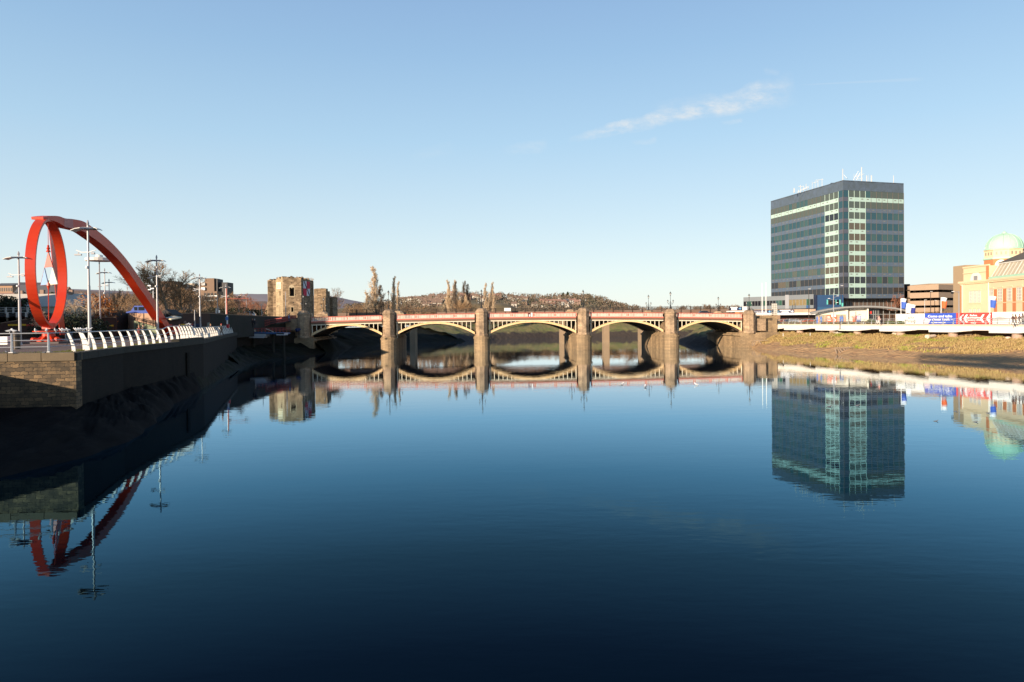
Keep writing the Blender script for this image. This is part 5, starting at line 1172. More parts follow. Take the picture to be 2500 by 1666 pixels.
# bin, benches, white block
c = G(41, 853, GZ); r = thing('litter_bin', (c.x, c.y, GZ), 'dark round litter bin behind the left railing post', 'litter bin'); MB().lathe((c.x, c.y, GZ), [(.34, 0), (.34, .05), (.32, .1), (.33, 1.45), (.37, 1.48), (.37, 1.65), (.32, 1.72), (.15, 1.84), (.02, 1.88)], 20).build('drum', mat('bin_bronze', (.07, .055, .04), .35, .4), r); MB().lathe((c.x, c.y, GZ), [(.345, 1.2), (.345, 1.36)], 20).build('band', M_black, r)
M_slat = mat('blue_grey_slats', (.11, .14, .19), .6)
def bench(px, py, label, rz):
    c = G(px, py, GZ); r = thing('slatted_bench', (0, 0, 0), label, 'bench'); L = 2.2
    m = MB(); prof = [(-.05, .42), (.1, .40), (.25, .40), (.4, .41), (.48, .50), (.53, .62), (.56, .74), (.58, .86), (.56, .98)]
    for (y, z) in prof: m.box(-L / 2, L / 2, y - .045, y + .045, z - .02, z + .02) if z < .45 else m.box(-L / 2, L / 2, y - .02, y + .02, z - .045, z + .045)
    m.build('slats', M_slat, r)
    for s in (-1, 1): x = s * (L / 2 - .1); m = MB(); m.tube([(x, -.02, 0), (x, 0, .38), (x, .42, .38), (x, .55, .9)], .03, 5); m.tube([(x, .4, .38), (x, .5, 0)], .03, 5); m.build('leg', M_black, r)
    r.location = c; r.rotation_euler = (0, 0, rz); r.scale = (1.27,) * 3; return r
bench(186, 842, 'blue grey slatted bench behind the first white fins', 1.9); bench(343, 828, 'blue grey slatted bench below the two people', 1.9); bench(377, 822, 'small slatted bench near the lower end of the red arm', 1.9)
c = G(-12, 842, GZ); r = thing('white_seat_block', (c.x, c.y, GZ), 'long white block seat at the left edge', 'bench'); m = MB(); m.poly([(c.x - 3.2, c.y - .3), (c.x + 1.53, c.y), (c.x + 1.45, c.y + 1.6), (c.x - 3.2, c.y + 1.4)], GZ + .28, GZ + .98); m.build('top_block', M_white, r, bevel=.04); m = MB(); m.poly([(c.x - 3.1, c.y - .15), (c.x + 1.4, c.y + .15), (c.x + 1.3, c.y + 1.5), (c.x - 3.1, c.y + 1.3)], GZ, GZ + .2); m.build('base', M_white, r); m = MB(); m.poly([(c.x - 3, c.y), (c.x + 1.3, c.y + .25), (c.x + 1.25, c.y + 1.4), (c.x - 3, c.y + 1.2)], GZ + .2, GZ + .28); m.build('shadow_gap', M_black, r)

# ------------------------------------------------------------------ brick embankment walls
M_brick = mat('shaded_brick', (.075, .034, .024), .9, brick=(.23, .075, (.04, .025, .02), (.055, .026, .018), 'xy'), var=.2, vs=.4); M_ltile = mat('lit_brick', (.44, .27, .17), .85, brick=(.23, .075, (.30, .22, .16), (.36, .21, .13), 'xy'), var=.15, vs=.6)  # same brick twice, shade and sunlight put into the two tones
M_cap = mat('brown_cap', (.22, .14, .09), .8, var=.2, vs=1); M_yel = mat('mural_yellow', (.62, .36, .02), .7); M_rdm = mat('mural_red', (.45, .05, .03), .7)
def wallpx(name, label, seg, zb, m, th=.5, cat='wall', cap=True, capm=M_cap):
    """upright wall through photo points (px, py_top, Y)"""
    p3 = [P(a, b, Y) for a, b, Y in seg]; r = thing(name, (p3[0].x, p3[0].y, zb), label, cat); w_ = MB(); c_ = MB()
    for a, b in zip(p3, p3[1:]):
        w_.wall((a.x, a.y), (b.x, b.y), th, zb, a.z, b.z)
        d = (b.xy - a.xy).normalized(); n = Vector((d.y, -d.x)) * .06; A, B = a.xy + n, b.xy + n
        if cap: n2 = -n * 2 / .12 * (th + .12) * .5; c_.hexa([(A.x, A.y, a.z), (B.x, B.y, b.z), (B.x + n2.x, B.y + n2.y, b.z), (A.x + n2.x, A.y + n2.y, a.z)], [(A.x, A.y, a.z + .16), (B.x, B.y, b.z + .16), (B.x + n2.x, B.y + n2.y, b.z + .16), (A.x + n2.x, A.y + n2.y, a.z + .16)])
    w_.build('brickwork', m, r)
    if cap: c_.build('capping', capm, r)
    return r
def stripe(r, px0, px1, py, Y0, Y1, m, nm):
    a, b = P(px0, py, Y0), P(px1, py, Y1); d = (b.xy - a.xy).normalized(); n = Vector((d.y, -d.x)) * .10; MB().wall((a.x + n.x, a.y + n.y), (b.x + n.x, b.y + n.y), .07, a.z - .15, a.z + .15).build(nm, m, r)
W1 = wallpx('brick_wall', 'dark brick ramp wall with yellow and red stripes left of the red ring', [(-60, 799, 118), (0, 790.5, 118), (90, 777, 118), (150, 771, 118)], GZ, M_brick)
stripe(W1, 20, 64, 794, 118, 118, M_yel, 'yellow_stripe'); stripe(W1, 65, 97, 794.5, 118, 118, M_rdm, 'red_stripe')
W2 = wallpx('brick_wall', 'dark brick wall with stripes behind the shrubs between ring and underpass', [(148, 776, 118.6), (240, 775, 121)], GZ, M_brick)
stripe(W2, 152, 168, 795.5, 118.7, 119, M_yel, 'yellow_stripe'); stripe(W2, 172, 185, 795.5, 119, 119.5, M_rdm, 'red_stripe')
# underpass: a solid near-black block, shade of the opening put into its colour
W3 = wallpx('underpass_wall', 'brick wall with stripes at the mouth of the dark underpass', [(239, 776, 121), (283, 776, 121.5)], GZ, M_brick)
stripe(W3, 240, 251, 795.5, 121.05, 121.2, M_rdm, 'red_stripe'); stripe(W3, 268, 277.5, 795.5, 121.2, 121.3, M_yel, 'yellow_stripe')
a, b = P(277, 766, 121.5), P(327, 766, 129)
up = thing('underpass_portal', (a.x, a.y, GZ), 'black underpass opening left of the sunlit ramp wall', 'underpass'); m = MB(); m.poly([(a.x, a.y), (b.x, b.y), (b.x - 2, b.y + 9), (a.x - 2, a.y + 9)], GZ, a.z + .1); m.build('dark_interior', M_dark, up); m = MB(); m.wall((a.x - .2, a.y - .1), (b.x + .1, b.y - .1), .25, a.z - .35, a.z + .15); m.build('lintel', M_brick, up)
W4 = wallpx('ramp_wall', 'sunlit tan ramp wall under the blue van', [(312, 765.5, 126.5), (326, 765.3, 124.4), (378, 765.3, 122), (400, 766, 126)], GZ, M_ltile, .5, cap=False)
c0, c1 = P(327, 784, 123.3), P(381, 798, 121); z9 = P(327, 783.5, 123.3).z
gp = thing('green_panel_wall', (c0.x, c0.y, GZ), 'pale green arched panel wall of the ramp stair behind two people', 'wall'); m = MB(); m.wall((c0.x, c0.y), (c1.x, c1.y), .25, GZ, z9, P(380, 799, 121).z); m.build('panel', mat('pale_green_render', (.20, .23, .14), .8, var=.1, vs=.5), gp)
m = MB(); ps = [Vector(P(px, py, 122.7)) for px, py in ((331, 805), (331.5, 795), (335, 789), (341, 787))]; m.tube(ps, .05, 4); m.build('arch_rib', M_mesh, gp)
rr_ = thing('ramp_railing', (c0.x, c0.y, z9), 'dark handrail running down the sunlit ramp', 'railing'); m = MB()
for dy in (0, 3.4): m.tube([P(327, 774 + dy, 122.4), P(357, 783 + dy, 121.4), P(380, 784 + dy * 1.6, 121)], .05, 4)
for px, t, b_ in ((328, 774, 783), (357, 783, 792), (374, 773, 800), (380, 784, 800)): m.tube([P(px, t, 122.2 - (px - 327) * .02), P(px, b_, 122.2 - (px - 327) * .02)], .06, 4)
m.build('rails', M_mesh, rr_)
W5 = wallpx('brick_wall', 'long dark brick wall with yellow and red stripe right of the red arm foot', [(398, 767, 127), (430, 767, 131), (475, 766, 137), (513, 766, 143)], GZ, M_brick)
stripe(W5, 440, 458.5, 793.3, 132.1, 134.7, M_yel, 'yellow_stripe'); stripe(W5, 459, 474, 793.3, 134.8, 136.9, M_rdm, 'red_stripe'); stripe(W5, 410, 419, 794, 128.5, 129.5, M_rdm, 'red_stripe')
c = P(452.5, 787.5, 133.5); m = MB(); m.prism([(c.x + .22 * math.cos(a) * 1.2, c.y - .25, c.z + .27 * math.sin(a)) for a in [i * math.pi / 8 for i in range(16)]], (0, .1, 0)); m.build('round_plaque', mat('dull_pink', (.40, .27, .22), .8), W5)
c = P(479.5, 798, 136.5); m = MB(); m.box(c.x - .7, c.x + .9, c.y - .1, c.y + .3, GZ, c.z + .6); m.build('blue_door', mat('dull_blue_door', (.04, .07, .14), .6), W5)
r = thing('grey_pillar', (P(508.5, 780, 140).x, 140, GZ), 'grey upright slab at the right end of the brick wall', 'pillar'); c = P(508.5, 788, 140); MB().box(c.x - .16, c.x + .18, 139.8, 140.2, GZ, c.z).build('slab', mat('grey_slab', (.30, .30, .24), .8), r)
W6 = wallpx('stone_wall', 'dark overgrown stone embankment wall below the road and the castle', [(511, 766, 143.5), (560, 769.5, 155), (620, 772, 172), (700, 775, 200), (716, 777, 206)], 5.5, mat('dark_rubble', (.03, .026, .022), .95, brick=(.7, .3, (.012, .01, .008), (.022, .018, .016), 'xy'), col2=(.01, .013, .006), vs=.3), .8)
# road level behind the walls
zr_ = P(450, 768, 130).z
def road(name, pl, z, m): return sheet(name, pl, z, m)
road('embankment_road', [P(-80, 780, 119).xy[:], P(150, 780, 119.3).xy[:], P(283, 780, 122.2).xy[:], P(312, 780, 127.2).xy[:], P(326, 780, 125).xy[:], P(378, 780, 122.7).xy[:], P(400, 780, 127).xy[:], P(513, 780, 144).xy[:], P(620, 780, 173).xy[:], P(716, 780, 207).xy[:], (-64, 230), (-80, 262), (-330, 262), (-330, 119)], zr_ - .35, M_tar)
# kiosk with gabled roof and canopy
c = P(401, 756, 128); k = thing('gabled_kiosk', (c.x, 129, GZ), 'small dark gabled shelter above a pale flat canopy beside the red arm', 'shelter')
m = MB(); m.prism([P(392, 764, 128), P(403.5, 755.3, 128), P(421, 768, 128), P(421, 780, 128), P(392, 780, 128)], (0, 4, 0)); m.build('gable', mat('black_slate', (.025, .022, .022), .8), k); m = MB()
m.add([P(402.5, 778.5, 126), P(418.5, 781.5, 121), P(443, 776, 121), P(425, 774, 127)], [(0, 1, 2, 3)]); 
pr = [P(403, 778.5, 124.6), P(418, 782, 121.2), P(443, 776.8, 123), P(425, 774.5, 127)]
m = MB(); m.prism(pr, (0, 0, .22)); m.build('canopy', mat('pale_canopy', (.62, .55, .40), .6), k)
m = MB(); m.tube([P(404, 762, 127.6), P(404.5, 777, 125)], .12, 5); m.tube([P(407, 766, 127.6), P(422, 774, 126.5)], .04, 4); m.build('stay', M_mesh, k)
# elevated road at the far left with parapet railing
er = thing('elevated_road_railing', (P(20, 760, 150).x, 150, 12), 'pale railing of the elevated road at the far left', 'railing'); m = MB(); M_rail = mat('pale_rail', (.50, .47, .42), .6)
for (py0, py1) in ((752, 752), (757, 757), (763, 763)): m.tube([P(-30, py0, 140), P(75, py1, 140)], .06, 4)
m.build('rail', M_rail, er); m = MB()
for px in (-4, 14, 32, 50, 67): m = MB(); a = P(px, 750.5, 140); m.box(a.x - .13, a.x + .13, 139.85, 140.15, P(px, 766, 140).z, a.z); m.build('post', M_rail, er)
e2 = thing('elevated_road_railing', (P(20, 760, 125).x, 125, 10), 'lower pale railing on the brown sloping parapet at the far left', 'railing'); m = MB()
for k_ in range(5): m.tube([P(-40, 768 + k_ * 3.6, 122), P(90, 764 + k_ * 3.2, 122)], .035, 4)
m.build('rail', M_mesh, e2); m = MB()
for px in (18, 41.5, 64): m = MB(); a = P(px, 763, 122); m.box(a.x - .13, a.x + .13, 121.85, 122.15, P(px, 784, 122).z, a.z); m.build('post', M_rail, e2)
eb = thing('elevated_road', (P(20, 760, 141).x, 141, 8), 'grey elevated road deck edge at the far left', 'bridge'); m = MB(); m.prism([P(-60, 766, 140.5), P(90, 764.5, 140.5), P(90, 772, 140.5), P(-60, 774, 140.5)], (0, 9, 0)); m.build('deck', M_tar, eb); m = MB()
for px in (-20, 60): a = P(px, 770, 144); m.box(a.x - .6, a.x + .6, 143, 146, 7, a.z)
m.build('pier', M_rpier, eb)
# road furniture on the embankment
def pole(name, px, top, bot, Y, label, r_=.09, m=M_pole, cat='street lamp', arm=None, headm=M_white):
    a, b = P(px, top, Y), P(px, bot, Y); r = thing(name, (a.x, Y, b.z), label, cat); MB().tube([(a.x, Y, b.z), (a.x, Y, a.z)], [r_ * 1.3, r_ * .8], 7).build('pole', m, r)
    if arm is not None:
        q = P(px + arm, top - 1.5, Y); MB().tube([(a.x, Y, a.z - .05), (lerp(a.x, q.x, .6), Y, a.z + .3), (q.x, Y, q.z)], r_ * .6, 5).build('arm', m, r); h = MB(); s = 1 if arm > 0 else -1; h.prism([(q.x, Y - .15, q.z - .08), (q.x + s * .7, Y - .15, q.z - .05), (q.x + s * .6, Y - .15, q.z + .12), (q.x, Y - .15, q.z + .1)], (0, .3, 0)); h.build('lamp_head', headm, r)
    return r
GR = M_pole
pole('street_lamp', 601, 724, 768, 215, 'white street lamp with its head bent left above the silver car', arm=-13)
pole('street_lamp', 583, 727, 771, 200, 'short dark topped street lamp left of the silver car', cat='street lamp')
pole('street_lamp', 530.5, 722, 769, 178, 'slim tapering street lamp left of the red gantry pole')
pole('sign_post', 534, 749, 769, 176, 'sign post with a small white plate beside the slim street lamp', cat='sign'); 
o = [x for x in COL.objects if x.get('label', '').startswith('sign post with')][0]; c = P(535.5, 761, 175.9); MB().box(c.x - .22, c.x + .22, 175.7, 175.8, c.z - .35, c.z + .35).build('plate', M_white, o)
pole('bollard_post', 527.5, 753, 770, 177, 'stubby pale post left of the slim street lamp', .12, M_white, 'post')
pole('street_lamp', 697, 713, 783, 194, 'slim lamp post with a dark flat head in front of the castle', .1)
pole('street_lamp', 639, 743, 772, 190, 'thin pale mast left of the castle buttress')
pole('cctv_mast', 374, 703, 762, 158, 'pale mast with white cameras left of the lamp post at the red arm', .14, M_pole, 'camera mast')
o = [x for x in COL.objects if x.get('category') == 'camera mast'][0]
for k_, (px, py) in enumerate(((366, 698), (373.5, 705), (367, 707.5))): c = P(px, py, 157.8); MB().box(c.x - .38, c.x + .3, 157.5, 157.8, c.z - .12, c.z + .12).build('camera', M_white, o)
MB().tube([P(366, 699, 157.9), P(369, 708, 157.9), P(374, 706, 157.9)], .06, 5).build('bracket', M_white, o)
pole('lamp_column', 475, 757, 805, 128, 'thin dark grey pole with pale top before the long brick wall', .09, M_pole, 'post')
g_ = thing('traffic_gantry', (P(552.5, 700, 165).x, 165, GZ), 'red pole with a long horizontal arm carrying two traffic lights', 'traffic light'); M_rg = mat('dull_red_steel', (.52, .14, .10), .6)
a = P(553, 705, 165); m = MB(); m.tube([(a.x, 165, GZ), (a.x, 165, a.z)], [.16, .12], 8); m.build('pole', M_rg, g_); m = MB(); m.tube([P(553, 730, 165), P(608, 729.5, 167)], .08, 6); m.build('arm', M_rg, g_)
for px in (558.5, 598): c = P(px, 732.5, 165.5); m = MB(); m.box(c.x - .35, c.x + .05, 165.2, 165.5, c.z - .22, c.z + .2); m.box(c.x + .06, c.x + .3, 165.2, 165.5, c.z - .16, c.z + .18); m.build('signal_head', M_black, g_)
r = thing('information_post', (P(555, 790, 150).x, 150, GZ), 'white and blue information post with a red lifebuoy box beside the gantry', 'sign'); c = P(554.5, 790, 150); m = MB(); m.box(c.x - .12, c.x + .15, 149.9, 150.1, GZ, P(554, 771, 150).z); m.build('post', M_white, r); m = MB(); m.box(c.x - .28, c.x + .28, 149.8, 149.9, P(554, 782, 150).z, P(554, 774, 150).z); m.build('blue_plate', mat('sign_blue', (.10, .22, .50), .6), r); c = P(556.5, 796, 149.5); m = MB(); m.box(c.x - .25, c.x + .25, 149.3, 149.7, P(556, 801, 149.5).z, P(556, 792, 149.5).z); m.build('red_box', mat('lifebuoy_red', (.6, .02, .03), .5), r)
r = thing('blue_disc_sign', (P(550, 788, 166).x, 166, 9), 'small round blue sign on the lamp post beside the red gantry', 'sign'); c = P(550.5, 788, 167.6); m = MB(); m.prism([(c.x + .3 * math.cos(a), 167.5, c.z + .3 * math.sin(a)) for a in [i * math.pi / 8 for i in range(16)]], (0, .06, 0)); m.build('disc', mat('pale_blue_sign', (.25, .35, .65), .5), r)
# hedge and guard rail on the road
h = thing('clipped_hedge', (P(570, 760, 200).x, 205, 9), 'long dark clipped hedge behind the road left of the castle', 'hedge'); lf = MB(); rn = random.Random(4)
for i in range(60):
    px = lerp(506, 645, i / 59); Y = 214; c = P(px, 758, Y); top = P(px, 752 if px < 605 else 756, Y).z; leafcloud(lf, (c.x, Y, (top + 9) / 2), 1.3, 1.2, (top - 9) / 2 + .2, 60, .25, rn, .5)
lf.build('foliage', M_everd, h)
gr = thing('guard_rail', (P(570, 768, 200).x, 200, 10), 'white crash barrier on the road above the stone wall', 'barrier'); m = MB(); m.tube([P(512, 770, 175), P(600, 770, 196)], .14, 4); m.build('rail', M_white, gr)
m = MB()
for k_ in range(12): c = P(512 + k_ * 8, 771, 175 + k_ * 1.9); m.box(c.x - .08, c.x + .08, c.y, c.y + .1, zr_ - .3, c.z)
m.build('posts', M_galv, gr)
# cars
M_glass = mat('car_glass', (.02, .025, .03), .08); M_tyre = mat('tyre', (.02, .02, .02), .9); M_alloy = mat('wheel_rim', (.4, .4, .42), .35, .7)
def car(px, Y, z, col, label, rz, van=False, s=1.0, name='parked_car'):
    r = thing(name, (0, 0, 0), label, 'van' if van else 'car'); bm_ = mat('car_paint', col, .3, .2, coat=.6)
    L = 2.2 if not van else 2.5; W = .86 if not van else .95
    lower = [(-L, .35), (-L, .78), (-L + .15, .92), (L - 1.3, .95), (L - .1, .78), (L, .6), (L, .35)] if not van else [(-L, .4), (-L, 2.0), (-L + .1, 2.08), (L - 1.6, 2.08), (L - .95, 1.15), (L - .08, .95), (L, .7), (L, .4)]
    m = MB(); m.prism([(x, -W, zz) for x, zz in lower], (0, 2 * W, 0)); m.build('body', bm_, r, bevel=.05)
    if not van:
        m = MB(); m.prism([(-L + .15, -W + .12, .93), (-L + .55, -W + .2, 1.38), (-.9, -W + .22, 1.45), (.25, -W + .22, 1.42), (L - 1.25, -W + .12, .93)], (0, 2 * (W - .17), 0)); m.build('glasshouse', M_glass, r, bevel=.04)
        m = MB(); m.prism([(-L + .5, -W + .19, 1.385), (-.9, -W + .19, 1.47), (.3, -W + .19, 1.44), (.3, -W + .19, 1.40), (-L + .5, -W + .19, 1.35)], (0, 2 * (W - .19), 0))
        for sd in (-W + .10, W - .15):
            for x0, x1 in ((-1.0, -.92), (.28, .36)): m.box(x0, x1, sd, sd + .05, .93, 1.42)
        m.build('roof', bm_, r)
    else:
        m = MB()
        for sd in (-W - .01, W): m.prism([(L - 1.62, sd, 1.2), (L - 1.5, sd, 1.85), (L - 2.2, sd, 1.85), (L - 2.2, sd, 1.2)], (0, .01, 0)); m.prism([(L - 2.35, sd, 1.2), (L - 2.35, sd, 1.85), (L - 3.5, sd, 1.85), (L - 3.5, sd, 1.2)], (0, .01, 0))
        m.prism([(L - 1.54, -W + .1, 2.02), (L - 1.0, -W + .1, 1.24), (L - .97, -W + .1, 1.24), (L - 1.51, -W + .1, 2.02)], (0, 2 * W - .2, 0)); m.build('windows', M_glass, r)
    for sx in (-1, 1):
        for sy in (-1, 1):
            c = (sx * (L - .8), sy * (W - .08)); m = MB(); vs_ = [(c[0] + .32 * math.cos(a), c[1] - .1, .32 + .32 * math.sin(a)) for a in [i * math.pi / 8 for i in range(16)]]; m.prism(vs_, (0, .2, 0)); w_ = m.build('wheel', M_tyre, r); m = MB(); m.prism([(c[0] + .18 * math.cos(a), c[1] + sy * .1, .32 + .18 * math.sin(a)) for a in [i * math.pi / 6 for i in range(12)]], (0, sy * .02, 0)); m.build('rim', M_alloy, w_)
    for sy in (-.6, .6): m = MB(); m.box(L - .06, L + .01, sy - .15, sy + .15, .62, .75); m.build('headlight', M_white, r)
    p = P(px, 780, Y); r.location = (p.x, Y, z); r.rotation_euler = (0, 0, rz); r.scale = (s, s, s); return r
car(601, 190, zr_ - .3, (.55, .58, .62), 'silver car on the road left of the castle', math.pi + .25, s=1.15)
car(347, 133, P(340, 765, 133).z - .75, (.02, .06, .30), 'bright blue van on the road behind the ramp wall', math.pi, True, 1.05, 'parked_van')
car(442, 146, zr_ - 1.5 + .35, (.6, .62, .66), 'pale car roof just above the long brick wall, left one', math.pi, s=1.0); car(470, 150, zr_ - 1.25, (.6, .62, .66), 'pale car roof just above the long brick wall, right one', math.pi, s=1.0)

# red ramp with railing up to the castle
rm = thing('red_railed_ramp', (P(640, 800, 165).x, 165, 7), 'curving footpath ramp with a red mesh railing below the castle', 'ramp'); M_rrail = mat('ramp_red', (.34, .06, .045), .6, var=.1, vs=2)
seg = [(608, 797, 804, 182), (625, 793.5, 806, 180), (634, 788, 804, 180), (645, 783.5, 798, 180), (658, 780.5, 793, 182), (675, 777.5, 789, 182), (695, 773.5, 786, 192), (712, 771, 783, 200), (724, 770, 780, 206)]
tp = [P(a, b, Y) for a, b, c, Y in seg]; bt_ = [P(a, c, Y) for a, b, c, Y in seg]
m = MB()
for i in range(len(seg) - 1):
    A, B = bt_[i], bt_[i + 1]; m.hexa([(A.x, A.y, A.z - .35), (B.x, B.y, B.z - .35), (B.x - 2.2, B.y + 2, B.z - .35), (A.x - 2.2, A.y + 2, A.z - .35)], [(A.x, A.y, A.z), (B.x, B.y, B.z), (B.x - 2.2, B.y + 2, B.z), (A.x - 2.2, A.y + 2, A.z)])
m.build('path_slab', M_copingd, rm); m = MB(); 
for i in range(len(seg) - 1):
    for t in (1.0, .52, .08): m.tube([bt_[i].lerp(tp[i], t), bt_[i + 1].lerp(tp[i + 1], t)], .05, 4, cap=False)
    L = (bt_[i + 1] - bt_[i]).length; k = max(3, int(L / .28))
    for j_ in range(k): m.tube([bt_[i].lerp(bt_[i + 1], j_ / k), tp[i].lerp(tp[i + 1], j_ / k)], .035 if j_ else .07, 3, cap=False)
m.build('railing', M_rrail, rm)
# jetty
jt = thing('river_jetty', (-66, 172, 6), 'landing jetty with red railing and white floats at the end of the curved railing', 'jetty'); Mjb = mat('jetty_blue', (.03, .09, .22), .6); Mjw = mat('float_grey', (.42, .44, .48), .6)
def jp(px, py): return P(px, py, 172)
m = MB(); m.prism([jp(584, 811), jp(693, 813), jp(693, 816.5), jp(584, 815)], (0, 5, 0)); m.build('deck', Mjb, jt)
for a, b, c, d in ((589, 649, 814.5, 822), (674, 694, 813.5, 819)): m = MB(); m.prism([jp(a, c), jp(b, c), jp(b - 1, d), jp(a + 1, d)], (0, 3, 0)); m.build('float', Mjw, jt)
m = MB(); m.prism([jp(595, 821.5), jp(645, 821), jp(644, 825.5), jp(597, 826)], (0, 2.4, 0)); m.build('float', Mjw, jt)
m = MB()
for Yo in (.1, 4.8):
    for py in (802, 806.5): m.tube([jp(580, py + .5) + Vector((0, Yo, 0)), jp(693, py - .5) + Vector((0, Yo, 0))], .06, 4)
    for px in range(585, 694, 9): m.tube([jp(px, 802) + Vector((0, Yo, 0)), jp(px, 812) + Vector((0, Yo, 0))], .06, 4)
m.build('railing', M_rrail, jt); m = MB(); m.tube([jp(649, 803), jp(668, 811)], .09, 4); m.prism([jp(612, 805), jp(624, 805), jp(624, 810), jp(612, 810)], (0, .2, 0)); m.build('life_belt_boards', M_tanc, jt)
for px in (612, 660, 686): a = jp(px, 816); MB().tube([(a.x, 174, -1), (a.x, 174, a.z)], .35, 8).build('pile', M_copingd, jt)
r = thing('blue_tarpaulin', (P(725, 806, 196).x, 196, 4), 'blue sheet lying at the foot of the dark left bridge turret', 'tarpaulin'); m = MB(); c = P(727, 806, 195); m.blob((c.x, c.y, c.z), .8, 8, rx=.9, ry=.5, rz=.6, jit=.5); m.build('sheet', mat('tarp_blue', (.006, .018, .08), .6), r)

# ------------------------------------------------------------------ buildings behind, left
def block(name, label, px0, px1, top, bot, Y, D, wm, rows=0, cols=0, win=M_win, band=None, parapet=True, z0=7, cat='building', roof=None, rz=0):
    a, b = P(px0, top, Y), P(px1, top, Y); r = thing(name, (a.x, Y, z0), label, cat)
    MB().box(a.x, b.x, Y, Y + D, z0, a.z).build('wall', wm, r)
    if parapet: MB().box(a.x - .1, b.x + .1, Y - .1, Y + D + .1, a.z + .002, a.z + .25).build('parapet', roof or M_cap, r)
    zz = P(px0, bot, Y).z
    for i in range(rows):
        za = lerp(a.z, zz, (i + .3) / rows); zb2 = lerp(a.z, zz, (i + .8) / rows)
        if band: MB().box(a.x - .02, b.x + .02, Y - .12, Y - .02, zb2, lerp(a.z, zz, (i + 1.05) / rows)).build('white_band', band, r)
        for k in range(cols): xx = lerp(a.x, b.x, (k + .2) / cols); MB().box(xx, lerp(a.x, b.x, (k + .8) / cols), Y - .05, Y + .05, za - 0, zb2) .build('window', win, r) if za < zb2 else MB().box(xx, lerp(a.x, b.x, (k + .8) / cols), Y - .05, Y + .05, zb2, za).build('window', win, r)
    return r
M_bb = mat('brown_brick_far', (.22, .145, .10), .9, var=.12, vs=.3); M_bd = mat('dark_cladding', (.03, .028, .03), .6)
b1 = block('tower_block', 'brown windowless stair tower with dark side left of the castle', 500, 522.5, 681, 740, 420, 9, M_bb)
m = MB(); a, b = P(522.7, 681, 421), P(531, 681, 421); m.box(a.x, b.x, 421, 429, 7, a.z - .1); m.build('dark_side', M_bd, b1); m = MB(); a, b = P(531, 690, 423), P(555, 690, 423); m.box(a.x + .01, b.x, 423, 432, 7, a.z); m.build('rear_wing', M_bd, b1)
for y0, y1 in ((690.5, 697), (702, 709)): a, b = P(491, y0, 419), P(500, y0, 419); m = MB(); m.box(a.x, b.x - .05, 419, 421, P(491, y1, 419).z, a.z); m.build('white_balcony', M_white, b1)
a, b = P(487, 690, 421.5), P(500, 690, 421.5); MB().box(a.x, b.x - .02, 421.5, 428, 7, a.z).build('side_wing', M_bb, b1)
block('office_building', 'low building with white bands half hidden by trees below the brown tower', 497, 530, 713, 735, 380, 8, M_bb, 2, 4, band=M_white)
block('office_building', 'dark flat topped building behind the tall spreading tree', 384, 425, 688, 740, 430, 12, mat('brown_far', (.15, .09, .06), .9), 3, 5)
b2 = block('office_building', 'grey roofed building with pale plant rooms on the skyline', 425, 486, 702, 740, 440, 14, mat('grey_far', (.28, .25, .24), .9), 2, 6)
for a_, b_, t in ((430, 446, 694), (452, 471, 692), (474, 480, 697)): a, b = P(a_, t, 439), P(b_, t, 439); MB().box(a.x, b.x, 441, 446, P(a_, 702.2, 439).z + .26, a.z).build('plant_room', M_tanc if a_ > 440 else M_bb, b2)
h1_ = block('apartment_block', 'brown brick flats with a slate roof on the skyline at the far left', -20, 30, 698, 716, 330, 10, mat('tan_brick_far', (.36, .22, .14), .9), 1, 9, parapet=False)
a, b = P(-20, 698, 330), P(30.5, 698, 330); MB().prism([(a.x, 329.5, a.z + .003), (a.x, 341, a.z), (a.x, 336, a.z + 1.5)], (b.x - a.x, 0, 0)).build('roof', M_roofg, h1_)
for px, py, W, lab in ((95, 709, 13, 'white gabled house with dark roof seen through the red ring'),):
    c = P(px, py, 300); hh = house(c.x, 300, c.z - 5, W, 9, 4.6, lab, M_hw, M_roofg, .5, floors=1)
for i, (px, py, W, lab, wm, rm) in enumerate([(8, 750, 16, 'long low white gabled roof building at the left edge', M_white, M_white), (62, 748, 15, 'pale rendered building left of the red ring', mat('cream_far', (.60, .54, .42), .8), M_hw), (120, 748, 20, 'cream building seen through the lower red ring', mat('cream_far_wall', (.52, .48, .36), .8), M_hw), (40, 735, 18, 'red brown roofed house below the dark trees', M_hb, M_roofr), (100, 716, 14, 'brick terrace roofs seen through the red ring', M_hb, M_roofg), (128, 721, 12, 'red roofed house behind the hanging mobile rod', M_hw, M_roofr)]):
    Y = 175 if py > 740 else 260; c = P(px, py, Y); house(c.x, Y, c.z - 3.2, W, 8, 3.0, lab, wm, rm, 0.1, floors=1)

# blocks added out of view on the left, shaped to shade the bank
sb = mat('shade_block_grey', (.35, .33, .30), .8, var=.1, vs=.2)
def shadeblock(label, pl, z):
    cx = sum(p[0] for p in pl) / len(pl); cy = sum(p[1] for p in pl) / len(pl); r = thing('added_shade_block', (cx, cy, GZ), label, 'building'); MB().poly(pl, GZ, z).build('wall', sb, r); MB().poly([(cx + (x - cx) * 1.02, cy + (y - cy) * 1.02) for x, y in pl], z, z + .4).build('roof', M_roofg, r)
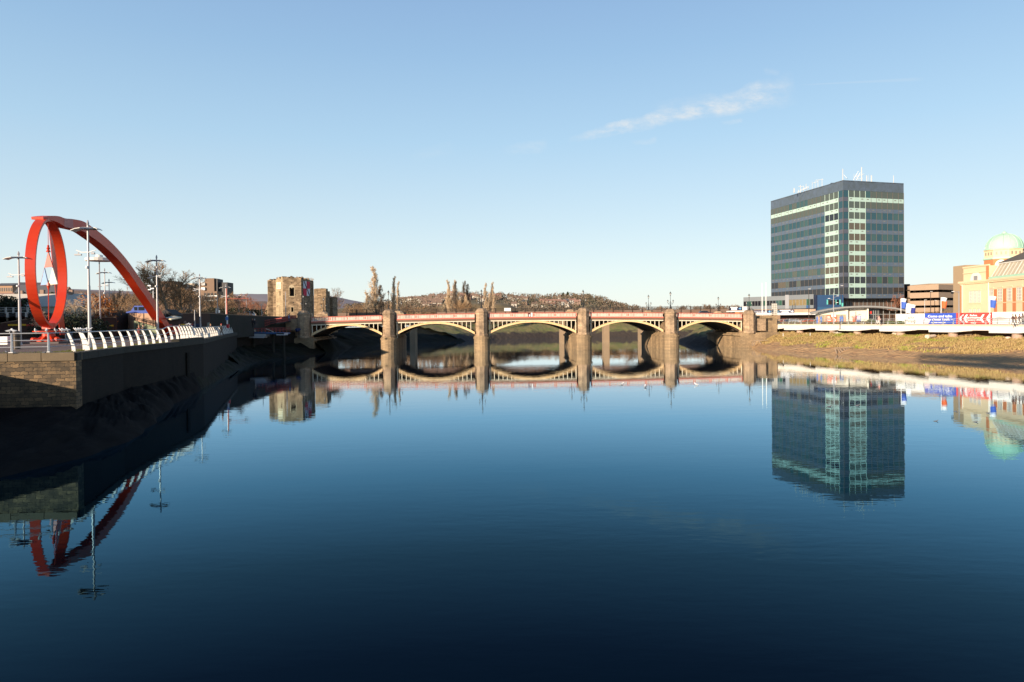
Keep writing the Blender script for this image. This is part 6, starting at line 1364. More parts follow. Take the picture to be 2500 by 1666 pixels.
# ------------------------------------------------------------------ white promenade deck, right bank
def Lp(s, off=0.0):                                     # point of the promenade edge, s metres from the bridge
    n = Vector((dR.y, -dR.x)) * -1 if False else Vector((-dR.y, dR.x)); q = lineR0 + dR * s + n * off; return q
def s_of(px, off=0.0):
    lo, hi = 0.0, 160.0
    for _ in range(50):
        m_ = (lo + hi) / 2; q = Lp(m_, off)
        if q.y < 5 or 1250 + FPX * q.x / q.y > px: hi = m_
        else: lo = m_
    return lo
DZ = 6.92
pr_ = thing('promenade_deck', (lineR0.x, lineR0.y, 5), 'long white concrete promenade edge with brackets along the right bank', 'promenade')
def slab(s0, s1, o0, o1, z0, z1):
    a, b, c, d = Lp(s0, o0), Lp(s1, o0), Lp(s1, o1), Lp(s0, o1); return [(v_.x, v_.y, z0) for v_ in (a, b, c, d)], [(v_.x, v_.y, z1) for v_ in (a, b, c, d)]
SL = 128
m = MB(); k = 0
for s in range(0, SL, 8): m.hexa(*slab(s + .02, s + 7.98, .05, 7.5, DZ - .33, DZ + .03))
m.build('coping_slab', M_tanc, pr_)
m = MB()
for s in range(0, SL, 16): m.hexa(*slab(s, s + 15.985, 0, 1.2, DZ - 1.25, DZ - .34))
m.hexa(*slab(0, SL, 1.21, 7.4, DZ - .8, DZ - .345)); m.build('edge_beam', M_conc, pr_)
sb_ = [s_of(px) for px in (1853, 1914, 1990.5, 2047, 2146.7, 2266.8, 2414)]; 
for i in range(3): sb_.append(sb_[-1] + 17)
for s in sb_:
    m = MB(); m.hexa(*slab(s, s + 6.0, .02, 1.9, DZ - 1.75, DZ - 1.26)); a = slab(s + 6.0, s + 10.5, .02, 1.9, 0, 0); 
    A, B, C, D = [Vector(v_) for v_ in a[0]]
    m.hexa([(A.x, A.y, DZ - 1.75), (B.x, B.y, DZ - 1.33), (C.x, C.y, DZ - 1.33), (D.x, D.y, DZ - 1.75)], [(A.x, A.y, DZ - 1.26), (B.x, B.y, DZ - 1.262), (C.x, C.y, DZ - 1.262), (D.x, D.y, DZ - 1.26)]); m.build('bracket', M_conc, pr_)
    c = Lp(s + 4.8, 1.6); MB().lathe((c.x, c.y, 0), [(.95, 2.5), (.95, DZ - 1.76)], 18).build('column', mat('pinkish_column', (.42, .29, .22), .85, var=.15, vs=.8) if s == sb_[0] else bpy.data.materials['pinkish_column'], pr_)
# railing
rg = thing('curved_railing', (lineR0.x, lineR0.y, DZ), 'grey curved post railing along the white promenade on the right bank', 'railing'); M_rr = mat('grey_rail', (.30, .32, .32), .5, .1)
s = .8; P0 = []
while s < SL - 1:
    a = Lp(s, .25); n = Vector((-dR.y, dR.x)); q = Vector((a.x, a.y, DZ)); 
    pts_ = [q + Vector((n.x, n.y, 0)) * (-.0) , q + Vector((n.x, n.y, 0)) * .02 + Vector((0, 0, .5)), q + Vector((n.x, n.y, 0)) * .12 + Vector((0, 0, .95)), q + Vector((n.x, n.y, 0)) * .32 + Vector((0, 0, 1.32))]
    if len(P0) < 60:
        MB().tube(pts_, [.14, .12, .10, .07], 5).build('curved_post', M_rr, rg)
    P0.append(s); s += 2.45
for o, h in ((.27, .45), (.33, .85), (.55, 1.3)):
    a, b = Lp(.8, o), Lp(P0[-1], o); MB().tube([(a.x, a.y, DZ + h), (b.x, b.y, DZ + h)], .045 if h < 1.2 else .06, 5).build('rail', M_rr, rg)
# lamp columns on the promenade
def lampR(px, top, Y, label, heads):
    a = P(px, top, Y); r = thing('promenade_lamp', (a.x, Y, 6.85), label, 'street lamp'); MB().tube([(a.x, Y, 6.85), (a.x, Y, a.z)], [.16, .07], 8).build('pole', M_pole, r)
    for (dx, dz, up) in heads: MB().tube([(a.x, Y, a.z + dz - .3), (a.x + dx, Y, a.z + dz + up)], .05, 5).build('arm', M_pole, r); MB().box(a.x + dx - .25, a.x + dx + .25, Y - .12, Y + .12, a.z + dz + up - .05, a.z + dz + up + .07).build('lamp_head', M_white, r)
lampR(2035, 715, 178, 'pale lamp column with side arms in front of the curved roof pavilion', [(-1.2, -1.6, .1), (.9, -2.0, -.6), (1.1, -1.0, .15)])
lampR(2341, 711, 152, 'grey lamp column in front of the red hoarding', [(-1.3, .0, -.1)])
for i, (px, tp, Y, lab) in enumerate([(1974.5, 706, 215, 'slim dark lamp left of the curved roof pavilion'), (2053.5, 698, 220, 'slim dark lamp in front of the glass tower corner'), (2257.5, 733, 215, 'pale lamp in front of the car park, left one'), (2272, 712, 225, 'dark slim lamp in front of the car park'), (2282, 734, 230, 'thin dark pole in front of the car park, right of the slim lamp')]):
    a = P(px, tp, Y); r = thing('lamp_column', (a.x, Y, 6.85), lab, 'street lamp'); MB().tube([(a.x, Y, 6.85), (a.x, Y, a.z)], [.13, .07], 6).build('pole', M_mesh if 'dark' in lab else M_pole, r); MB().box(a.x - .1, a.x + .6, Y - .12, Y + .12, a.z - .03, a.z + .08).build('lamp_head', M_white, r)
r = thing('traffic_signal', (P(2325, 715, 152).x, 152, 6.85), 'dark hanging signal lamp beside the grey lamp column', 'signal'); c = P(2325.5, 715, 152); MB().box(c.x - .18, c.x + .2, 151.9, 152.2, c.z - .25, c.z + .2).build('housing', M_black, r); MB().tube([(c.x, 152, c.z + .2), P(2341, 713, 152)], .04, 4).build('arm', M_pole, r)

# hoardings
def hoard(name, px0, px1, top, bot, off, m, label, cat='hoarding'):
    s0, s1 = s_of(px0, off), s_of(px1, off); a, b = Lp(s0, off), Lp(s1, off); z1 = P(px0, top, a.y).z; z0 = 6.88
    r = thing(name, (a.x, a.y, z0), label, cat); w_ = MB(); w_.wall(tuple(b), tuple(a), .12, z0, z1); w_ = MB(); n = Vector((-dR.y, dR.x)); A, B = a, b
    w_.hexa([(A.x, A.y, z0), (B.x, B.y, z0), (B.x + n.x * .1, B.y + n.y * .1, z0), (A.x + n.x * .1, A.y + n.y * .1, z0)], [(A.x, A.y, z1), (B.x, B.y, z1), (B.x + n.x * .1, B.y + n.y * .1, z1), (A.x + n.x * .1, A.y + n.y * .1, z1)])
    w_.build('board', m, r)
    p_ = MB(); k = max(2, int((b - a).length / 2.4))
    for i in range(k + 1): c = a.lerp(b, i / k) + n * .2; p_.box(c.x - .06, c.x + .06, c.y - .06, c.y + .06, z0, z1 - .1)
    p_.build('back_posts', M_tanc, r)
    U = lambda u, v, o=.02: ((a.lerp(b, u) - n * o).x, (a.lerp(b, u) - n * o).y, lerp(z0, z1, v))
    return r, a, b, z0, z1, U
M_hblue = mat('hoarding_blue', (.03, .08, .45), .5); M_hred = mat('hoarding_red', (.72, .06, .05), .5); M_hwht = mat('hoarding_white', (.80, .78, .74), .5); M_ltr = mat('letter_white', (.85, .85, .85), .5); M_greyl = mat('letter_grey', (.26, .25, .25), .6)
HO = 5.0
r, a, b, z0, z1, U = hoard('hoarding', 2187, 2257.5, 767, 794, HO, M_hwht, 'white hoarding with grey serif lettering left of the blue one')
text('Taylor', U(.52, .68, .05), dR, .95, M_greyl, r); text('Wimpey', U(.52, .32, .05), dR, .95, M_greyl, r)
r, a, b, z0, z1, U = hoard('hoarding', 2257.8, 2334, 765.5, 794, HO, M_hblue, 'blue hoarding with white lettering inviting a closer look')
text('Come and take', U(.50, .72, .05), dR, .78, M_ltr, r, squash=1.28, bold=.012); text('a closer look –', U(.53, .45, .05), dR, .78, M_ltr, r, squash=1.28, bold=.012)
m = MB()
for (u0, u1) in ((.22, .30), (.31, .42), (.43, .46), (.47, .56), (.57, .68)): m.prism([U(u0, .12), U(u1, .12), U(u1, .2), U(u0, .2)], (0, -.01, 0))
m.build('small_print', M_ltr, r)
m = MB(); m.prism([U(.0 + .12 * math.cos(t) + .05, .3 + .30 * math.sin(t), .03) for t in [i * math.pi / 8 for i in range(16)]], (0, -.01, 0)); m.build('pale_leaf_motif', mat('pale_pink', (.66, .52, .60), .6), r)
r, a, b, z0, z1, U = hoard('hoarding', 2334.5, 2422, 764.5, 794, HO, M_hred, 'red hoarding with white chevrons pointing left')
text('Sales', U(.50, .77, .05), dR, .58, M_ltr, r, squash=1.5, bold=.012); text('Information', U(.50, .57, .05), dR, .58, M_ltr, r, squash=1.4, bold=.012); text('Centre this', U(.50, .37, .05), dR, .58, M_ltr, r, squash=1.4, bold=.012); text('way', U(.50, .16, .05), dR, .58, M_ltr, r, squash=1.4, bold=.012)
m = MB()
for u in (.09, .21, .67, .84):
    w_ = .055; m.prism([U(u + .0, .5), U(u + .08, .85), U(u + .08 + w_, .85), U(u + w_ + .005, .5)], (0, -.012, 0)); m.prism([U(u + .0, .5), U(u + w_ + .005, .5), U(u + .08 + w_, .15), U(u + .08, .15)], (0, -.012, 0))
m.build('chevrons', M_ltr, r)
r, a, b, z0, z1, U = hoard('hoarding', 2422.5, 2660, 762.5, 794, HO, M_hwht, 'pale hoarding with a faded grey landscape picture at the right edge')
Mg1, Mg2 = mat('print_grey', (.42, .38, .36), .6, var=.4, vs=1.2), mat('print_pale', (.64, .62, .60), .6)
m = MB(); m.prism([U(.0, .30), U(.0, .55), U(.03, .52), U(.06, .62), U(.09, .66), U(.12, .62), U(.16, .52), U(.22, .50), U(.22, .46), U(.12, .36), U(.05, .34)], (0, -.01, 0)); m.build('tree_print', Mg1, r); m = MB(); m.prism([U(.0, .02), U(.0, .29), U(.06, .32), U(.2, .42), U(.2, .02)], (0, -.008, 0)); m.build('field_print', Mg2, r)
# flags
def flag(px, top, Y, label, cloth, white=True, lean=0):
    a = P(px, top, Y); r = thing('flag', (a.x, Y, 6.85), label, 'flag'); MB().tube([(a.x, Y, 6.85), (a.x, Y, a.z)], .07, 6).build('pole', M_white, r); W = 1.35; H = 2.5
    for nm, z0, z1, mm_ in (('white_top', a.z - .85, a.z, M_ltr), ('coloured_cloth', a.z - H, a.z - .855, cloth)):
        vs_ = []; fs_ = []
        for j_ in range(4):
            for i_ in range(7):
                t = i_ / 6; z = lerp(z1, z0, j_ / 3); x = a.x + .08 + W * t * (1 - .04 * j_) ; y = Y + .18 * math.sin(t * 6 + j_ * .4) * t; vs_.append((x, y, z - .12 * t + .05 * math.sin(t * 5)))
        for j_ in range(3):
            for i_ in range(6): q = j_ * 7 + i_; fs_.append((q, q + 1, q + 8, q + 7))
        n0 = len(vs_); vs2 = vs_ + [(x, y + .02, z) for x, y, z in vs_]; fs2 = fs_ + [tuple(n0 + i for i in f_[::-1]) for f_ in fs_]
        MB().add(vs2, fs2).build(nm, mm_, r, smooth=True)
M_fb = mat('flag_blue', (.05, .12, .48), .7); M_fo = mat('flag_orange', (.75, .14, .04), .7); M_fd = mat('flag_navy', (.03, .04, .25), .7)
flag(2199.5, 729, 170, 'blue and white flag right of the curved roof pavilion', M_fb); flag(2212, 741.5, 182, 'all white flag overlapping the blue ones', M_ltr); flag(2223, 744, 190, 'small navy and white flag, rightmost of three', M_fd)
flag(2297.5, 726.5, 160, 'orange and white flag in front of the car park', M_fo); flag(2416.5, 723, 146, 'blue and white flag in front of the domed building', M_fb)

# low wall, hedge and planters on the promenade
h = thing('low_hedge', tuple(Lp(25, 3)) + (6.85,), 'low clipped hedge with reddish tops behind the promenade railing', 'hedge'); lf = MB(); rn = random.Random(8); M_hedge = mat('hedge_green', (.12, .14, .03), .9, col2=(.22, .10, .04), vs=.9)
s0, s1 = s_of(1905, 3), s_of(2140, 3); s = s0
while s < s1: c = Lp(s, 3.2); hh = .38 + .12 * nz(s, 1, 1, .4); leafcloud(lf, (c.x, c.y, 6.85 + hh), .6, .8, hh, 55, .12, rn, .5); s += .55
lf.build('foliage', M_hedge, h)
for i, (px, lab) in enumerate([(2125, 'square green shrub left of the pavilion door'), (2172, 'green shrub right of the pavilion door'), (2199 - 2, 'low green shrub at the left end of the white hoarding')]):
    c = Lp(s_of(px, 4.2), 4.2); r = thing('clipped_shrub', (c.x, c.y, 6.85), lab, 'shrub'); lf = MB(); leafcloud(lf, (c.x, c.y, 7.4 if i == 0 else 7.2), 1.2, 1.0, .75 if i == 0 else .5, 420, .13, rn, .5); lf.build('foliage', mat('shrub_green%d' % i, (.10, .14, .03), .9), r); lf = MB(); lf.tube([(c.x, c.y, 6.85), (c.x, c.y, 7.3)], .06, 5); lf.build('stem', M_bark, r)
# rough parapet wall between the bridge end and the promenade
w7 = thing('stone_parapet', (P(1845, 785, 219).x, 219, 6.85), 'curved rubble stone parapet wall right of the bridge end', 'wall'); m = MB(); a, b = P(1838, 785, 216).xy, P(1905, 785, 214).xy; ruinwall(m, a, b, .7, 6.85, P(1870, 771, 217).z + .1, seed=15, rough=.12); m.build('rubble', mat('warm_rubble', (.34, .22, .14), .9, brick=(.6, .22, (.2, .13, .08), (.26, .17, .11), 'xy'), col2=(.2, .13, .08), vs=.7, bump=.04, bs=3), w7); m = MB(); n2 = (b - a).normalized(); m.wall(tuple(a), tuple(b), .8, P(1870, 771, 217).z + .28, P(1870, 771, 217).z + .42); m.build('capping', M_tanc, w7)

# ------------------------------------------------------------------ pavilion with curved roof
pv = thing('curved_roof_pavilion', (P(2100, 780, 200).x, 200, 6.85), 'white pavilion with a grey curved overhanging roof and poster covered windows', 'pavilion'); M_rf = mat('zinc_roof', (.30, .295, .28), .5, .1, var=.1, vs=.6); PY = 192.0
rp_ = [(1980, 763.5), (1990, 761.5), (2003, 758.2), (2020, 754.8), (2040, 751.8), (2062, 749.2), (2085, 747.8), (2110, 747.0), (2135, 747.3), (2160, 748.8), (2185, 751.5), (2205, 755.5), (2220, 759.5), (2233, 764.5)]
m = MB(); fr_ = [P(x, y, PY - 1.6) for x, y in rp_]
for a, b in zip(fr_, fr_[1:]): m.hexa([(a.x, a.y, a.z - .38), (b.x, b.y, b.z - .38), (b.x * 1.08, b.y + 16, b.z - .2), (a.x * 1.08, a.y + 16, a.z - .2)], [(a.x, a.y, a.z), (b.x, b.y, b.z), (b.x * 1.08, b.y + 16, b.z + .3), (a.x * 1.08, a.y + 16, a.z + .3)])
m.build('roof', M_rf, pv)
m = MB()
for a, b in zip(fr_, fr_[1:]): m.hexa([(a.x, a.y + .1, a.z - .55), (b.x, b.y + .1, b.z - .55), (b.x, b.y + .3, b.z - .55), (a.x, a.y + .3, a.z - .55)], [(a.x, a.y + .1, a.z - .385), (b.x, b.y + .1, b.z - .385), (b.x, b.y + .3, b.z - .385), (a.x, a.y + .3, a.z - .385)])
m.build('gutter', mat('grey_gutter', (.13, .13, .13), .5), pv)
def topz(px): return interp([(x, P(x, y, PY).z - .62) for x, y in rp_], px)
M_pvw = mat('pavilion_white', (.76, .71, .60), .7, var=.05, vs=1)
def pvw(px0, px1, m_, nm, y=PY, z0=6.85, z1=None, d=.3, parent=pv):
    a, b = P(px0, 780, y).x, P(px1, 780, y).x; za = topz(px0) if z1 is None else z1; zb2 = topz(px1) if z1 is None else z1
    q = MB(); q.hexa([(a, y, z0), (b, y, z0), (b, y + d, z0), (a, y + d, z0)], [(a, y, za), (b, y, zb2), (b, y + d, zb2), (a, y + d, za)]); return q.build(nm, m_, parent)
zw = P(2020, 768.8, PY).z
pxs = list(range(1992, 2070, 12)) + [2070]
for a, b in zip(pxs, pxs[1:]): 
    q = MB(); xa, xb = P(a, 780, PY).x, P(b, 780, PY).x; q.hexa([(xa, PY, zw), (xb - .03, PY, zw), (xb - .03, PY + .3, zw), (xa, PY + .3, zw)], [(xa, PY, topz(a)), (xb - .03, PY, topz(b)), (xb - .03, PY + .3, topz(b)), (xa, PY + .3, topz(a))]); q.build('upper_panel', M_pvw, pv)
g_ = pvw(1992, 2066, mat('shop_glass', (.42, .37, .25), .12), 'shop_window', PY + .12, z1=zw)
pvw(2066, 2071, M_pvw, 'pillar', PY - .1); pvw(2074, 2119, M_pvw, 'side_wall', PY + .6); pvw(2070.5, 2074, M_tanc, 'side_recess', PY + 1.2)
m = MB()
for px in (1992, 2001, 2009, 2018, 2031, 2042, 2054, 2066): x = P(px, 780, PY).x; m.box(x - .05, x + .05, PY - .02, PY + .1, 6.85, zw)
m.build('mullions', M_rr, pv)
door = pvw(2119, 2148, mat('dark_glazing', (.035, .035, .04), .15), 'glazed_entrance', PY + .8); pvw(2148, 2225, mat('brown_glazing', (.10, .06, .045), .2), 'side_glazing', PY + 3)
m = MB(); 
for px in (2127, 2136, 2141, 2147, 2160, 2175, 2190, 2205): x = P(px, 780, PY).x; m.box(x - .05, x + .05, PY + .6, PY + .78, 6.85, topz(px) - .3)
m.box(P(2119, 780, PY).x, P(2225, 780, PY).x, PY + .58, PY + .59 + .1, 9.4, 9.52); m.build('door_frame', M_rr, pv)
MB().tube([(P(2117, 780, PY).x, PY - .4, 6.85), (P(2117, 780, PY).x, PY - .4, topz(2117))], .25, 12).build('white_column', M_pvw, pv)
def poster(px0, px1, py0, py1, m_, nm, y=PY - .1, par=pv):
    a, b = P(px0, py1, y), P(px1, py0, y); return MB().box(a.x, b.x, y - .03, y, a.z, b.z).build(nm, m_, par)
M_po = mat('poster_orange', (.70, .17, .08), .5); M_pb = mat('poster_blue', (.12, .22, .60), .5); M_pp = mat('poster_pink', (.66, .36, .26), .5)
pq = poster(2018.5, 2042.5, 768.5, 790, M_po, 'orange_poster')
for k_, (a, b, t) in enumerate(((2019.5, 2026, 772), (2019.5, 2027, 775), (2019.5, 2028.5, 778.5), (2019.5, 2028.5, 782))): poster(a, b, t, t + 1.4, M_ltr, 'poster_text', PY - .14, pq)
poster(2029.5, 2041, 768.7, 774, M_ltr, 'poster_text', PY - .14, pq)
m = MB(); y = PY - .15; m.prism([P(2031, 776, y), P(2035.5, 776, y), P(2041, 781, y), P(2038.5, 786, y), P(2034.5, 785.5, y), P(2036.5, 781, y)], (0, -.02, 0)); m.build('poster_arrow', M_ltr, pq)
pq = poster(2081.5, 2091.5, 771.5, 787.5, M_po, 'orange_poster', PY + .55); poster(2091.7, 2101.5, 771.5, 787.5, M_pb, 'blue_poster', PY + .55)
for t in (773, 776, 779): poster(2082.5, 2090, t, t + 1.2, M_ltr, 'poster_text', PY + .51, pq)
poster(2092.5, 2100.5, 772.5, 782, mat('poster_pale', (.50, .52, .62), .5), 'poster_picture', PY + .51, pq)
poster(2122, 2128, 760.5, 766.5, M_hred, 'red_sign', PY + .5)
def sil(px, h, m_, w_=3.2):
    y = PY - .06; b = 790; q = MB(); q.prism([P(px - w_ * .35, b, y), P(px - w_ * .5, b - h * .55, y), P(px - w_ * .42, b - h * .78, y), P(px - w_ * .16, b - h * .84, y), P(px - w_ * .18, b - h * .95, y), P(px, b - h, y), P(px + w_ * .18, b - h * .95, y), P(px + w_ * .16, b - h * .84, y), P(px + w_ * .42, b - h * .78, y), P(px + w_ * .5, b - h * .55, y), P(px + w_ * .35, b, y)], (0, -.02, 0)); q.build('window_figure', m_, g_)
for px, h, mm_ in ((1995, 18, M_pb), (1998.8, 19, M_pp), (2004.5, 19, M_pb), (2013.5, 17, M_pp), (2047.5, 17, M_pp), (2051.5, 19, M_pb), (2056.5, 20, M_pb), (2062.5, 17, M_pp)): sil(px, h, mm_, 4.4)
a, b = P(1992, 780, PY).x, P(2225, 780, PY).x; MB().poly([(a + 2, PY + 3.4), (b - .2, PY + 3.4), (b + 5, PY + 13), (a + 7, PY + 13)], 6.85, 10.0).build('core', M_pvw, pv)

# people on the right
put(make_person('person in white and red walking past the pavilion door', (.70, .35, .30), (.65, .62, .58), pose='stand', walk=.6, hair=(.05, .04, .03)), 2146, 168, 6.95, 1.4, 1.0)
put(make_person('person in a black coat by the left end of the white hoarding', (.05, .04, .05), (.6, .6, .6), walk=.5), 2141, 170, 6.95, 1.4, 1.0)
PR = [(2473, (.10, .05, .04), (.05, .05, .06), 'person in a dark brown coat, leftmost of four walking before the pale hoarding', .7), (2480, (.22, .13, .09), (.05, .04, .04), 'person in a tan coat, second of four before the pale hoarding', .6), (2489, (.12, .09, .09), (.10, .08, .08), 'person in a grey brown coat, third of four before the pale hoarding', .8), (2497.5, (.16, .12, .10), (.06, .05, .05), 'tall person at the right edge, last of four before the pale hoarding', .7)]
for i, (px, j_, t, lab, wk) in enumerate(PR): put(make_person(lab, j_, t, walk=wk, longhair=i % 2 == 1), px, 137 + i * .6, 6.95, 1.5, .93 if i < 3 else 1.02)

# ------------------------------------------------------------------ glass office tower
TX = Vector((P(2059, 700, 240).x, 240)); TL = Vector((P(1883, 700, 282).x, 282)); TR = Vector((P(2207, 700, 247).x, 247))
TZ = P(2059, 440, 240).z; FH = 3.79; PAR = 3.5
tw = thing('office_tower', (TX.x, TX.y, 6.85), 'tall dark glass office tower with pale green bands on the right bank', 'office tower')
M_tg = [mat('tower_glass_a', (.03, .085, .105), .07, .35, spec=.8), mat('tower_glass_b', (.045, .10, .10), .1, .3, spec=.8), mat('tower_glass_c', (.085, .10, .08), .12, .2, spec=.7), mat('tower_glass_d', (.012, .012, .016), .08, spec=.8), mat('tower_glass_e', (.10, .085, .06), .2), mat('tower_glass_f', (.03, .09, .06), .15)]
M_sp = mat('spandrel_blue', (.075, .115, .175), .4, col2=(.10, .125, .16), vs=.35, spec=.5); M_gr = mat('spandrel_green', (.40, .55, .49), .6, var=.06, vs=.8); M_spd = mat('spandrel_dark', (.085, .095, .125), .5, var=.15, vs=.5); M_parap = mat('parapet_cladding', (.07, .09, .105), .3, col2=(.09, .12, .17), vs=.5); M_mul = mat('mullion_brown', (.13, .115, .105), .5); M_mulg = mat('mullion_green', (.42, .56, .50), .6); M_vent = mat('vent_grey', (.17, .17, .15), .7)
dL, dRt = (TL - TX), (TR - TX); nLn, nRn = 18, 11
# body
bk = TR + dL; core = [TX, TR, bk, TL]; cx = (TX + bk) / 2
ins = lambda p, k: (p + (cx - p).normalized() * k)
ZB = TZ - PAR - 10 * FH                                   # underside of the clad floors
MB().poly([tuple(ins(p, .5)) for p in core], ZB, TZ - .4).build('core', M_dark, tw)
MB().poly([tuple(p) for p in core], TZ - .399, TZ - .2).build('roof', M_roofg, tw)
def face(o, dv_, n, U0, U1, z0, z1, off=0.0, d=.15):
    """panel on a face between bay fractions"""
    L = dv_.length; u = dv_ / L; nn = Vector((u.y, -u.x)); 
    if nn.dot(o - cx) < 0: nn = -nn
    a, b = o + dv_ * (U0 / n) + nn * off, o + dv_ * (U1 / n) + nn * off; c, e = b - nn * d, a - nn * d
    return [(a.x, a.y, z0), (b.x, b.y, z0), (c.x, c.y, z0), (e.x, e.y, z0)], [(a.x, a.y, z1), (b.x, b.y, z1), (c.x, c.y, z1), (e.x, e.y, z1)]
rest = {k: MB() for k in range(6)}
rn = random.Random(12); wcount = 0
glassT = [[2, 2, 1], [2, 2, 2], [0, 0, 1], [0, 1, 0], [0, 0, 1], [1, 0, 0], [1, 1, 0], [1, 2, 1], [3, 3, 2], [3, 3, 3]]
sb1 = MB(); sb2 = MB(); sb3 = MB(); mu = MB(); mg = MB(); vt = MB(); par = MB(); restm = MB()
for fi_, (o, dv_, n) in enumerate(((TX, dRt, nRn), (TX, dL, nLn))):
    sep_ = 1 if fi_ == 0 else 1
    for f in range(10):
        z1 = TZ - PAR - f * FH; z0 = z1 - 2.35; zs = z1 - FH
        # spandrels
        full_green = f == 0
        g0, g1 = 1, 4
        for mb_, A_, B_ in ((sb3, 0, 1), (sb2, 1, n if full_green else 4), (sb1, 4, n)):
            if mb_ is sb1 and full_green: continue
            if mb_ is sb3: q_ = MB(); q_.hexa(*face(o, dv_, n, A_, B_, zs, z0)); q_.build('corner_panel', M_spd, tw); continue
            mb_.hexa(*face(o, dv_, n, A_, B_, zs, z0))
        for k in range(n):
            gt = rn.choice(glassT[f]); 
            if k in (1, 2, 3): gt = [2, 2, 2, 4, 4, 4, 4, 4, 3, 3][f] if fi_ == 0 else [2, 2, 3, 2, 2, 2, 4, 4, 4, 3][f]
            if k == 0: gt = [0, 0, 0, 0, 0, 1, 1, 3, 3, 3][f]
            if fi_ == 1 and f == 8 and k in (14, 15): gt = 4
            if fi_ == 0 and f == 8 and k in (6, 8): gt = 5
            if fi_ == 1 and f == 6 and k == 13: gt = 5
            hx = face(o, dv_, n, k + .03, k + .97, z0 + .02, z1 - .02, -.06, .1)
            if fi_ == 0 and k < 10 and wcount < 100: MB().hexa(*hx).build('window', M_tg[gt], tw); wcount += 1
            else: restm.mi = gt; restm.hexa(*hx)
        for k in range(n + 1):
            (mg if 1 <= k <= 4 else mu).hexa(*face(o, dv_, n, k - .025, k + .025, zs, z1, .04, .12))
        for k in range(1, n):
            if (k * 7 + f) % 3 == 0 or (k % 3 == 1): vt.hexa(*face(o, dv_, n, k + .25, k + .6, zs + .75, zs + 1.05, .02, .05))
    for k in range(n): par.hexa(*face(o, dv_, n, k + .01, k + .99, TZ - PAR, TZ, .0, .2))
sb1.build('spandrel_panels', M_sp, tw); sb2.build('green_panels', M_gr, tw); mu.build('mullions', M_mul, tw); mg.build('green_mullions', M_mulg, tw); vt.build('vents', M_vent, tw); par.build('parapet_panels', M_parap, tw)
o = restm.build('window', M_tg, tw); o['kind'] = 'stuff'
# hidden sides and undercroft
MB().poly([tuple(p) for p in (TR, bk, bk + (TL - bk) * .002, TR + Vector((-.3, .2)))], ZB, TZ).build('rear_wall', M_spd, tw); MB().poly([tuple(p) for p in (bk, TL, TL + Vector((.3, -.3)), bk + Vector((0, -.3)))], ZB, TZ).build('rear_wall', M_spd, tw)
MB().poly([tuple(ins(p, 3.0)) for p in core], 6.85, ZB).build('undercroft', mat('brown_lobby', (.12, .085, .065), .5), tw); MB().poly([tuple(ins(p, .1)) for p in core], ZB - .35, ZB - .01).build('soffit', M_black, tw)
m = MB(); lo_ = ins(TX, 2.9), ins(TR, 2.9)
for k in range(14): q = lo_[0].lerp(lo_[1], k / 13); m.box(q.x - .06, q.x + .06, q.y - .15, q.y - .02, 6.85, ZB - .35)
for z in (9.4, 12.0): m.wall(tuple(lo_[0] + Vector((0, -.12))), tuple(lo_[1] + Vector((0, -.12))), .08, z, z + .12)
m.build('lobby_mullions', M_rr, tw)
# rooftop aerials
M_aer = mat('aerial_grey', (.5, .5, .5), .6)
def ant(px, top, bot, Y, w_=.16, lab=None, m_=M_white):
    top += (440 - top) * .3 if top < 430 else 2; a, b = P(px, top, Y), P(px, bot, Y); MB().tube([(a.x, Y, TZ - .3), (a.x, Y, a.z)], [w_ * .6, w_ * .45], 5).build('aerial', M_aer, tw)
for px, tp, Y, w_ in [(1939, 458, 262, .45), (1949.5, 462, 262, .28), (1954.5, 450, 262, .2), (1962, 453, 262, .2), (1968, 447, 260, .2), (1974, 455, 260, .14), (1983, 442, 258, .12), (1990, 440, 258, .12), (1997, 437, 258, .16), (2007, 435, 257, .2), (2057.5, 401, 246, .26), (2085, 418, 248, .1), (2092, 420, 248, .1), (2103.5, 395, 246, .34), (2116, 424, 248, .3), (2127.5, 423.5, 248, .4), (2181.5, 424, 252, .22), (2120, 421, 256, .08), (2097, 419, 256, .08)]: ant(px, tp, 445, Y, w_)
m = MB()
for (x0, y0, x1, y1) in ((2060, 427, 2069, 437), (2083, 440, 2096, 418), (2091, 440, 2100, 422), (2087, 432, 2110, 425), (2087, 438, 2106, 436), (1946, 470, 1974, 458), (1955, 464, 1975, 455), (1983, 448, 1997, 444), (1990, 441, 2010, 438), (1949, 456, 1962, 455)): m.tube([P(x0, y0, 250 if x0 > 2020 else 259), P(x1, y1, 250 if x0 > 2020 else 259)], .07, 4)
m.build('aerial_stays', M_white, tw)
a, b = P(2032, 441, 250), P(2058, 437, 250); MB().poly([(a.x + 1, 249), (b.x, 247), (b.x + 3, 255), (a.x + 3, 258)], TZ - .2, TZ + .7).build('roof_cradle', mat('cradle_grey', (.30, .25, .23), .6), tw); a = P(2034, 440, 250); MB().tube([(a.x - 1.3, 249, TZ + .5), (a.x + 3, 250, TZ + .75)], [.3, .5], 8).build('cradle_arm', M_black, tw)
a, b = P(2115, 440, 250), P(2150, 440, 250); MB().box(a.x, b.x, 252, 254, TZ - .2, TZ + .55).build('roof_plant', M_tanc, tw)

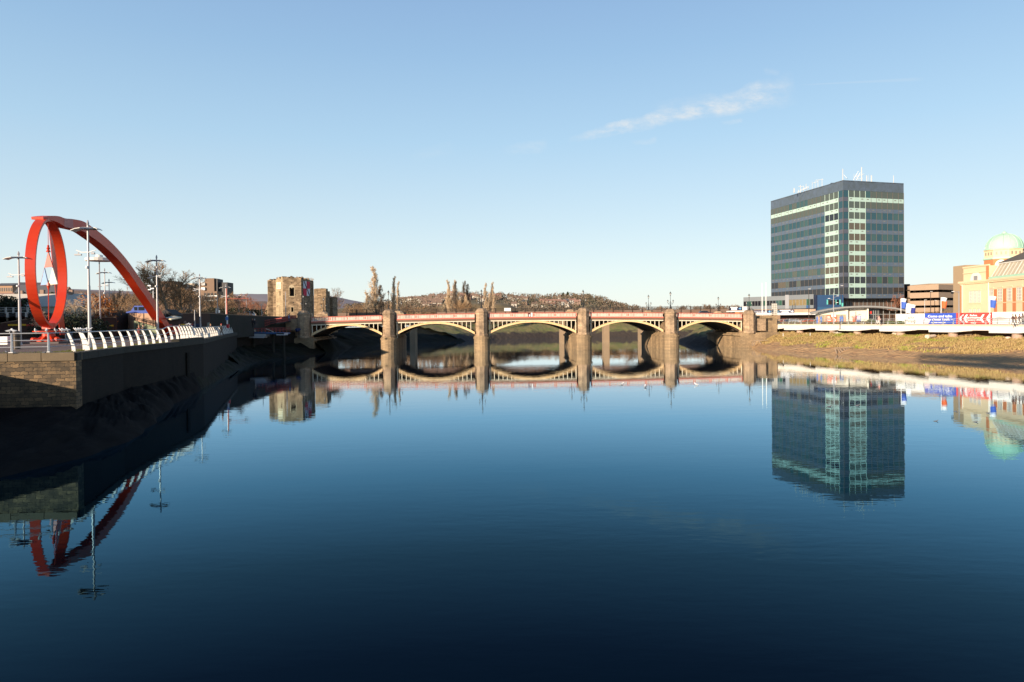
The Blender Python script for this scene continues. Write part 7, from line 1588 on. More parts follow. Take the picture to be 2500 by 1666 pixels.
# ------------------------------------------------------------------ podium block left of the tower
pd = thing('podium_block', (86, 255, 6.85), 'low grey clad office wing with a ribbon of windows left of the glass tower', 'building')
A = P(1815, 740, 262).xy; B = P(1917, 740, 248).xy; B2 = P(1926, 740, 247).xy; C = P(1986, 740, 238).xy
M_grc = mat('grey_cladding', (.17, .19, .205), .55, var=.08, vs=.5)
def seg(a, b, ztop, zw1, zw0, zbot, n, name, glass, cell=None):
    q = MB(); q.wall(tuple(a), tuple(b), .3, zw1, ztop); q.wall(tuple(a), tuple(b), .3, zbot, zw0); q.build('cladding', M_grc, pd)
    for k in range(n):
        p_, q_ = a.lerp(b, (k + .03) / n), a.lerp(b, (k + .97) / n); mm_ = glass[k % len(glass)]; MB().wall(tuple(p_ + Vector((.05, .1))), tuple(q_ + Vector((.05, .1))), .08, zw0, zw1).build('window', mm_, pd)
    n_ = (b - a).normalized(); n_ = Vector((n_.y, -n_.x)) * .03
    for k in range(n + 1): p_, q_ = a.lerp(b, max(0, (k - .03) / n)) + n_, a.lerp(b, min(1, (k + .03) / n)) + n_; MB().wall(tuple(p_), tuple(q_), .12, zw0 - .01, zw1 + .01).build('mullion', M_rr, pd)
zt_ = P(1866, 724.5, 255).z; z1_ = P(1866, 735, 255).z; z0_ = P(1866, 747, 255).z; zb3 = P(1866, 755.5, 255).z
seg(A, B, zt_, z1_, z0_, zb3, 14, 'w', [M_tg[3], M_tg[1], M_tg[5], M_tg[3], M_tg[3]])
MB().wall(tuple(B), tuple(B2), .6, zb3, zt_ + .3).build('pilaster', mat('pale_grey_cladding', (.26, .27, .29), .6), pd)
M_gold = mat('gold_blind', (.22, .165, .08), .3, var=.4, vs=1.5, stretch=(3, 3, .6))
seg(B2, C, zt_ + .15, z1_ + .1, z0_ - .2, zb3, 7, 'w', [M_gold, M_gold, M_gold, M_gold, M_gold, M_tg[5], M_tg[3]])
Bx = [A + Vector((.35, .4)), B + Vector((.5, .5)), B2 + Vector((.5, .5)), C + Vector((.3, .4)), C + Vector((16, 14)), A + Vector((18, 14))]; MB().poly([tuple(p) for p in Bx], zb3 + .01, zt_ - .1).build('block_body', M_spd, pd)
p_, q_ = B2.lerp(C, .715), B2.lerp(C, .857); n_ = (C - B2).normalized(); n_ = Vector((n_.y, -n_.x)) * .03; MB().wall(tuple(p_ + n_), tuple(q_ + n_), .05, zb3 + .05, z0_ - .25).build('blue_panel', mat('panel_blue', (.03, .09, .22), .5), pd)
lw = MB(); lw.wall(tuple(A + Vector((2, 1.5))), tuple(C + Vector((2, 1.5))), 4, 9.6, zb3); lw.build('tan_wall', mat('tan_render', (.50, .38, .26), .85, var=.1, vs=.4), pd)
# bold blue corner link to the tower
bl = thing('blue_link_block', (P(2000, 750, 237).x, 237, 6.85), 'dark blue glazed link with turquoise frames at the foot of the tower', 'building'); a, b = P(1987, 740, 238), P(2001, 740, 237); M_lb = mat('link_blue', (.025, .07, .16), .4); M_ln = mat('link_navy', (.012, .02, .05), .3); M_tq = mat('turquoise', (.12, .50, .46), .5)
zt2 = P(2000, 721, 237).z; zb4 = P(2000, 754, 237).z
MB().box(a.x, P(1994, 740, 237).x, 236.6, 244, 6.9, zt2).build('navy_wall', M_ln, bl); MB().box(P(1994, 740, 237).x + .01, P(2056, 740, 237).x, 236, 239.5, P(2000, 750, 237).z - .01, zt2).build('blue_wall', M_lb, bl)
MB().box(P(1994, 740, 237).x + .01, P(2056, 740, 237).x, 236.05, 239.5, 10.3, P(2000, 750, 237).z - .012).build('blue_wall', mat('link_blue_b', (.03, .10, .20), .4), bl)
for x0, x1 in ((2022, 2031), (2033, 2040), (2042, 2049)): a_, b_ = P(x0, 744, 235.9), P(x1, 733, 235.9); MB().box(a_.x, b_.x, 235.9, 235.99, a_.z, b_.z).build('window', M_tg[3], bl)
m = MB()
for x0, x1 in ((2018.5, 2021.5), (2040.3, 2041.8), (2049.2, 2052.5)): a_, b_ = P(x0, 744, 235.9), P(x1, 732, 235.9); m.box(a_.x, b_.x, 235.85, 235.98, a_.z, b_.z)
m.build('turquoise_frame', M_tq, bl); a_, b_ = P(2054.5, 749, 235.5), P(2058.5, 740, 235.5); MB().box(a_.x, b_.x, 235.4, 235.8, a_.z, b_.z).build('turquoise_pillar', M_tq, bl)

# shop row, white canopy and signs in front of the podium
sh = thing('shop_row', (P(1930, 770, 232).x, 232, 6.85), 'low shop row with a long white canopy fascia below the grey office wing', 'building'); SY = 233.0
def sx(px): return P(px, 770, SY).x
zc1, zc0 = P(1900, 764.3, SY).z, P(1900, 769.8, SY).z
MB().box(sx(1836), sx(1992), SY - 1.6, SY + 5, zc0, zc1).build('canopy', M_hwht, sh); MB().box(sx(1838), sx(1992), SY + 1.5, SY + 6, 6.85, zc0 - .01).build('dark_shopfronts', mat('shop_dark', (.07, .04, .03), .4, var=.5, vs=.8), sh)
MB().box(sx(1838), sx(1992), SY + .2, SY + 4.9, zc1 + .003, P(1900, 755.8, SY).z).build('brick_upper', mat('tan_brick_shop', (.45, .31, .21), .85, brick=(1.6, .6, (.38, .27, .18), (.50, .37, .26), 'x')), sh)
m = MB(); m.prism([P(1826, 757.5, SY - 1.5), P(1829, 756, SY - 1.5), P(1841, 768, SY - 1.5), P(1850, 770.5, SY - 1.5), P(1838, 773.5, SY - 1.5)], (0, 4, 0)); m.build('canopy_end', M_hwht, sh)
m = MB(); c = P(1833, 755, SY - 1); m.prism([(c.x + .5 * math.cos(t), c.y, c.z + .5 * math.sin(t)) for t in [i * math.pi / 8 for i in range(16)]], (.2, .3, 0)); m.build('round_dish', M_vent, sh)
def signb(name, px0, px1, py0, py1, Y, m_, label):
    a, b = P(px0, py1, Y), P(px1, py0, Y); r = thing(name, (a.x, Y, a.z), label, 'sign'); MB().box(a.x, b.x, Y, Y + .15, a.z, b.z).build('board', m_, r); return r, a, b
M_navy = mat('sign_navy', (.02, .03, .09), .5); M_star = mat('pale_blue_emblem', (.20, .50, .78), .5)
def emblem(px, py, Y, r_par, s=1.0):
    c = P(px, py, Y - .03); m = MB()
    for k in range(8): t = k * math.pi / 4; d = Vector((math.cos(t), 0, math.sin(t))); n = Vector((-d.z, 0, d.x)); L = (.62 if k % 2 == 0 else .34) * s; m.prism([c + n * .09 * s, c + d * L + n * .02, c + d * L - n * .02, c - n * .09 * s], (0, -.02, 0))
    m.lathe((c.x, c.y, c.z - .1), [(.16 * s, 0), (.16 * s, .2)], 8); m.build('star_emblem', M_star, r_par)
r, a, b = signb('building_sign', 1837, 1884, 757.6, 766.2, SY - .2, M_navy, 'navy building name sign with white capital lettering and pale blue star')
c = P(1855.5, 762.1, SY - .3); text('Clarence House', c, (1, 0), 1.05, M_ltr, r, squash=.70); emblem(1879, 761.3, SY - .25, r)
r, a, b = signb('direction_sign', 1903.5, 1938, 756.2, 765, SY - .2, M_navy, 'navy and white letting sign with a white arrow pointing right')
m = MB(); y = SY - .23
for (x0, x1, y0, y1) in ((1904, 1929.5, 757, 760), (1908.5, 1925, 761.2, 764.3)): a_, b_ = P(x0, y1, y), P(x1, y0, y); m.box(a_.x, b_.x, y - .02, y, a_.z, b_.z)
m.prism([P(1930.5, 759.3, y), P(1934, 759.3, y), P(1934, 757.5, y), P(1937.5, 760.5, y), P(1934, 763.5, y), P(1934, 761.7, y), P(1930.5, 761.7, y)], (0, -.02, 0)); m.build('white_lettering_bands', M_ltr, r)
r, a, b = signb('direction_sign', 1897, 1902.2, 758, 764.5, SY - .2, mat('sign_teal', (.12, .28, .38), .5), 'small teal sign between the grey display board and the arrow sign'); m = MB(); m.prism([P(1898, 762.5, y), P(1898, 760.5, y), P(1901.5, 761.5, y)], (0, -.02, 0)); m.build('arrow', M_ltr, r)
# second sign on the small kiosk left of the turret
kk = thing('brick_kiosk', (P(1804, 765, 226).x, 226, 6.85), 'small orange brick kiosk with a flat white roof at the bridge end', 'kiosk'); KY = 227.5
a, b = P(1782.5, 762, KY), P(1824, 758, KY); MB().box(a.x, b.x, KY - .4, KY + 4, a.z, P(1800, 759, KY).z).build('roof_slab', M_hwht, kk); a, b = P(1795, 775, KY), P(1814, 762, KY); MB().box(a.x, b.x, KY, KY + 3, 7, a.z + 2.0).build('wall', mat('orange_brick', (.55, .28, .14), .85, var=.12, vs=1), kk); a, b = P(1784, 775, KY), P(1795, 763, KY); MB().box(a.x, b.x - .02, KY + .3, KY + 3, 7, b.z).build('window', mat('kiosk_window', (.16, .10, .08), .2), kk)
r, a, b = signb('building_sign', 1782.5, 1812, 750, 758, KY - .45, M_navy, 'navy and white sign with a pale blue star on the kiosk roof'); y = KY - .48; m = MB()
for (x0, x1, y0, y1) in ((1783, 1801, 750, 752), (1785.5, 1799, 752.5, 757.5)): a_, b_ = P(x0, y1, y), P(x1, y0, y); m.box(a_.x, b_.x, y - .02, y, a_.z, b_.z)
m.build('white_lettering_bands', M_ltr, r); emblem(1807, 753.8, KY - .5, r, .9)
r, a, b = signb('building_sign', 1812.5, 1823.5, 749, 758, KY - .44, M_hwht, 'white sign right of the star sign on the kiosk roof')
# display board and flagpoles
r = thing('display_board', (P(1890.5, 770, 216).x, 216, 6.85), 'tall pale grey gridded panel seen from behind above the parapet', 'display board'); a, b = P(1884.2, 770, 216), P(1897, 741.3, 216); MB().box(a.x, b.x, 216, 216.25, a.z, b.z).build('panel', mat('pale_panel', (.55, .52, .45), .6), r); m = MB()
for k in range(4): x = lerp(a.x, b.x, k / 3); m.box(x - .04, x + .04, 215.94, 215.99, a.z, b.z)
for k in range(7): z = lerp(a.z, b.z, k / 6); m.box(a.x, b.x, 215.93, 215.985, z - .04, z + .04)
for x in (a.x + .3, b.x - .4): m.box(x, x + .12, 216.05, 216.2, 6.85, a.z)
m.build('frame_grid', M_greyl, r)
for px, tp, lab in ((1860.5, 693, 'left one of two tall white flagpoles'), (1869.8, 691, 'right one of two tall white flagpoles')): a = P(px, tp, 225); r = thing('flagpole', (a.x, 225, 6.85), lab + ' at the bridge end', 'flagpole'); MB().tube([(a.x, 225, 6.85), (a.x, 225, a.z)], [.16, .11], 8).build('pole', M_white, r); MB().blob((a.x, 225, a.z + .05), .16, 6).build('finial', M_white, r)
# cars and shoppers clutter in front of the shops
for i, (px, Y, col, lab, rz) in enumerate([(1916, 226, (.5, .06, .04), 'red car in front of the shops', .1), (1906, 229, (.02, .02, .025), 'black car left of the red car', .1), (1932, 224, (.55, .6, .68), 'pale blue car in front of the shops', .05), (1944, 228, (.6, .6, .6), 'white car right of the pale blue car', .1), (1976, 226, (.55, .12, .06), 'orange red car left of the pavilion', .0), (1888 - 165, 214, (.02, .025, .04), 'dark car driving over the bridge, only its roof showing', .03)]):
    car(px, Y, 6.87 if i < 5 else 10.0 - .25, col, lab, rz, name='parked_car' if i < 5 else 'moving_car')
# ------------------------------------------------------------------ car park
cp = thing('car_park', (P(2250, 720, 268).x, 268, 6.85), 'brown concrete multistorey car park with dark open decks beside the tower', 'car park'); M_cpk = mat('brown_concrete', (.34, .245, .17), .85, var=.12, vs=.3); CY = 246.0
def cx_(px, Y=CY): return P(px, 740, Y).x
xl, xk, xr = cx_(2221, CY), cx_(2268, CY - 4), cx_(2348, CY)
MB().box(cx_(2209, CY + 8), cx_(2222, CY + 8), CY + 8, CY + 28, 6.85, P(2215, 691.5, CY).z).build('stair_block', M_dark, cp)
bands = [(2221, 697, 709.5), (2221, 715.5, 728.5), (2221, 735, 746.5), (2221, 752, 763)]
for i, (x, t, b_) in enumerate(bands):
    z1 = P(2260, t - (5 if i == 0 else 0) * 0, CY).z; z0 = P(2260, b_, CY).z
    p0, p1, p2 = (cx_(2221), CY), (cx_(2262), CY - 7), (cx_(2352), CY + 1)
    q = MB(); q.wall(p0, p1, .5, z0, z1); q.wall(p1, p2, .5, z0, z1); q.build('deck_edge', M_cpk, cp)
    MB().poly([(p0[0] + .6, p0[1] + .6), (p1[0], p1[1] + .6), (p2[0] - .6, p2[1] + .6), (p2[0], CY + 26), (p0[0], CY + 26)], z0 + .02, z0 + .35).build('deck_slab', M_mesh, cp)
m = MB()
for k in range(9): q = Vector(p0).lerp(Vector(p2), (k + .5) / 9); m.box(q.x - .3, q.x + .3, q.y + 2, q.y + 2.6, 6.85, P(2260, 698, CY).z)
m.build('columns', M_cpk, cp); MB().box(cx_(2262) + 3, cx_(2352), CY + 3, CY + 20, P(2300, 699, CY).z, P(2300, 691.5, CY).z).build('top_storey', M_cpk, cp); MB().box(cx_(2224, CY + 9), cx_(2350, CY + 9), CY + 9, CY + 25, 6.85, P(2260, 700, CY).z).build('dark_inside', M_dark, cp)
b_ = P(2187, 770, 225); treeat('r1', 2187, 706, 225, 6.85, 'leafless tree in front of the tower foot beside the car park', wide=.8, m=M_tw[3])
for px, tp in ((2240, 748), (2262, 750), (2285, 748), (2305, 747), (2318, 749)): treeat('b1', px, tp, 236, 6.85, 'brown winter bush in front of the car park', 'bare_bush', wide=1.3, group='winter bushes in front of the car park')

# ------------------------------------------------------------------ domed brick and stone building
dbd = thing('domed_building', (P(2345, 770, 190).x, 190, 6.85), 'ornate orange brick and cream stone building with a green copper dome at the right edge', 'building')
M_st = mat('cream_stone', (.74, .57, .36), .8, var=.06, vs=.6); M_ob = mat('orange_brick_wall', (.56, .20, .08), .85, var=.1, vs=1.2); M_cu = mat('copper_green', (.34, .58, .42), .6, col2=(.44, .64, .48), vs=.4); M_wf = mat('window_white', (.74, .70, .62), .6); M_slate = mat('brown_slate', (.11, .09, .07), .75, var=.15, vs=.8)
# facade line: pavilion part then long wing coming towards the viewer
F0 = P(2345, 770, 196).xy; F1 = P(2413, 770, 184).xy; F2 = P(2560, 770, 158).xy; dF = (F1 - F0).normalized(); dG = (F2 - F1).normalized(); nF = Vector((dF.y, -dF.x)); nG = Vector((dG.y, -dG.x))
zcn = P(2345, 693, 196).z; ztp = P(2350, 656, 195).z
back = [(F0.x + 14, F0.y + 14), (F2.x + 22, F2.y + 8)]
MB().poly([tuple(F0), tuple(F1), tuple(F2), back[1], back[0]], 6.85, zcn).build('wall', M_st, dbd)
# rusticated quoins, brick strips, cornice
q = MB(); q.wall(tuple(F0 + nF * .5 - dF * .4), tuple(F1 + nF * .5), 1.0, zcn, zcn + .55); q.wall(tuple(F1 + nG * .5), tuple(F2 + nG * .5), 1.0, zcn, zcn + .55)
k = 0
for o_, d_, n_, L in ((F0, dF, nF, (F1 - F0).length), (F1, dG, nG, (F2 - F1).length)):
    s = .3
    while s < L: c = o_ + d_ * s + n_ * .42; q.wall(tuple(c), tuple(c + d_ * .3), .4, zcn - .3, zcn); s += .75
q.build('cornice', M_st, dbd)
at = MB(); a0, a1 = F0 + dF * .9 - nF * .3, F1 - nF * .3; at.wall(tuple(a0), tuple(a1), 6, zcn + .552, ztp); at.build('attic', M_st, dbd)
at = MB(); at.wall(tuple(a0 + nF * .2 - dF * .1), tuple(a1 + nF * .2), .4, ztp + .003, ztp + .4); at.wall(tuple(a0 + nF * .2), tuple(a1 + nF * .2), .18, ztp - 1.6, ztp - 1.35); at.build('attic_moulding', M_st, dbd)
e0 = P(2327, 651, 209); MB().box(e0.x, e0.x + 5, 203.5, 209, 6.85, e0.z).build('rear_gable', mat('tan_gable', (.36, .26, .16), .85), dbd)
bx = MB(); bx.wall(tuple(F0 - dF * .0 + nF * .03), tuple(F0 + dF * .7 + nF * .03), .2, 7.2, zcn - .6); bx.wall(tuple(F1 - dF * .9 + nF * .04), tuple(F1 + nF * .04), .2, zcn + .56, ztp); bx.build('brick_strip', M_ob, dbd)
def win(o_, d_, n_, s0, s1, z0, z1, cols, rows, name='window'):
    a, b = o_ + d_ * s0 + n_ * .02, o_ + d_ * s1 + n_ * .02; r_ = MB().wall(tuple(a - d_ * .25 + n_ * .08), tuple(b + d_ * .25 + n_ * .08), .12, z0 - .35, z0 - .1); r_.wall(tuple(a - d_ * .25 + n_ * .08), tuple(b + d_ * .25 + n_ * .08), .12, z1 + .1, z1 + .4)
    g_ = MB().wall(tuple(a + n_ * .01), tuple(b + n_ * .01), .05, z0, z1).build(name, mat('bright_glazing', (.40, .36, .30), .25) if 'bright_glazing' not in bpy.data.materials else bpy.data.materials['bright_glazing'], dbd)
    r_.build('surround', M_st, g_); f = MB()
    for i in range(cols + 1): p_ = a.lerp(b, i / cols); w_ = .16 if i in (0, cols) else .07; f.wall(tuple(p_ - d_ * w_ / 2 + n_ * .05), tuple(p_ + d_ * w_ / 2 + n_ * .05), .05, z0, z1)
    for i in range(rows + 1): z = lerp(z0, z1, i / rows); f.wall(tuple(a + n_ * .055), tuple(b + n_ * .055), .05, z - .05, z + .05)
    f.build('frame', M_wf, g_); return g_
LF = (F1 - F0).length; LG = (F2 - F1).length
zz = lambda py, Y=190: P(2390, py, Y).z
for i in range(3): s0 = LF * (.34 + .15 * i); win(F0, dF, nF, s0, s0 + LF * .10, zz(739), zz(711), 3, 8)
for i in range(3): s0 = LF * (.34 + .15 * i); win(F0, dF, nF, s0, s0 + LF * .07, zz(763), zz(755), 2, 3)
# lunette in the attic
cl_ = (a0.lerp(a1, .5)); m = MB(); W = LF * .20; m.prism([(cl_.x + dF.x * W * math.cos(t) + nF.x * .06, cl_.y + dF.y * W * math.cos(t) + nF.y * .06, zz(687) + 3.3 * math.sin(t) * .8) for t in [i * math.pi / 12 for i in range(13)]], (nF.x * .08, nF.y * .08, 0)); lun = m.build('lunette', M_wf, dbd)
m = MB(); W = LF * .07; m.wall(tuple(cl_ - dF * W + nF * .16), tuple(cl_ + dF * W + nF * .16), .02, zz(686.5), zz(674)); m.build('window', mat('grey_pane', (.25, .24, .24), .3), lun)
# long wing: windows between orange brick strips
nb_ = 6; m = MB()
for i in range(nb_):
    u0 = LG * (i + .02) / nb_; bw = LG / nb_
    p_, q_ = F1 + dG * (u0 + bw * .62) + nG * .04, F1 + dG * (u0 + bw * .97) + nG * .04; m.wall(tuple(p_), tuple(q_), .15, 7.2, zcn - 2.2)
    win(F1, dG, nG, u0 + bw * .08, u0 + bw * .54, zz(735, 175) , zz(703, 175), 3, 4)
p_, q_ = F1 + nG * .04, F1 + dG * .25 + nG * .04; m.build('brick_strip', M_ob, dbd)
m = MB(); m.wall(tuple(F1 + nG * .08), tuple(F2 + nG * .08), .1, zz(741, 178), zz(739, 178)); m.wall(tuple(F1 + nG * .08), tuple(F2 + nG * .08), .1, zcn - 2.3, zcn - 2.0); m.build('string_course', M_st, dbd)
# mansard: glazed slope, gutter and slate roof
g0 = F1 + dG * .6; m = MB(); zg0 = zcn + .56; zg1 = zg0 + 3.9; ins_ = 1.9
m.hexa([(g0.x, g0.y, zg0), (F2.x, F2.y, zg0), (F2.x - nG.x * 6, F2.y - nG.y * 6, zg0), (g0.x - nG.x * 6, g0.y - nG.y * 6, zg0)], [(g0.x - nG.x * ins_ + dG.x * .8, g0.y - nG.y * ins_ + dG.y * .8, zg1), (F2.x - nG.x * ins_, F2.y - nG.y * ins_, zg1), (F2.x - nG.x * 6, F2.y - nG.y * 6, zg1), (g0.x - nG.x * 6 + dG.x * .8, g0.y - nG.y * 6 + dG.y * .8, zg1)])
ms = m.build('mansard_glazing', mat('rooflight_glass', (.52, .44, .32), .25, var=.3, vs=1.2), dbd); m = MB(); 
for i in range(15):
    u = i / 14; b0_ = g0.lerp(F2, u) + nG * .04; sh_ = Vector((dG.x, dG.y)) * .8 * (1 - u); t0 = b0_ - nG * ins_ + sh_; w_ = .38 if i % 3 == 0 else .14
    m.hexa([(b0_.x, b0_.y, zg0), (b0_.x + dG.x * w_, b0_.y + dG.y * w_, zg0), (b0_.x + dG.x * w_ - nG.x * .1, b0_.y + dG.y * w_ - nG.y * .1, zg0), (b0_.x - nG.x * .1, b0_.y - nG.y * .1, zg0)], [(t0.x, t0.y, zg1), (t0.x + dG.x * w_, t0.y + dG.y * w_, zg1), (t0.x + dG.x * w_ - nG.x * .1, t0.y + dG.y * w_ - nG.y * .1, zg1), (t0.x - nG.x * .1, t0.y - nG.y * .1, zg1)])
m.build('rooflight_bars', M_wf, ms); m = MB(); m.wall(tuple(g0 + nG * .25), tuple(F2 + nG * .25), .3, zg0, zg0 + .55); m.build('copper_gutter', M_cu, dbd)
m = MB(); t0 = g0 - nG * ins_ + dG * .8; t1 = F2 - nG * ins_; m.wall(tuple(t0 + nG * .2), tuple(t1 + nG * .2), .3, zg1, zg1 + .3); m.build('eaves_board', M_wf, dbd)
m = MB(); r0 = t0 - nG * 5 + dG * 4.5; r1 = t1 - nG * 5; zr2 = zg1 + 3.3; m.add([(t0.x + nG.x * .3, t0.y + nG.y * .3, zg1 + .3), (t1.x + nG.x * .3, t1.y + nG.y * .3, zg1 + .3), (r1.x, r1.y, zr2), (r0.x, r0.y, zr2), (t0.x - nG.x * 10, t0.y - nG.y * 10, zg1 + .3), (t1.x - nG.x * 10, t1.y - nG.y * 10, zg1 + .3)], [(0, 1, 2, 3), (0, 3, 4), (4, 3, 2, 5), (0, 4, 5, 1)]); m.build('slate_roof', M_slate, dbd)
MB().poly([tuple(t0 + dG * .1), tuple(t1), tuple(t1 - nG * 9.5), tuple(t0 - nG * 9.5 + dG * .1)], zcn, zg1 + .29).build('roof_core', M_st, dbd)
# drum and dome
dc = Vector((P(2452, 600, 196).x, 196)); dr_ = 42.3 * 196 / FPX; zd = lambda py: P(2452, py, 196 - dr_).z
m = MB(); m.lathe((dc.x, dc.y, 0), [(dr_ * .99, zcn - 1), (dr_ * .99, zd(631))], 8); m.build('octagon', M_ob, dbd)
m = MB(); m.lathe((dc.x, dc.y, 0), [(dr_ * 1.03, zd(631)), (dr_ * 1.05, zd(629)), (dr_ * 1.03, zd(626.5))], 8); m.build('copper_band', M_cu, dbd)
m = MB(); m.lathe((dc.x, dc.y, 0), [(dr_ * .98, zd(626.5) + .01), (dr_ * .98, zd(609)), (dr_ * 1.02, zd(608.5)), (dr_ * 1.02, zd(606.5))], 8); drm = m.build('stone_drum', M_st, dbd)
m = MB()
for k in range(8):
    a0_ = 2 * math.pi * k / 8
    for j_ in (-1, 0, 1):
        aa = a0_ ; rr2 = dr_ * .98 * math.cos(math.pi / 8) + .02; cxx = dc.x + rr2 * math.cos(aa) - math.sin(aa) * j_ * 1.1; cyy = dc.y + rr2 * math.sin(aa) + math.cos(aa) * j_ * 1.1; t_ = Vector((-math.sin(aa), math.cos(aa))); n_ = Vector((math.cos(aa), math.sin(aa))) * .06; p_ = Vector((cxx, cyy)) - t_ * .22; q_ = Vector((cxx, cyy)) + t_ * .22
        m.poly([tuple(p_), tuple(q_), tuple(q_ + n_), tuple(p_ + n_)], zd(620), zd(612.5))
m.build('window', mat('small_pane', (.30, .25, .18), .3), drm)
m = MB(); prof = [(dr_ * 1.0, zd(606.5)), (dr_ * .97, zd(605)), (dr_ * .92, zd(603))]
for k in range(1, 13): t = k / 12 * math.pi / 2; prof.append((dr_ * .92 * math.cos(t * .97), zd(603) + (zd(566) - zd(603)) * math.sin(t)))
prof += [(dr_ * .12, zd(566) + .05), (dr_ * .13, zd(564)), (dr_ * .10, zd(562.5)), (.25, zd(560.5)), (.05, zd(558.5))]
m.lathe((dc.x, dc.y, 0), prof, 40); dm = m.build('dome', M_cu, dbd, smooth=True); m = MB()
for k in range(16):
    aa = 2 * math.pi * (k + .25) / 16; m.tube([(dc.x + r_ * 1.005 * math.cos(aa), dc.y + r_ * 1.005 * math.sin(aa), z) for r_, z in prof[2:14]], .09, 4)
m.build('dome_rib', M_cu, dm)
# arched window with white surround on the octagon
aa = -math.pi * .75; 
for aa in (-math.pi * 1.0 + math.pi / 4 * 1,):
    n_ = Vector((math.cos(aa), math.sin(aa))); t_ = Vector((-n_.y, n_.x)); rr2 = dr_ * .99 * math.cos(math.pi / 8) + .03; c_ = dc + n_ * rr2; zb5 = zd(648)
    m = MB(); m.prism([(c_.x + t_.x * 1.5 * math.cos(t), c_.y + t_.y * 1.5 * math.cos(t), zb5 + 1.75 * math.sin(t)) for t in [i * math.pi / 12 for i in range(13)]], (n_.x * .12, n_.y * .12, 0)); lu = m.build('arched_surround', M_wf, dbd); m = MB(); c2_ = c_ + n_ * .13; m.prism([(c2_.x + t_.x * .6 * s, c2_.y + t_.y * .6 * s, z) for s, z in ((-1, zb5 + .1), (1, zb5 + .1), (1, zb5 + 1.1), (-1, zb5 + 1.1))], (n_.x * .02, n_.y * .02, 0)); m.build('window', bpy.data.materials['small_pane'], lu)
# downpipes
m = MB(); 
for s_ in (F0 + dF * 1.0 + nF * .15, F1 + dG * .4 + nG * .15): m.tube([(s_.x, s_.y, 7), (s_.x, s_.y, zcn - .3)], .1, 5)
m.build('downpipe', M_wf, dbd)

# ------------------------------------------------------------------ foreshore debris
M_wood = mat('weathered_wood', (.30, .22, .15), .9, var=.2, vs=2); M_rock = mat('pale_rock', (.62, .50, .40), .85, var=.15, vs=1)
def surf(x, y):
    best = None
    for v_ in rbv:
        d = (v_[0] - x) ** 2 + (v_[1] - y) ** 2
        if best is None or d < best[0]: best = (d, v_[2])
    return best[1]
def onbank(px, py):
    for k in range(400):
        z = 6.0 - k * .015; g_ = G(px, py, z)
        if g_.y > 60 and surf(g_.x, g_.y) >= z: return g_
    return G(px, py, 1.5)
for i, (px, py, pts_, lab) in enumerate([(2058, 856, None, 'row of weathered timber ribs sticking out of the mud below the pavilion'), (1856, 838, None, 'broken timber frame in the mud right of the bridge end')]):
    c = onbank(px, py); r = thing('timber_ribs', tuple(c), lab, 'wooden remains'); rn = random.Random(i + 3)
    m = MB(); m.tube([(c.x - 2.2, c.y - .5, c.z + .7), (c.x + 2.4, c.y - 1, c.z + .8)], .10, 5); m.build('cross_beam', M_wood, r)
    for k in range(7):
        x = c.x - 2 + k * .65 + rn.uniform(-.2, .2); l = rn.uniform(-.9, .8); m = MB(); m.tube([(x + l, c.y - 1.3, c.z - .6), (x, c.y - .2, c.z + rn.uniform(.3, .9))], [.12, .09], 5); m.build('rib', M_wood, r)
for px, y0, y1, lab in ((1912, 814, 825, 'pale upright stake in the grass near the bridge'), (1978, 813, 824, 'pale upright stake in the grass below the pavilion canopy tip')): c = onbank(px, y1); a = P(px, y0, c.y); r = thing('marker_stake', tuple(c), lab, 'stake'); MB().tube([(c.x, c.y, c.z - .3), (a.x, c.y, a.z)], .07, 5).build('stake', M_white, r)
for px, py, s_, lab in ((2185, 816, .55, 'pale boulder below the second bracket right of the pavilion'), (2309, 818, .6, 'pale boulder right of the drainpipe under the deck'), (2461, 828, .5, 'pale boulder beside the rightmost column'), (1970, 816, .3, 'small pale stone in the grass')):
    c = onbank(px, py); r = thing('boulder', tuple(c), lab, 'rock'); MB().blob((c.x, c.y, c.z + s_ * .3), s_ * 1.1, 8, rz=.7, jit=.2).build('stone', M_rock, r, smooth=False)
c = onbank(2272, 826); r = thing('drainpipe_outfall', tuple(c), 'pale concrete outfall pipe sticking out under the deck', 'pipe'); MB().tube([(c.x - .9, c.y - .6, c.z + .35), (c.x + 1.2, c.y + .5, c.z + .5)], .38, 12).build('pipe', M_rock, r); MB().tube([(c.x - 1.35, c.y - .8, c.z + .32), (c.x - .85, c.y - .55, c.z + .35)], .5, 12).build('collar', M_rock, r)
c = onbank(2047, 816); r = thing('washed_up_trolley', tuple(c), 'small grey washed up wreck with a white post under the deck', 'debris'); MB().prism([(c.x - 1.2, c.y, c.z + .1), (c.x + 1.0, c.y, c.z + .1), (c.x + .8, c.y, c.z + .5), (c.x - 1.5, c.y, c.z + .6)], (0, .8, 0)).build('hull', mat('dull_grey', (.4, .38, .33), .7), r); MB().tube([(c.x - .3, c.y, c.z + .4), (c.x - .35, c.y, c.z + 1.7)], .13, 6).build('post', M_white, r)
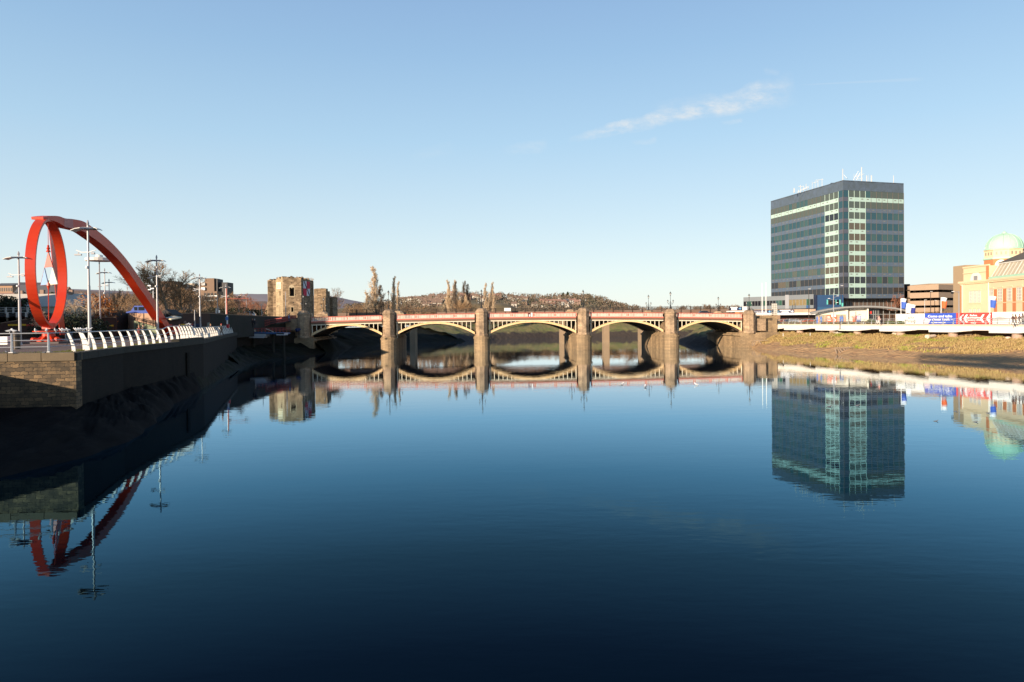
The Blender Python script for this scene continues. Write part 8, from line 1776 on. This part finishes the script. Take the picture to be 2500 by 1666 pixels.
m = MB(); r = thing('driftwood_branch', tuple(onbank(2380, 819)), 'long pale driftwood branch lying below the deck near the right', 'driftwood'); pts_ = [onbank(px, py) + Vector((0, 0, .2)) for px, py in ((2335, 823), (2352, 820), (2372, 819), (2385, 818), (2405, 818.5), (2420, 820))]; m.tube(pts_, [.05, .08, .09, .09, .08, .04], 5); m.tube([pts_[3], onbank(2370, 826) + Vector((0, 0, .2))], .05, 4); m.build('branch', M_wood, r)
rn = random.Random(31)
for i in range(16):
    px = rn.uniform(1850, 2230); py = rn.uniform(838, 858) if px < 2100 else rn.uniform(848, 864); c = onbank(px, py); r = thing('driftwood_branch', tuple(c), 'small brown broken branch lying on the mud of the right bank', 'driftwood', 'small branches on the right bank mud'); a = rn.uniform(-.5, .9); L = rn.uniform(.8, 2.2)
    MB().tube([(c.x, c.y, c.z - .05), (c.x + L * .5, c.y + a * .5, c.z + rn.uniform(.1, .5)), (c.x + L, c.y + a, c.z + rn.uniform(0, .3))], [.07, .06, .03], 4).build('branch', M_wood, r)

# blocks added out of view to throw shadows on the left bank
shadeblock('added block shading the striped brick walls, out of view on the left bank', [(-98, 68), (-96, 106), (-116, 100), (-118, 70)], 19.5)
shadeblock('added slab shading the left bridge turret, out of view on the left bank', [(-143, 100), (-150, 118), (-168, 112), (-160, 92)], 43)
shadeblock('added long block shading the castle ramp, out of view on the left bank', [(-97, 108), (-124, 163), (-140, 155), (-115, 104)], 21)

mast = thing('footbridge_mast', (-72, -30, GZ), 'tall leaning steel mast of the footbridge the picture is taken from, outside the picture', 'bridge mast')
A_, B_ = [Vector((x, y, z)) - Vector((S.x, S.y, S.z)) * -t for x, y, z, t in ((83, 140, 1, 205), (98, 114, .5, 235))]
MB().tube([A_, A_.lerp(B_, .5), B_], [.6, 1.5, .6], 12).build('boom', M_conc, mast)
MB().tube([(-72, -30, 0), tuple(A_.lerp(B_, .5))], [1.6, 1.0], 10).build('leg', M_conc, mast)

# everything above was measured from the picture in units of 0.78 m: bring the place to metres
UNIT = 0.78
for o in COL.objects:
    if o.parent is None:
        o.location = o.location * UNIT
        if o.type not in ('CAMERA', 'LIGHT'): o.scale = o.scale * UNIT
